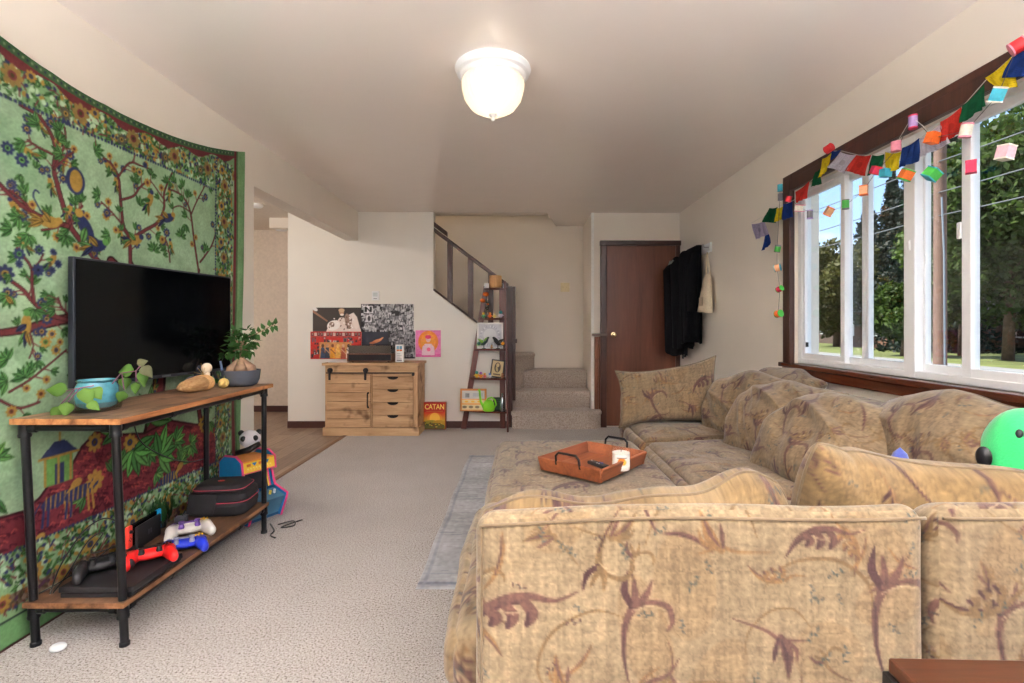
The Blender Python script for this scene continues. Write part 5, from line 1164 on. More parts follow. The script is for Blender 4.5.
# handheld console in its dock
e = empty('handheld_console', (-1.712, 2.325, SZ), PI/2+.10, 'handheld game console with red and blue grips standing in a black dock', 'game console')
b_ = MB(); b_.box(-.087, .087, -.025, -.012, 0, .100); b_.box(-.087, .087, .012, .026, 0, .100); b_.box(-.087, .087, -.025, .026, 0, .02)
b_.build('dock', M_con, e, bevel=.004)
MB().box(-.086, .086, -.007, .007, .021, .112).build('tablet', M_scr, e, bevel=.002)
def joy(x0, x1, col, nm, lab):
    o_ = MB().box(x0, x1, -.0075, .0075, .018, .113).build('grip', plain(nm, col, .4), e, bevel=.006, seg=3); o_['label'] = lab
    sx = (x0+x1)/2; MB().lathe([(0, 0), (.008, 0), (.006, .006), (.007, .008), (0, .009)], (sx, -.0075, .088 if x0 < 0 else .05), 14, (PI/2, 0, 0)).build('thumbstick', M_blp, o_, smooth=.8)
    for k in range(4): MB().lathe([(0, 0), (.003, 0), (0, .003)], (sx+.007*math.cos(k*PI/2), -.0075, (.055 if x0 < 0 else .085)+.007*math.sin(k*PI/2)), 8, (PI/2, 0, 0)).build('button', M_blp, o_)
joy(-.122, -.0875, rgb(240, 66, 52), 'grip_red', 'red grip'); joy(.0875, .122, rgb(20, 158, 220), 'grip_blue', 'blue grip')
mk = MB(); mk.cbox((-.008, -.0256, .052), (.011, .001, .022)); mk.cbox((.008, -.0256, .052), (.011, .001, .022)); mk.build('dock_emblem', plain('emblem_grey', rgb(58, 58, 62), .4), e, bevel=.003)
def adapter(x, y, lab): 
    e = empty('power_adapter', (x, y, SZ), .3, lab, 'power adapter'); MB().box(-.025, .025, -.022, .022, 0, .055).build('body', plain('adapter_grey', rgb(48, 50, 56), .5), e, bevel=.005); MB().tube([(0, .0, .05), (.01, .02, .075), (.0, .06, .05), (-.03, .08, .006)], .003, 6).build('plug_cable', M_blp, e, smooth=True)
adapter(-1.655, 2.495, 'dark grey boxy power adapter between the handheld console and the black case')
# carrying case
e = empty('carrying_case', (-1.585, 2.735, SZ), .12, 'black zipped carrying case with thin red piping on the shelf', 'case')
M_case = plain('case_fabric', rgb(24, 24, 28), .75, var=.12, scale=140, bmp=.3); M_redp = plain('red_piping', rgb(180, 60, 80), .6)
def slab(z0, z1, hx, hy, tx, ty, off=0):
    b_ = MB(); n_ = 40; vs = []
    for i in range(7):
        t = i/6; z = z0+(z1-z0)*t; sc = 1-(t**4)*.0; rx = hx+(tx-hx)*t; ry = hy+(ty-hy)*t
        if i in (0, 6): rx -= .012; ry -= .012
        for j in range(n_):
            a = 2*PI*j/n_; c_, s_ = math.cos(a), math.sin(a); vs.append((rx*abs(c_)**.45*(1 if c_ > 0 else -1), ry*abs(s_)**.45*(1 if s_ > 0 else -1), z))
    b_.add(vs, [(i*n_+j, i*n_+(j+1) % n_, (i+1)*n_+(j+1) % n_, (i+1)*n_+j) for i in range(6) for j in range(n_)]+[tuple(range(n_-1, -1, -1)), tuple(range(6*n_, 7*n_))]); return b_
slab(0, .072, .145, .115, .150, .118).build('lower_shell', M_case, e, smooth=.9); slab(.074, .118, .150, .118, .145, .112).build('lid', M_case, e, smooth=.9); slab(.119, .158, .135, .105, .108, .082).build('top_pocket', M_case, e, smooth=.9)
def ringp(z, hx, hy): return [(hx*abs(math.cos(a))**.45*(1 if math.cos(a) > 0 else -1), hy*abs(math.sin(a))**.45*(1 if math.sin(a) > 0 else -1), z) for a in np.linspace(0, 2*PI, 49)]
MB().tube(ringp(.073, .151, .119), .0022, 6).build('piping', M_redp, e); MB().tube(ringp(.134, .130, .100), .0018, 6).build('piping', M_redp, e)
MB().add([(-.13, -.122, .028), (.0, -.128, .022), (.02, -.118, .118), (-.12, -.112, .122)], [(0, 1, 2, 3)]).build('flap', M_case, e, thick=.004)
MB().ball((-.01, -.01, .159), (.018, .010, .003)).build('red_badge', plain('badge_red', rgb(210, 40, 50), .4), e, smooth=True)
# artificial grass sprig behind the case
e = empty('grass_plant', (-1.758, 2.50, SZ), 0, 'dark green bushy little plant behind the case', 'plant')
g_ = MB(); rr = np.random.RandomState(4)
for k in range(90):
    a = rr.rand()*6.28; g_.leaf((.02*math.cos(a), .05*math.sin(a), .02), (.25*math.cos(a), .9*math.sin(a)*rr.rand(), 1.0), (math.cos(a), math.sin(a), .2), .07+.06*rr.rand(), .010, .3, nseg=3)
g_.build('blades', leafmat('dark_grass', rgb(20, 48, 22), rgb(44, 84, 36)), e, smooth=True); MB().lathe([(0, 0), (.022, 0), (.026, .03), (0, .03)], (0, 0, 0), 16).build('pot', M_blp, e, smooth=.8)
# cables
def cord(pts, lab, r=.0028, name='cable'):
    P = [Vector(p_) for p_ in pts]; out = []; Q = [P[0]]+P+[P[-1]]
    for i in range(1, len(Q)-2):
        for q in range(6):
            t = q/6; out.append(.5*((2*Q[i])+(-Q[i-1]+Q[i+1])*t+(2*Q[i-1]-5*Q[i]+4*Q[i+1]-Q[i+2])*t*t+(-Q[i-1]+3*Q[i]-3*Q[i+1]+Q[i+2])*t**3))
    out.append(P[-1]); return tag(MB().tube(out, r, 8).build(name, M_blp, smooth=True), lab, 'cable')
cord([(-1.77, 1.83, SZ+.004), (-1.73, 1.90, SZ+.02), (-1.70, 2.05, SZ+.05), (-1.71, 2.15, SZ+.06), (-1.72, 2.19, SZ+.02)], 'black cable running from the back of the flat console')
cord([(-1.72, 1.87, SZ+.004), (-1.76, 1.96, SZ+.07), (-1.77, 2.07, SZ+.15), (-1.76, 2.16, SZ+.17), (-1.74, 2.22, SZ+.13)], 'black cable looping highest above the shelf behind the controllers')
cord([(-1.70, 1.86, SZ+.012), (-1.75, 1.98, SZ+.03), (-1.775, 2.10, SZ+.10), (-1.74, 2.13, SZ+.12), (-1.73, 2.06, SZ+.07), (-1.71, 2.16, SZ+.05), (-1.72, 2.2, SZ+.03)], 'black cable curled in a small loop behind the red controller')
cord([(-1.79, 2.35, .80), (-1.79, 2.40, .62), (-1.785, 2.56, .50), (-1.79, 2.75, .42), (-1.79, 2.9, .40)], 'black cable sagging from behind the television down the tapestry')
q = P2(58, 643, .03)
e = empty('white_pebble', (q.x, q.y, 0), .5, 'white egg-shaped object lying on the carpet under the console table', 'ornament')
MB().ball((0, 0, .015), (.025, .018, .015), n=24, m=14).build('body', plain('glossy_white', rgb(226, 232, 234), .3), e, smooth=True)

# ================================================================ small arcade machine on the floor beyond the table
ac = empty('arcade_machine', (-1.635, 3.09, 0), -.46, 'small blue toy arcade machine with yellow marquee, on the floor past the table', 'arcade machine'); ac.scale = (.92, .92, .95)
M_abl = plain('arcade_blue', rgb(22, 128, 190), .4); M_apk = plain('arcade_pink', rgb(226, 70, 130), .45)
prof = [(-.13, 0), (.15, 0), (.20, .12), (.21, .15), (.09, .19), (.055, .285), (.095, .30), (.085, .375), (.03, .405), (-.08, .40), (-.13, .36)]
for sy in (-1, 1):
    y0, y1 = (.110, .124) if sy > 0 else (-.124, -.110); n_ = len(prof)
    vs = [(x, y, z) for y in (y0, y1) for x, z in prof]
    o_ = MB().add(vs, [tuple(range(n_)), tuple(range(2*n_-1, n_-1, -1))]+[(i, n_+i, n_+(i+1) % n_, (i+1) % n_) for i in range(n_)]).build('side_panel', M_abl, ac)
    MB().tube([(x, (y0+y1)/2, z) for x, z in prof]+[(prof[0][0], (y0+y1)/2, prof[0][1])], .008, 6).build('edge_trim', M_apk, o_)
MB().box(-.125, .13, -.11, .11, .004, .10).build('base', plain('arcade_navy', rgb(30, 80, 120), .5), ac)
MB().add([(.13, -.11, .02), (.13, .11, .02), (.195, .11, .135), (.195, -.11, .135), (.085, -.11, .17), (.085, .11, .17), (.0, -.11, .02), (.0, .11, .02)], [(0, 1, 2, 3), (3, 2, 5, 4), (4, 5, 7, 6), (1, 0, 6, 7), (0, 3, 4, 6), (2, 1, 7, 5)]).build('control_deck', plain('deck_blue', rgb(70, 120, 150), .5), ac)
for k, (y, c_) in enumerate(((-.05, (.8, .05, .05)), (.04, (.9, .7, .1)), (.07, (.9, .9, .9)))):
    MB().tube([(.14, y, .150), (.145, y, .175)], .0035 if k == 0 else .008, 8).build('joystick' if k == 0 else 'button', M_blp if k == 0 else plain('abtn%d' % k, c_, .4), ac)
MB().add([(.075, -.11, .185), (.075, .11, .185), (.045, .11, .29), (.045, -.11, .29), (-.1, -.11, .185), (-.1, .11, .185), (-.1, -.11, .29), (-.1, .11, .29)], [(0, 1, 2, 3), (4, 6, 7, 5), (3, 2, 7, 6), (0, 4, 5, 1), (0, 3, 6, 4), (1, 5, 7, 2)]).build('screen_panel', plain('arcade_dark', rgb(40, 38, 42), .3), ac)
for sy in (-1, 1):
    for k, cc in enumerate((rgb(30, 140, 200), rgb(236, 80, 150), rgb(240, 210, 70))):
        MB().add([(.079-.0, sy*(.108-.012*k), .186), (.079, sy*(.098-.012*k), .186), (.049, sy*(.098-.012*k), .289), (.049, sy*(.108-.012*k), .289)], [(0, 1, 2, 3)]).build('stripe', plain('stripe%d' % k, cc, .4), ac, thick=.001)
mq = Pic(.22, .085, 900, (240, 200, 60)); mq.rect(0, .22, 0, .008, (230, 90, 120)); mq.rect(0, .22, .077, .085, (236, 150, 60))
for x, c_ in ((.035, (200, 110, 50)), (.075, (30, 120, 200)), (.118, (220, 120, 60)), (.165, (30, 120, 200))): mq.poly([(x-.017, .068), (x+.017, .068), (x+.002, .044)], c_) if c_[2] > 100 else mq.rect(x-.014, x+.014, .048, .066, c_)
for k in range(9): mq.rect(.022+k*.020, .034+k*.020, .018, .038, (250, 232, 120)); mq.rect(.025+k*.020, .029+k*.020, .018, .030, (220, 140, 50))
picture('marquee', mq, (.0965, -.11, .302), (0, 1, 0), (-.13, 0, .99), .22, .075, painted('marquee_print', .4, .4), ac, 110)
MB().add([(.092, -.11, .30), (.092, .11, .30), (.082, .11, .376), (.082, -.11, .376), (-.12, -.11, .30), (-.12, .11, .30), (-.12, -.11, .376), (-.12, .11, .376)], [(0, 1, 2, 3), (4, 6, 7, 5), (3, 2, 7, 6), (0, 4, 5, 1), (0, 3, 6, 4), (1, 5, 7, 2)]).build('marquee_box', plain('arcade_orange', rgb(230, 150, 70), .5), ac)
e = empty('small_plush', (-1.72, 3.25, -.0), .4, 'white plush toy with black eyes behind the toy arcade machine', 'plush toy')
mw = plain('plush_white', rgb(232, 230, 236), .95, var=.04, scale=200, bmp=.3); mb_ = plain('plush_black', (.012, .012, .014), .35)
MB().ball((0, 0, .20), (.07, .07, .20), n=24, m=14).build('body', mw, e, smooth=True); MB().ball((0, 0, .435), (.062, .058, .055), n=24, m=14).build('head', mw, e, smooth=True)
for sx in (-1, 1): MB().ball((sx*.034, -.045, .445), (.016, .010, .018)).build('eye_patch', mb_, e, smooth=True); MB().ball((sx*.05, 0, .475), (.018, .012, .018)).build('ear', mb_, e, smooth=True)
MB().tube([(-.07, -.04, .36), (0, -.07, .38), (.06, -.05, .41)], [.016, .02, .016], 10).build('arm', mb_, e, smooth=True)
cord([(-1.45, 2.96, .006), (-1.38, 2.86, .008), (-1.37, 2.80, .006), (-1.325, 2.76, .008)], 'short black cable with a plug end on the carpet by the table leg', .004)
cord([(-1.40, 2.95, .006), (-1.33, 2.99, .012), (-1.30, 2.93, .008), (-1.36, 2.90, .010), (-1.29, 3.02, .008)], 'tangled thin black cable on the carpet beyond the table leg', .0035)
# ================================================================ back wall
YB = 5.79
def bx(px, Y=5.785): return (px-VX)*Y/F
def bz(py, Y=5.785): return EYE-(py-VY)*Y/F
M_print = painted('poster_print', .45, .35)
def poster(px0, px1, py0, py1, pic, label, cat='poster', dy=.0, name='poster', grp='posters on the back wall'):
    x0, x1, z0, z1 = bx(px0), bx(px1), bz(py1), bz(py0)
    o = picture(name, pic, (x0, YB-.0025-dy, z0), (1, 0, 0), (0, 0, 1), x1-x0, z1-z0, M_print, None, 120)
    return tag(o, label, cat, grp)
rr = np.random.RandomState(21)
def photo_blocks(p, n, pal, smin=.012, smax=.04):
    for k in range(n):
        x, y = rr.rand()*p.w, rr.rand()*p.h; w_, h_ = smin+rr.rand()*smax, smin+rr.rand()*smax*.8; c_ = pal[rr.randint(len(pal))]
        p.rect(x, x+w_, y, y+h_, c_); q = pal[rr.randint(len(pal))]
        p.ell((x+w_*.5, y+h_*.62), w_*.16, h_*.18, 0, q); p.poly([(x+w_*.25, y), (x+w_*.75, y), (x+w_*.62, y+h_*.45), (x+w_*.38, y+h_*.45)], q)
p = Pic(.545, .275, 420, (62, 56, 54)); p.rect(0, .545, 0, .02, (80, 74, 72))                       # guitarist
p.line([(.0, .235), (.16, .125)], .022, (176, 134, 108), .014); p.line([(.0, .235), (.16, .125)], .006, (120, 80, 60)); p.ell((.02, .262), .04, .02, -.6, (232, 230, 228))
p.poly([(.15, .0), (.55, .0), (.53, .06), (.50, .17), (.46, .22), (.42, .20), (.36, .17), (.30, .16), (.26, .10), (.17, .05)], (226, 214, 208))
p.ell((.235, .075), .075, .055, .3, (240, 238, 236)); p.ell((.215, .085), .03, .03, 0, (150, 130, 120)); p.ell((.40, .12), .035, .09, .2, (150, 124, 110)); p.ell((.475, .12), .03, .09, .25, (236, 226, 220))
p.ell((.325, .225), .028, .036, 0, (190, 150, 124)); p.ell((.325, .245), .034, .022, 0, (206, 176, 140)); p.ell((.33, .195), .022, .012, 0, (240, 230, 220))
for k in range(40): x = .18+.3*rr.rand(); y = .02+.16*rr.rand(); p.ell((x, y), .006, .010, rr.rand()*3, (90, 70, 60) if k % 2 else (250, 248, 246))
poster(312.8, 361, 307.6, 332, p, 'dark poster of a guitarist in white, upper left of the wall group', dy=.002)
p = Pic(.59, .31, 420, (36, 36, 40)); photo_blocks(p, 420, [(206, 206, 210), (180, 180, 184), (130, 130, 136), (76, 76, 80), (196, 196, 200), (110, 110, 116)], .014, .036)
p.rect(.03, .13, .21, .29, (232, 232, 236)); p.poly([(.04, .28), (.06, .28), (.10, .24), (.10, .28), (.12, .28), (.12, .22), (.10, .22), (.065, .255), (.065, .22), (.04, .22)], (40, 40, 44)); p.rect(.06, .12, .11, .19, (226, 226, 230)); p.ell((.09, .15), .018, .03, 0, (70, 70, 74)); p.noise(.2, (60, 60), 3)
poster(361, 413.6, 304, 332, p, 'black and white photo collage poster, upper right of the wall group', dy=.0)
p = Pic(.575, .31, 420, (196, 48, 44)); photo_blocks(p, 60, [(60, 50, 56), (200, 190, 186), (170, 60, 50), (110, 100, 110), (40, 36, 44)], .02, .035)
p.rect(.10, .46, .0, .19, (202, 148, 90))
for x, c1, c2 in ((.14, (60, 80, 110), (90, 60, 50)), (.19, (50, 60, 80), (190, 150, 120)), (.25, (226, 160, 50), (120, 70, 50)), (.31, (230, 180, 90), (236, 200, 120)), (.37, (160, 80, 60), (210, 170, 140)), (.43, (236, 228, 220), (60, 50, 50))):
    p.poly([(x-.03, 0), (x+.03, 0), (x+.018, .13), (x-.018, .13)], c1); p.ell((x, .15), .016, .020, 0, c2); p.line([(x-.02, .11), (x+.03, .06)], .010, c2)
p.rect(0, .575, .245, .30, (176, 70, 64)); photo_blocks(Pic(.1, .1, 50, (0, 0, 0)), 1, [(0, 0, 0)])
for k in range(16): x = .01+k*.035; p.rect(x, x+.026, .262, .296, [(90, 70, 76), (214, 206, 200), (60, 56, 64)][k % 3]); p.ell((x+.013, .283), .006, .008, 0, (200, 160, 140))
for a, b_ in ((0, .008), (.567, .575)): p.rect(a, b_, 0, .31, (206, 44, 40))
p.rect(0, .575, 0, .007, (206, 44, 40)); p.rect(0, .575, .303, .31, (206, 44, 40)); p.noise(.15, (70, 70), 5)
poster(310.5, 361.5, 331.6, 359, p, 'red bordered collage poster of a colourful band, lower left of the group', dy=.003)
p = Pic(.30, .30, 420, (44, 46, 58)); p.noise(.3, (9, 9), 2); p.ell((.17, .20), .06, .018, .35, (206, 128, 84)); p.ell((.12, .18), .035, .012, .1, (180, 104, 70)); p.ell((.22, .225), .03, .010, .6, (226, 156, 110)); p.rect(0, .3, 0, .06, (90, 92, 104))
poster(361.8, 388.4, 332, 359, p, 'dark blue-grey poster of an orange hand shape, behind the record player', dy=.001)
p = Pic(.31, .30, 420, (46, 46, 50)); photo_blocks(p, 160, [(150, 150, 154), (110, 110, 116), (60, 60, 64), (130, 130, 136), (180, 180, 184)], .02, .04); p.noise(.25, (40, 40), 7)
poster(388.2, 415.2, 331.5, 358.5, p, 'grey photo collage poster behind the white box, lower right of the group', dy=.002)
p = Pic(.29, .30, 420, (232, 130, 190)); p.ell((.145, .17), .115, .125, 0, (240, 140, 50)); p.ell((.145, .17), .085, .095, 0, (244, 160, 60)); p.rect(0, .29, 0, .035, (224, 100, 170))
p.poly([(.07, .02), (.22, .02), (.215, .11), (.18, .15), (.11, .15), (.075, .11)], (246, 214, 226)); p.ell((.145, .20), .028, .034, 0, (246, 206, 200)); p.ell((.145, .225), .036, .022, 0, (226, 60, 110)); p.ell((.15, .085), .022, .022, 0, (232, 96, 140)); p.noise(.08, (50, 50), 8)
for k in range(60): p.ell((rr.rand()*.29, rr.rand()*.3), .006, .006, 0, (238, 170, 210) if k % 2 else (222, 90, 160), .4)
poster(415.6, 440.8, 330.3, 357, p, 'pink and orange square album cover of a seated figure, rightmost of the group')
e = empty('thermostat', (bx(375.8), YB, bz(295.8)), 0, 'small white wall thermostat box above the photo collage', 'thermostat')
MB().box(-.040, .040, -.026, 0, -.052, .052).build('body', M_white, e, bevel=.006); MB().box(-.026, .026, -.0275, -.0255, -.01, .035).build('display', plain('pale_display', rgb(206, 214, 214), .3), e); MB().box(-.02, .02, -.028, -.0255, -.038, -.028).build('slider', plain('grey_slider', rgb(170, 170, 172), .4), e)
e = empty('light_switch', (bx(565, 6.62), 6.62, bz(287.3, 6.62)), 0, 'ivory double light switch plate on the stairwell wall', 'light switch')
M_iv = plain('ivory_plate', rgb(226, 212, 170), .4); MB().box(-.058, .058, -.006, 0, -.058, .058).build('plate', M_iv, e, bevel=.003)
for sx in (-1, 1): MB().cbox((sx*.023, -.010, .004), (.010, .014, .022), (.4, 0, 0)).build('toggle', M_iv, e, bevel=.002)

# ================================================================ rustic cabinet
M_cab = wood('cabinet_pine', rgb(160, 124, 90), rgb(206, 172, 134), 'X', 7, .65, .25, knots=6, bmp=.3, stretch=9)
M_cabz = wood('cabinet_pine_upright', rgb(166, 130, 94), rgb(210, 176, 136), 'Z', 7, .65, .25, knots=5, bmp=.3, stretch=9)
M_cabt = wood('cabinet_top', rgb(172, 136, 98), rgb(214, 182, 144), 'X', 6, .6, .25, knots=5, bmp=.25)
M_iron = plain('dark_iron', rgb(44, 42, 44), .5, .5)
CX0, CX1, CY0, CY1 = -2.055, -1.085, 5.372, 5.774; cw = CX1-CX0
e = empty('barn_door_cabinet', (CX0, CY0, 0), 0, 'rustic light wood cabinet with sliding barn door and four drawers', 'cabinet')
b_ = MB(); b_.box(0, cw, .018, CY1-CY0, .07, .735); b_.build('body', M_cab, e, bevel=.003)
b_ = MB(); b_.box(-.028, cw+.020, -.022, CY1-CY0, .735, .762); b_.build('cabinet_top', M_cabt, e, bevel=.004)
b_ = MB(); b_.box(-.022, cw+.018, -.016, CY1-CY0, 0, .084); b_.build('plinth', M_cabt, e, bevel=.003)
b_ = MB(); b_.box(0, cw, 0, .0175, .655, .734); b_.build('top_rail_board', M_cab, e, bevel=.002)
for a, c_ in ((0, .045), (cw-.045, cw)): MB().box(a, c_, -.001, .0175, .086, .654).build('stile', M_cabz, e, bevel=.002)
xs = .478
MB().box(xs, xs+.018, 0, .0175, .086, .654).build('stile', M_cabz, e, bevel=.002)
zs = [.618, .486, .350, .214, .088]
MB().box(xs+.018, cw-.045, .006, .0175, .620, .654).build('drawer_header', M_cab, e)
for k in range(4):
    z1, z0 = zs[k], zs[k+1]+.004; x0, x1 = xs+.021, cw-.048; xm = (x0+x1)/2
    n_ = 14; hole = [(xm+.055*math.cos(t), z1-.001+.030*math.sin(t)*.9) for t in np.linspace(PI, 2*PI, n_)]
    poly = [(x0, z0), (x1, z0), (x1, z1)]+[(a, c_) for a, c_ in reversed(hole)]+[(x0, z1)]
    d_ = MB(); vs = [(a, y, c_) for y in (-.004, .014) for a, c_ in poly]; m_ = len(poly)
    d_.add(vs, [tuple(range(m_)), tuple(range(2*m_-1, m_-1, -1))]+[(i, m_+i, m_+(i+1) % m_, (i+1) % m_) for i in range(m_)])
    o_ = d_.build('drawer', M_cab, e)
    MB().box(xm-.06, xm+.06, .0142, .0165, z1-.034, z1-.001).build('finger_slot', plain('slot_dark', rgb(26, 20, 18), .9), o_)
    MB().tube([(a, -.002, c_) for a, c_ in hole], .0035, 6).build('slot_edge', M_iron, o_)
dd = MB(); zz = np.linspace(.088, .640, 7)
for k in range(6): dd.box(.022, xs+.006, -.022, -.004, zz[k]+.0015, zz[k+1]-.0015)
do = dd.build('sliding_door', M_cab, e, bevel=.002)
MB().tube([(xs-.022, -.022, .30), (xs-.022, -.045, .31), (xs-.022, -.048, .375), (xs-.022, -.045, .44), (xs-.022, -.022, .45)], [.010, .007, .006, .007, .010], 8).build('door_handle', M_iron, do, smooth=.9)
MB().box(.015, cw-.03, -.020, -.010, .652, .664).build('track_bar', M_iron, e, bevel=.002)
for x in (.055, xs-.05):
    o_ = MB().box(x-.012, x+.012, -.030, -.0225, .585, .700).build('hanger', M_iron, e, bevel=.003); MB().lathe([(0, -.008), (.026, -.008), (.026, .008), (0, .008)], (x, -.012, .685), 20, (PI/2, 0, 0)).build('wheel', M_iron, o_)
MB().lathe([(0, -.008), (.014, -.008), (.014, .004), (0, .004)], (cw-.045, -.012, .64), 14, (PI/2, 0, 0)).build('track_stop', M_iron, e)
# record player
ZC = .762
e = empty('record_player', (-1.605, 5.58, ZC), 0, 'walnut sided record player with smoky dust cover on the cabinet', 'record player')
M_wal = wood('walnut_side', rgb(86, 54, 42), rgb(128, 86, 66), 'Y', 9, .4)
b_ = MB(); b_.box(-.225, .225, -.15, .15, .012, .09); b_.build('body', plain('player_black', rgb(24, 24, 26), .5), e, bevel=.003)
for sx in (-1, 1): MB().box(min(sx*.226, sx*.24), max(sx*.226, sx*.24), -.155, .155, .010, .096).build('side_panel', M_wal, e, bevel=.002)
MB().box(-.225, .225, -.156, -.1505, .010, .022).build('front_trim', M_wal, e); MB().box(-.225, .225, -.156, -.1505, .085, .096).build('front_trim', M_wal, e)
MB().box(-.215, .215, -.1545, -.1505, .024, .083).build('speaker_cloth', plain('speaker_cloth', rgb(18, 20, 28), .9, scale=300, var=.3), e)
for sx in (-1, 1):
    for sy in (-1, 1): MB().lathe([(0, 0), (.012, 0), (.012, .012), (0, .012)], (sx*.19, sy*.12, 0), 12).build('foot', M_blp, e)
MB().lathe([(0, .091), (.125, .091), (.125, .098), (0, .099)], (-.04, 0, 0), 40).build('platter', plain('platter', rgb(70, 72, 76), .3, .5), e)
MB().tube([(.14, .08, .11), (.14, -.03, .112), (.09, -.07, .105)], .004, 8).build('tone_arm', plain('silver', rgb(200, 200, 205), .25, 1), e)
b_ = MB(); z0, z1 = .097, .178
for q in ((-.225, .225, -.15, -.147, z0, z1), (-.225, .225, .147, .15, z0, z1), (-.225, -.222, -.147, .147, z0, z1), (.222, .225, -.147, .147, z0, z1), (-.225, .225, -.15, .15, z1, z1+.003)): b_.box(*q)
b_.build('dust_cover', glassy('smoke_acrylic', (.42, .44, .48), .4), e)
e = empty('white_box', (bx(399.8, 5.52), 5.52, ZC), .08, 'tall white box printed with small coloured squares, right of the record player', 'box')
MB().box(-.043, .043, -.03, .03, 0, .188).build('carton', plain('carton_white', rgb(236, 238, 238), .5), e, bevel=.002)
wp = Pic(.08, .18, 700, (238, 240, 240)); wp.rect(.012, .038, .135, .168, (120, 170, 196)); wp.rect(.042, .068, .135, .168, (96, 150, 180)); wp.rect(.012, .038, .115, .132, (224, 130, 80)); wp.rect(.042, .068, .115, .132, (220, 110, 60))
for k in range(4): wp.rect(.014, .05+.014*(k % 2), .085-.018*k, .090-.018*k, (170, 174, 178))
wp.rect(.014, .066, .012, .022, (110, 116, 120)); picture('printed_front', wp, (-.041, -.0325, .003), (1, 0, 0), (0, 0, 1), .082, .182, M_print, e, 60)
e = empty('record_sleeve', (-1.93, 5.60, ZC), .05, 'white record sleeve lying flat on the cabinet left of the record player', 'record sleeve')
MB().box(-.13, .07, -.15, .15, 0, .006).build('sleeve', M_white, e, bevel=.001)
# board game leaning beside the cabinet
e = empty('board_game_box', (bx(435, 5.72), 5.715, 0), 0, 'red and yellow CATAN board game box on the carpet beside the wooden cabinet', 'board game'); e.rotation_euler = (-.05, 0, 0)
gw, gh = .245, .300
MB().box(-gw/2, gw/2, -.035, .040, 0, gh).build('box', plain('game_red', rgb(176, 34, 24), .45), e, bevel=.002)
gp = Pic(gw, gh, 700, (190, 36, 22)); 
for k in range(30): gp.rect(0, gw, gh*.62-k*.0032, gh*.625-k*.0032+.004, (214-0*k, 60+k*4, 24+k))
gp.rect(0, gw, .0, .09, (120, 110, 40)); gp.ell((.125, .125), .058, .058, 0, (250, 214, 90)); gp.ell((.125, .125), .085, .062, 0, (244, 170, 50), .45); gp.ell((.06, .055), .10, .045, .2, (168, 150, 50)); gp.ell((.20, .05), .10, .05, -.2, (196, 150, 40)); gp.ell((.12, .03), .12, .04, 0, (96, 96, 36))
for k in range(24): gp.ell((rr.rand()*gw, .01+rr.rand()*.07), .010, .007, 0, [(70, 84, 34), (206, 170, 60), (110, 60, 26)][k % 3])
gp.rect(0, gw, 0, .008, (130, 24, 18)); gp.rect(.03, .215, .198, .204, (226, 170, 70), .6)
for a, c_ in ((0, .006), (gw-.006, gw)): gp.rect(a, c_, 0, gh, (206, 120, 34))
picture('cover_print', gp, (-gw/2+.001, -.0372, .001), (1, 0, 0), (0, 0, 1), gw-.002, gh-.002, M_print, e, 120)
def lettering(txt, size, loc, mat_, parent, rot=(PI/2, 0, 0), name='lettering', ext=.0006):
    cu = bpy.data.curves.new(name, 'FONT'); cu.body = txt; cu.size = size; cu.extrude = ext; cu.align_x = 'CENTER'; cu.align_y = 'CENTER'; cu.materials.append(mat_)
    o_ = bpy.data.objects.new(name, cu); C.objects.link(o_); o_.parent = parent; o_.location = loc; o_.rotation_euler = rot; o_.scale = (1, 1.25, 1); cu.offset = .0012
    bpy.context.view_layer.update(); dg = bpy.context.evaluated_depsgraph_get(); me = bpy.data.meshes.new_from_object(o_.evaluated_get(dg)); bpy.data.objects.remove(o_)
    n_ = bpy.data.objects.new(name, me); C.objects.link(n_); n_.parent = parent; n_.location = loc; n_.rotation_euler = rot; n_.scale = (1, 1.25, 1); return n_
t_ = lettering('CATAN', .064, (0, -.0392, .248), plain('letter_yellow', rgb(250, 222, 110), .5), e)

# ================================================================ ladder shelf
M_lad = wood('mahogany_shelf', rgb(66, 28, 22), rgb(110, 54, 42), 'Z', 8, .3, .5)
e = empty('ladder_shelf', (-.40, 5.67, 0), 0, 'dark mahogany tapering corner ladder shelf with five boards of ornaments', 'shelf')
O = Vector((-.40, 5.67, 0))
def beam(p0, p1, w_, d_, name):
    b_ = MB(); vs = []
    for p_ in (p0, p1): vs += [(p_[0]-w_/2-O.x, p_[1]-d_/2-O.y, p_[2]), (p_[0]+w_/2-O.x, p_[1]-d_/2-O.y, p_[2]), (p_[0]+w_/2-O.x, p_[1]+d_/2-O.y, p_[2]), (p_[0]-w_/2-O.x, p_[1]+d_/2-O.y, p_[2])]
    b_.add(vs, [(3, 2, 1, 0), (4, 5, 6, 7), (0, 1, 5, 4), (1, 2, 6, 5), (2, 3, 7, 6), (3, 0, 4, 7)]); return b_.build(name, M_lad, e, bevel=.004)
beam((-.640, 5.725, 0), (-.388, 5.745, 1.60), .062, .022, 'leg'); beam((-.205, 5.755, 0), (-.215, 5.755, 1.62), .062, .022, 'leg'); beam((-.143, 5.562, 0), (-.178, 5.655, 1.645), .022, .055, 'leg')
shz = [(1.572, -.415, 5.655), (1.238, -.455, 5.638), (.898, -.515, 5.620), (.575, -.565, 5.600), (.215, -.625, 5.578)]
for z, xl, yf in shz:
    poly = [(xl, 5.742), (xl-.0, 5.715)]+[(xl+(-.158-xl)*t, 5.715+(yf-5.715)*math.sin(t*PI/2)**.8) for t in np.linspace(.08, 1, 12)]+[(-.150, yf), (-.150, 5.742)]
    o_ = MB().prism([(a-O.x, c_-O.y) for a, c_ in poly], z-.020, z).build('board', wood('mahogany_board', rgb(60, 26, 20), rgb(104, 50, 38), 'X', 8, .25, .5), e, bevel=.003)
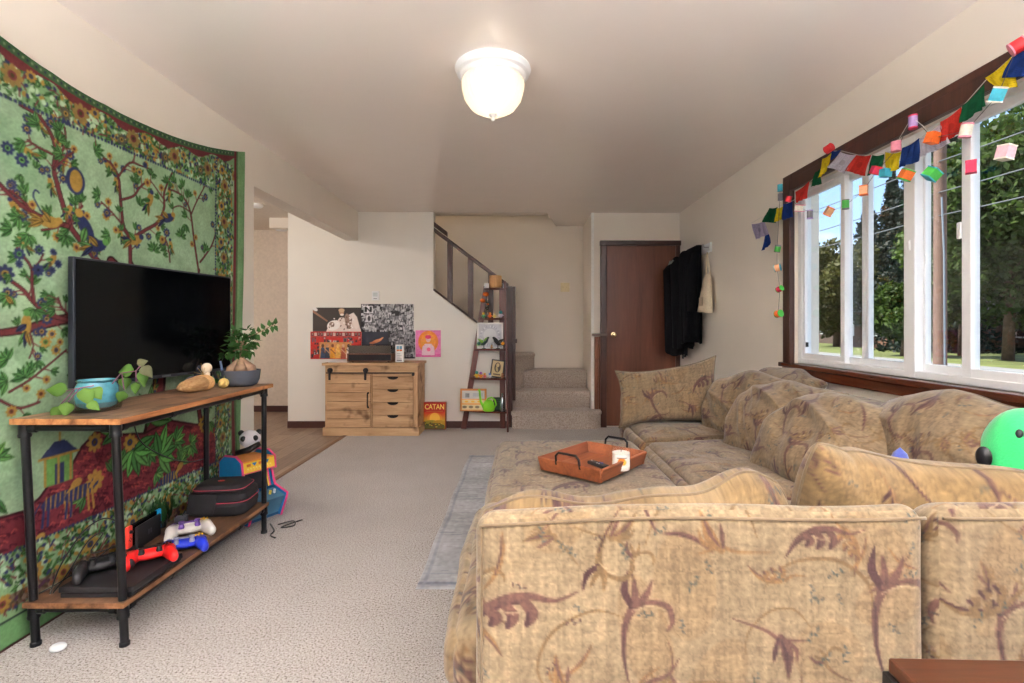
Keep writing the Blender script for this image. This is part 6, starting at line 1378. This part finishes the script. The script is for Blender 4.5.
def small(name, label, cat, x, y, z, rz=0, grp='ornaments on the ladder shelf'): return empty(name, (x, y, z), rz, label, cat, grp)
zA, zB, zC, zD, zE = [q[0] for q in shz]
# top board
e = small('white_candle', 'white ribbed candle jar at the left end of the top board', 'candle', -.382, 5.705, zA)
MB().lathe([(0, 0), (.024, 0), (.025, .004), (.025, .05), (.021, .053), (.018, .046), (0, .046)], (0, 0, 0), 30, wob=lambda t, i: 1+.02*math.cos(15*t)).build('jar', M_white, e, smooth=.8)
e = small('tan_pot', 'round tan wooden pot on the top board', 'pot', -.282, 5.695, zA)
MB().lathe([(0, 0), (.052, 0), (.066, .012), (.070, .05), (.067, .135), (.060, .138), (.056, .12), (0, .11)], (0, 0, 0), 32).build('pot', wood('tan_wood', rgb(176, 126, 76), rgb(214, 166, 112), 'Z', 12, .5), e, smooth=.8)
e = small('glass_votive', 'tiny clear glass votive beside the tan pot', 'glass', -.196, 5.69, zA)
MB().lathe([(0, 0), (.018, 0), (.020, .045), (.018, .045), (.016, .004), (0, .004)], (0, 0, 0), 24).build('cup', glassy('votive_glass', (.85, .92, .95), .5), e, smooth=.8)
# second board
M_mar = plain('marigold', rgb(244, 112, 24), .8, var=.3, scale=120, bmp=.6); M_dkg = leafmat('marigold_leaf', rgb(30, 46, 34), rgb(56, 72, 46))
e = small('marigold_flowers', 'orange marigold flowers on dark leafy stems on the second board', 'flowers', -.385, 5.70, zB)
MB().lathe([(0, 0), (.016, 0), (.020, .02), (.012, .05), (.014, .07), (0, .07)], (0, 0, 0), 18).build('vase', plain('dark_vase', rgb(40, 46, 44), .3), e, smooth=.8)
for x, z, r in ((-.006, .265, .033), (-.040, .195, .030), (.016, .155, .014)): MB().ball((x, -.01, z), (r, r*.9, r*.75), n=20, m=12).build('blossom', M_mar, e, smooth=True); MB().tube([(0, 0, .06), (x*.4+.01, 0, z*.6), (x, -.005, z-.01)], .003, 6).build('stem', M_dkg, e)
b_ = MB()
for k in range(46): a = rr.rand()*6.28; z = .06+.13*rr.rand(); b_.leaf((.008*math.cos(a)+.005, .008*math.sin(a), z), (math.cos(a), .7*math.sin(a), .5), (0, 0, 1), .045, .016, .3, nseg=3)
b_.build('leaves', M_dkg, e, smooth=True)
def figurine(name, label, x, y, z, cols, s=1.0, cat='figurine'):
    e = small(name, label, cat, x, y, z)
    MB().ball((0, 0, .020*s), (.016*s, .014*s, .020*s), n=16, m=10).build('body', plain('fig_%d_%d_%d' % cols[0], rgb(*cols[0]), .45), e, smooth=True)
    MB().ball((0, -.002, .050*s), (.015*s, .014*s, .015*s), n=16, m=10).build('head', plain('fig_%d_%d_%d' % cols[1], rgb(*cols[1]), .45), e, smooth=True)
    for sx in (-1, 1): MB().tube([(sx*.012*s, 0, .032*s), (sx*.024*s, -.006*s, .020*s)], [.006*s, .004*s], 8).build('arm', plain('fig_%d_%d_%d' % cols[0], rgb(*cols[0]), .45), e, smooth=True)
    return e
figurine('toy_figure', 'small green and yellow toy figure at the left of the second board', -.415, 5.675, zB, ((70, 150, 90), (230, 190, 70)))
figurine('toy_figure', 'small orange toy figure in the middle of the second board', -.345, 5.665, zB, ((236, 110, 40), (240, 140, 50)))
figurine('toy_figure', 'small cream yellow toy figure on the second board', -.295, 5.67, zB, ((232, 214, 120), (240, 226, 170)), .9)
figurine('toy_figure', 'white toy figure with teal top at the right of the second board', -.225, 5.665, zB, ((226, 214, 232), (40, 150, 150)), 1.25)
# third board: white frame, two dark birds
e = small('white_picture_frame', 'square white framed silvery picture on the third board', 'picture frame', -.345, 5.712, zC)
fr = MB(); fr.box(-.146, .146, -.010, .010, .0, .018); fr.box(-.146, .146, -.010, .010, .272, .290); fr.box(-.146, -.128, -.010, .010, .018, .272); fr.box(.128, .146, -.010, .010, .018, .272); fr.build('frame', plain('frame_white', rgb(238, 238, 236), .4), e, bevel=.002)
fp = Pic(.26, .26, 420, (204, 206, 214)); fp.noise(.10, (20, 20), 3)
for k in range(60): a = rr.rand()*6.28; fp.leaf((.13+.09*math.cos(a), .13+.09*math.sin(a)), a, .03, .012, (176, 178, 192) if k % 2 else (230, 232, 236))
fp.ell((.13, .13), .075, .08, 0, (220, 222, 226)); picture('picture', fp, (-.129, -.005, .017), (1, 0, 0), (0, 0, 1), .258, .256, M_print, e, 110)
def birdfig(name, label, x, y, z, body, wing, accent, flip=1):
    e = small(name, label, 'figurine', x, y, z); m1 = plain('bird_%d_%d_%d' % body, rgb(*body), .4)
    b_ = MB(); b_.tube([(flip*.03, 0, .045), (0, 0, .06), (-flip*.03, 0, .085), (-flip*.045, 0, .115)], [.010, .020, .014, .009], 12); b_.ball((-flip*.048, 0, .122), (.013, .011, .011), n=12, m=8); b_.build('body', m1, e, smooth=True)
    w_ = MB(); w_.leaf((0, -.01, .065), (flip*.8, -.1, .55), (0, -1, 0), .085, .035, .1); w_.leaf((0, .01, .065), (-flip*.5, .1, .8), (0, -1, 0), .085, .035, .1); w_.leaf((flip*.03, 0, .05), (flip, 0, -.15), (0, -1, .2), .06, .022, .1); w_.build('wings', plain('wing_%d_%d_%d' % wing, rgb(*wing), .5), e, smooth=True, thick=.002)
    MB().ball((flip*.055, -.015, .06), (.020, .016, .018), n=14, m=8).build('flower', plain('acc_%d_%d_%d' % accent, rgb(*accent), .5), e, smooth=True)
    b_ = MB(); b_.tube([(0, 0, .0), (0, 0, .05)], .005, 8); b_.lathe([(0, 0), (.024, 0), (.020, .008), (0, .010)], (0, 0, 0), 16); b_.build('stand', m1, e, smooth=.8)
birdfig('bird_figurine', 'green and teal bird figurine before the white frame', -.41, 5.655, zC, (34, 70, 66), (120, 176, 60), (40, 110, 100), -1)
birdfig('bird_figurine', 'black bird figurine with orange flower before the white frame', -.255, 5.645, zC, (28, 26, 28), (36, 32, 32), (246, 170, 40), 1)
figurine('toy_figure', 'small tan toy figure between the two bird figurines on the third board', -.325, 5.65, zC, ((196, 150, 100), (206, 160, 110)), .7)
# fourth board
figurine('toy_figure', 'small yellow and teal toy figure at the far left of the fourth board', -.49, 5.672, zD, ((240, 200, 70), (60, 170, 160)), 1.2)
figurine('toy_figure', 'small purple and orange toy figure on the fourth board', -.445, 5.655, zD, ((240, 150, 60), (150, 90, 180)), 1.1)
figurine('toy_figure', 'small pink toy figure on the fourth board', -.40, 5.65, zD, ((232, 120, 130), (240, 180, 80)), .9)
figurine('toy_figure', 'small white and blue toy figure beside the black frame', -.345, 5.65, zD, ((226, 230, 238), (90, 130, 200)), .9)
figurine('toy_figure', 'small brown toy figure at the right end of the fourth board', -.205, 5.635, zD, ((150, 96, 60), (166, 110, 70)), .9)
e = small('black_picture_frame', 'small leaning black frame around a tan drawing on the fourth board', 'picture frame', -.275, 5.70, zD); e.rotation_euler = (-.10, .13, 0)
fr = MB(); fr.box(-.075, .075, -.008, .008, 0, .014); fr.box(-.075, .075, -.008, .008, .186, .200); fr.box(-.075, -.061, -.008, .008, .014, .186); fr.box(.061, .075, -.008, .008, .014, .186); fr.build('frame', M_blp, e, bevel=.002)
fp = Pic(.122, .172, 600, (212, 190, 140)); fp.ell((.06, .10), .035, .055, 0, (70, 60, 50)); fp.ell((.06, .125), .018, .022, 0, (206, 184, 136)); fp.ell((.055, .08), .012, .03, .3, (190, 170, 120)); fp.rect(.02, .10, .015, .03, (110, 90, 66)); picture('drawing', fp, (-.061, -.004, .014), (1, 0, 0), (0, 0, 1), .122, .172, M_print, e, 80)
# bottom board
e = small('orange_card_box', 'orange framed box with pale printed panels on the lowest board', 'box', -.525, 5.62, zE+.058); e.location.z = zE; e.rotation_euler = (-.06, 0, -.03)
MB().box(-.145, .145, -.0, .018, .0, .245).build('box', plain('box_orange', rgb(206, 134, 72), .6), e, bevel=.002)
fp = Pic(.29, .245, 420, (212, 140, 76)); fp.rect(.02, .27, .135, .225, (214, 212, 210)); fp.rect(.02, .27, .085, .125, (232, 214, 170)); fp.rect(.02, .27, .015, .072, (222, 204, 160)); fp.rect(0, .29, .075, .083, (232, 150, 50)); fp.rect(0, .29, .126, .133, (232, 150, 50))
for x in (.06, .075, .09): fp.rect(x, x+.010, .15, .195, (70, 70, 70))
for x in (.05, .12, .19): fp.ell((x, .045), .025, .014, 0, (120, 104, 80)); fp.ell((x+.02, .105), .02, .010, 0, (240, 190, 60))
fp.rect(.14, .25, .16, .20, (190, 190, 196)); picture('printed_front', fp, (-.144, -.002, .001), (1, 0, 0), (0, 0, 1), .288, .243, M_print, e, 110)
e = small('watering_can', 'lime green plastic watering can with a long spout on the lowest board', 'watering can', -.355, 5.625, zE)
M_lime = plain('lime_plastic', rgb(134, 224, 44), .35, var=.03)
MB().lathe([(0, 0), (.052, 0), (.064, .012), (.066, .05), (.055, .095), (.040, .115), (.030, .12), (.028, .112), (0, .10)], (0, 0, 0), 32).build('tank', M_lime, e, smooth=.8)
MB().tube([(-.045, 0, .03), (-.085, 0, .10), (-.095, 0, .17), (-.100, 0, .225), (-.115, 0, .235)], [.020, .014, .011, .012, .015], 14).build('spout', M_lime, e, smooth=True)
MB().tube([(.055, 0, .03), (.082, 0, .07), (.070, 0, .12), (.035, 0, .150), (-.005, 0, .140), (-.03, 0, .11)], [.009, .009, .009, .009, .009, .008], 12).build('handle', M_lime, e, smooth=True)
e = small('green_box', 'dark green slotted box behind the watering can on the lowest board', 'box', -.255, 5.70, zE)
b_ = MB(); b_.box(-.055, .055, -.02, .02, 0, .14); b_.build('box', plain('box_dark_green', rgb(40, 66, 48), .6), e, bevel=.003)
for k in range(5): MB().box(-.045, .045, -.0225, -.0195, .018+k*.024, .028+k*.024).build('slat', plain('green_slat', rgb(62, 92, 66), .5), e)
e = small('glass_bottle', 'clear blue-grey glass bottle at the right end of the lowest board', 'bottle', -.205, 5.615, zE)
MB().lathe([(0, 0), (.030, 0), (.032, .01), (.031, .08), (.022, .12), (.011, .15), (.010, .19), (.013, .195), (.010, .197), (.008, .15), (.028, .08), (.028, .006), (0, .006)], (0, 0, 0), 28).build('bottle', glassy('bottle_glass', (.72, .84, .88), .6), e, smooth=.8)

# ================================================================ coats and tote on the right wall
M_coat = plain('black_wool', rgb(17, 17, 20), .9, spec=.15, var=.25, scale=60, bmp=.3)
e = empty('coat_hooks', (1.81, 5.15, 1.90), 0, 'white wall hooks strip holding the coats', 'hooks')
MB().box(-.018, 0, -.30, .42, -.045, .045).build('rail', M_white, e, bevel=.004)
for y in (-.26, -.05, .15, .35): MB().tube([(-.018, y, .0), (-.06, y, .0), (-.075, y, .03)], .007, 8).build('hook', plain('steel', rgb(190, 190, 195), .3, 1), e, smooth=.8)
def coat(label, y, ztop, zbot, w_, dx, seed, straps=False, hood=True):
    e = empty('hanging_coat', (1.80, y, ztop), 0, label, 'coat', 'black coats on the wall hooks'); L = ztop-zbot; n_ = 48; vs = []; K = 22
    for i in range(K+1):
        t = i/K; wy = w_*(.12+.70*min(1, (t/.14))**.6+.26*math.sin(PI*min(1, t*1.25))**2)*(1+.06*math.sin(t*5+seed))*(.5); wx = (.025+dx*.5*min(1, t/.12)**.7)*(1-.12*t)
        for j in range(n_):
            a = 2*PI*j/n_; f = 1+(.10+.08*t)*math.cos(5*a+seed+t*1.5)+.05*math.cos(11*a+seed*2-t*2); vs.append((-(wx*1.05+.012)+wx*math.cos(a)*min(1.05, f), wy*math.sin(a)*f, -L*t+(.030*math.cos(2*a+seed) if i >= K-1 else 0)))
    b_ = MB(); b_.add(vs, [(i*n_+j, (i+1)*n_+j, (i+1)*n_+(j+1) % n_, i*n_+(j+1) % n_) for i in range(K) for j in range(n_)]+[tuple(range(n_)), tuple(range((K+1)*n_-1, K*n_-1, -1))])
    b_.build('body', M_coat, e, smooth=True)
    for s_ in (-1, 1):
        MB().tube([(-dx*.55, s_*w_*.36, -.10), (-dx*.75, s_*w_*.50, -.22), (-dx*.80, s_*w_*.56, -.45), (-dx*.85, s_*w_*.50, -.66*min(1, L/.9))], [.038, .052, .046, .036], 14).build('sleeve', M_coat, e, smooth=True)
    if hood: MB().ball((-dx*.62, 0, -.07), (.055, w_*.30, .085), n=18, m=12).build('hood', M_coat, e, smooth=True)
    if straps:
        for k, yy in enumerate((-.07, -.02, .05)): MB().tube([(-dx*.6, yy, -L+.03), (-dx*.62, yy, -L-.09-.02*k)], .010, 6).build('strap', M_coat, e)
coat('long black coat hanging nearest the door, with its grey lining showing at the collar', 5.50, 1.88, .86, .24, .21, 1.0)
o_ = MB().tube([(1.62, 5.45, 1.85), (1.59, 5.50, 1.79), (1.62, 5.55, 1.85)], [.010, .014, .010], 8).build('collar_lining', plain('lining_grey', rgb(150, 156, 150), .8)); keep(o_, [q for q in C.objects if q.name == 'hanging_coat'][0])
coat('black coat with dangling straps in the middle of the hooks', 5.27, 1.91, .94, .22, .19, 2.3, True)
coat('narrow black coat hanging nearest the window on the hooks', 5.06, 1.95, 1.0, .17, .17, 4.1, hood=False)
e = empty('tote_bag', (1.79, 4.84, 1.84), 0, 'cream canvas tote bag hanging beside the black coats', 'bag')
M_tote = plain('canvas', rgb(224, 208, 182), .9, var=.08, scale=80, bmp=.2)
b_ = MB(); n_ = 24; vs = []
for i in range(9):
    t = i/8; wx, wy = .014+.030*t**.7, .05+.10*t**.6
    for j in range(n_): a = 2*PI*j/n_; vs.append((-wx-.004+wx*math.cos(a)*(1+.1*math.cos(3*a)), wy*abs(math.sin(a))**.7*(1 if math.sin(a) > 0 else -1), -.20-.36*t+(.01*math.sin(a))))
b_.add(vs, [(i*n_+j, (i+1)*n_+j, (i+1)*n_+(j+1) % n_, i*n_+(j+1) % n_) for i in range(8) for j in range(n_)]+[tuple(range(n_)), tuple(range(9*n_-1, 8*n_-1, -1))]); b_.build('bag', M_tote, e, smooth=1.2)
MB().tube([(-.02, -.05, -.21), (-.03, -.015, -.06), (-.03, 0, -.0), (-.03, .015, -.06), (-.02, .05, -.21)], .008, 8).build('strap', M_tote, e, smooth=True)
MB().box(-.094, -.088, -.04, .04, -.50, -.42).build('print_patch', plain('faint_print', rgb(190, 172, 148), .9), e)

# ================================================================ prayer flags and paper lanterns along the window
FX = 1.757
M_flag = painted('flag_cotton', .85, .1, weave=200, bmp=.1, trans=.35)
FC = {'white': (206, 202, 216), 'blue': (34, 62, 132), 'green': (24, 92, 58), 'yellow': (222, 200, 40), 'red': (204, 58, 50), 'lilac': (178, 170, 198)}
def flag(corners, col, label, X=FX, seed=0, ink_=.6):
    P = [np.array(at_side(px, py, X)) for px, py in corners]       # top-left, top-right, bottom-right, bottom-left as hung
    w_ = .18; p = Pic(w_, w_, 420, FC[col]); r_ = np.random.RandomState(seed+50); c_ = tuple(q*ink_ for q in FC[col])
    for k in range(11):
        y = .012+k*.015
        for q in range(14):
            if r_.rand() < .75: x = .012+q*.0115; p.rect(x, x+.004+.004*r_.rand(), y, y+.006, c_, .55)
    p.ell((.09, .09), .032, .036, 0, FC[col], .8); p.ell((.09, .09), .026, .030, 0, c_, .35)
    n = 26; S_, T_ = np.meshgrid(np.linspace(0, 1, n), np.linspace(0, 1, n), indexing='ij'); S_ = S_.ravel(); T_ = T_.ravel()
    top = P[0]+np.outer(S_, P[1]-P[0]); bot = P[3]+np.outer(S_, P[2]-P[3]); V = top*(1-T_)[:, None]+bot*T_[:, None]
    wv = .010*np.sin(S_*7+seed)*T_+.006*np.sin(S_*13+seed*2+T_*3)*T_
    V[:, 0] += -np.abs(wv)*1.2-.004; V[:, 2] += -.006*np.sin(S_*PI)*(1-T_)
    col_ = p.get(S_*w_, (1-T_)*w_); N2 = n*n; B_ = V+np.array([.0012, 0, 0])
    ii = lambda a, b: a*n+b
    ring = [ii(a, 0) for a in range(n)]+[ii(n-1, b) for b in range(1, n)]+[ii(a, n-1) for a in range(n-2, -1, -1)]+[ii(0, b) for b in range(n-2, 0, -1)]
    side = np.array([[ring[k], ring[k]+N2, ring[(k+1) % len(ring)]+N2, ring[(k+1) % len(ring)]] for k in range(len(ring))])
    o = np_mesh('prayer_flag', np.vstack([V, B_]), np.vstack([grid_faces(n, n), grid_faces(n, n, N2, True), side]), M_flag, None, np.vstack([col_, col_]))
    return tag(o, label, 'flag', 'prayer flags strung along the window')
flag([(752, 224), (765, 221), (770, 234), (757, 240)], 'lilac', 'pale lilac flag at the very end of the string on the wall', seed=1)
flag([(766, 231), (768, 231), (773, 243), (764, 251)], 'blue', 'narrow dark blue flag dangling just below the pale lilac flag', seed=2)
flag([(770, 208), (778, 207), (777, 223), (763, 222)], 'green', 'small green flag on the wall before the window casing', seed=3)
flag([(777, 208), (784, 206), (784, 219), (777, 222)], 'yellow', 'narrow yellow flag on the wall between the green and blue flags', seed=4)
flag([(784, 204), (793, 201), (794, 217), (784, 220)], 'blue', 'blue flag at the corner of the window casing', seed=5)
flag([(796, 192), (810, 181), (809, 198), (797, 203)], 'red', 'red flag with white edge beside the window corner', seed=6)
flag([(816, 172), (821, 168), (823, 184), (812, 187)], 'green', 'small green flag at the far upper corner of the window', seed=7)
flag([(823, 159), (832, 153), (829, 170), (821, 178)], 'yellow', 'yellow flag between the corner green flag and the blue flag tip', seed=8)
flag([(832, 151), (842, 149), (838, 156), (833, 160)], 'blue', 'small folded blue flag tip beside the red lantern', seed=9)
flag([(841, 152), (857, 155), (848, 174), (830, 167)], 'white', 'white printed flag tilted left of the orange-red flag', seed=10)
flag([(857, 155), (872, 155), (867, 176), (848, 171)], 'red', 'orange-red flag in the middle of the sagging string', seed=11)
flag([(873, 155), (885, 154), (884, 171), (868, 176)], 'green', 'dull green flag just left of the middle yellow flag', seed=12)
flag([(886, 152), (902, 152), (901, 169), (888, 174)], 'yellow', 'bright yellow flag under the pink lantern', seed=13)
flag([(903, 148), (920, 138), (922, 161), (901, 168)], 'blue', 'blue flag right of the bright yellow flag', seed=14)
flag([(921, 139), (941, 124), (953, 143), (924, 157)], 'white', 'large white flag behind the orange lantern', seed=15)
flag([(941, 122), (962, 107), (966, 132), (943, 143)], 'red', 'red flag between the large white and the dark green flags', seed=16)
flag([(963, 106), (985, 84), (990, 106), (964, 123)], 'green', 'large dark green flag near the upper casing', seed=17)
flag([(986, 78), (1012, 57), (1020, 87), (1001, 89)], 'yellow', 'large yellow flag at the right edge of the view', X=FX-.004, seed=18)
flag([(1014, 56), (1040, 36), (1042, 76), (1003, 78)], 'blue', 'large dark blue flag cut by the right edge of the view', X=FX-.012, seed=19)
def strand(pts, lab, r=.0016, X=FX, col=(206, 204, 200), grp=None):
    out = [at_side(px, py, X) for px, py in pts]; m_ = plain('string_%d' % col[0], rgb(*col), .8)
    return tag(MB().tube(out, r, 6).build('string', m_, smooth=True), lab, 'string')
strand([(751, 223), (766, 215), (770, 208), (784, 205), (794, 200), (812, 180), (822, 168), (834, 151), (842, 151), (858, 155), (873, 155), (886, 153), (903, 148), (921, 138), (941, 123), (963, 106), (986, 80), (1013, 56), (1042, 34)], 'thin pale cord carrying the prayer flags along the window top')
strand([(778, 314), (780, 289), (777, 268), (777, 249), (780, 197), (790, 198), (800, 208), (810, 212), (829, 212), (846, 205), (863, 191), (876, 172), (896, 150), (913, 118), (933, 138), (966, 131), (998, 95), (1017, 48), (1040, 28)], 'thin dark wire carrying the small paper lanterns', X=FX-.02, col=(90, 90, 96), r=.0012)
strand([(896, 144), (912, 117), (928, 130)], 'short pale cord looped over the lavender lantern', X=FX-.03)
LC = {'cyan': (60, 176, 200), 'grey': (120, 116, 122), 'red': (206, 36, 44), 'pink': (226, 140, 160), 'orange': (236, 112, 40), 'green': (70, 178, 70), 'peach': (240, 176, 130), 'lavender': (176, 150, 206), 'white': (236, 230, 214), 'magenta': (206, 40, 84), 'rose': (236, 190, 200)}
def lantern(px, py, w_, h_, c1, c2, tilt, label, X=FX-.03, rnd=True):
    q = at_side(px, py, X); k = F/q.y; e = empty('paper_lantern', q, 0, label, 'lantern', 'small paper lanterns on the wire'); e.rotation_euler = (tilt, 0, rr.rand())
    W_, H_ = w_/k/2, h_/k; m1 = plain('lantern_'+c1, rgb(*LC[c1]), .6, var=.12, scale=80); m2 = plain('lantern_'+c2, rgb(*LC[c2]), .6, var=.12, scale=80); n_ = 20 if rnd else 4
    b_ = MB(); f = .80 if rnd else 1.1; b_.lathe([(W_*.96*f, -H_*.40), (W_*1.0*f, -H_*.28), (W_*1.0*f, H_*.28), (W_*.96*f, H_*.40)], (0, 0, 0), n_); b_.build('shade', m1, e, smooth=.7)
    for s_ in (-1, 1): MB().lathe([(0, 0), (W_*f*1.02, 0), (W_*f*1.04, s_*H_*.10), (0, s_*H_*.12)] if s_ > 0 else [(0, -H_*.12), (W_*f*1.04, -H_*.10), (W_*f*1.02, 0), (0, 0)], (0, 0, s_*H_*.38), n_).build('rim', m2, e, smooth=.7)
    return e
for a in ((777.6, 248.7, 7, 7, 'green', 'grey', .4, 'green lantern, topmost of the four hanging down the wall', True), (777.6, 267.8, 9, 6, 'peach', 'cyan', 1.4, 'peach and blue lantern below the green one on the wall', True), (779.6, 289, 7, 6, 'magenta', 'green', 1.2, 'magenta and green lantern third down the wall', True), (778.7, 313.8, 9, 6, 'orange', 'green', 1.4, 'orange and green lantern, lowest on the wall', True),
          (780, 188, 6, 7, 'cyan', 'cyan', 0, 'cyan lantern on the wall beside the top casing corner', True), (780.4, 197, 6, 7, 'grey', 'grey', 0, 'grey lantern just under the cyan one on the wall', True), (788.5, 199, 7, 6, 'red', 'magenta', .3, 'red lantern behind the blue flag at the casing corner', True), (800, 208, 10, 7, 'white', 'pink', .3, 'white lantern below the red flag with white edge', False),
          (810, 214.5, 7, 9, 'grey', 'lavender', 0, 'dull grey lantern hanging against the narrow first pane', True), (829, 211.5, 8, 9, 'peach', 'orange', .6, 'peach-orange lantern tilted against the narrow first pane', False), (845.6, 204.5, 8, 10, 'green', 'grey', 0, 'green lantern over the frame between the first two panes', True), (863.6, 190.5, 9, 10, 'peach', 'orange', 0, 'peach lantern hanging in front of the second pane', False),
          (829, 148.5, 10, 7, 'red', 'red', 1.3, 'red lantern on the wall above the casing', True), (876, 170.5, 10, 8, 'magenta', 'red', .4, 'crimson lantern before the dull green flag', False), (885.5, 173, 10, 8, 'cyan', 'cyan', .1, 'cyan lantern below the bright yellow flag', False), (896, 146.5, 11, 10, 'pink', 'pink', 0, 'pink round lantern above the bright yellow flag', True),
          (906, 175, 12, 11, 'orange', 'green', .5, 'orange lantern below the blue flag in mid window', False), (913, 122, 10, 14, 'lavender', 'magenta', 0, 'lavender lantern on the dark casing', True), (932.7, 138, 12, 11, 'orange', 'orange', .3, 'orange lantern in front of the large white flag', False), (932, 174, 14, 11, 'green', 'cyan', .7, 'light green lantern hanging over the third pane', False),
          (966, 130.5, 13, 14, 'white', 'pink', .2, 'white and pink lantern below the large dark green flag', True), (971, 167, 11, 13, 'magenta', 'magenta', 0, 'magenta square lantern on the white frame post', False), (998, 94.5, 15, 15, 'cyan', 'white', .5, 'sky blue lantern under the large yellow flag', False), (1005.6, 152.5, 14, 15, 'rose', 'white', .2, 'pale pink lantern hanging over the nearest pane', False), (1018, 46, 17, 13, 'red', 'pink', 1.1, 'red lantern at the top right edge of the view', True)):
    lantern(*a[:8], rnd=a[8])
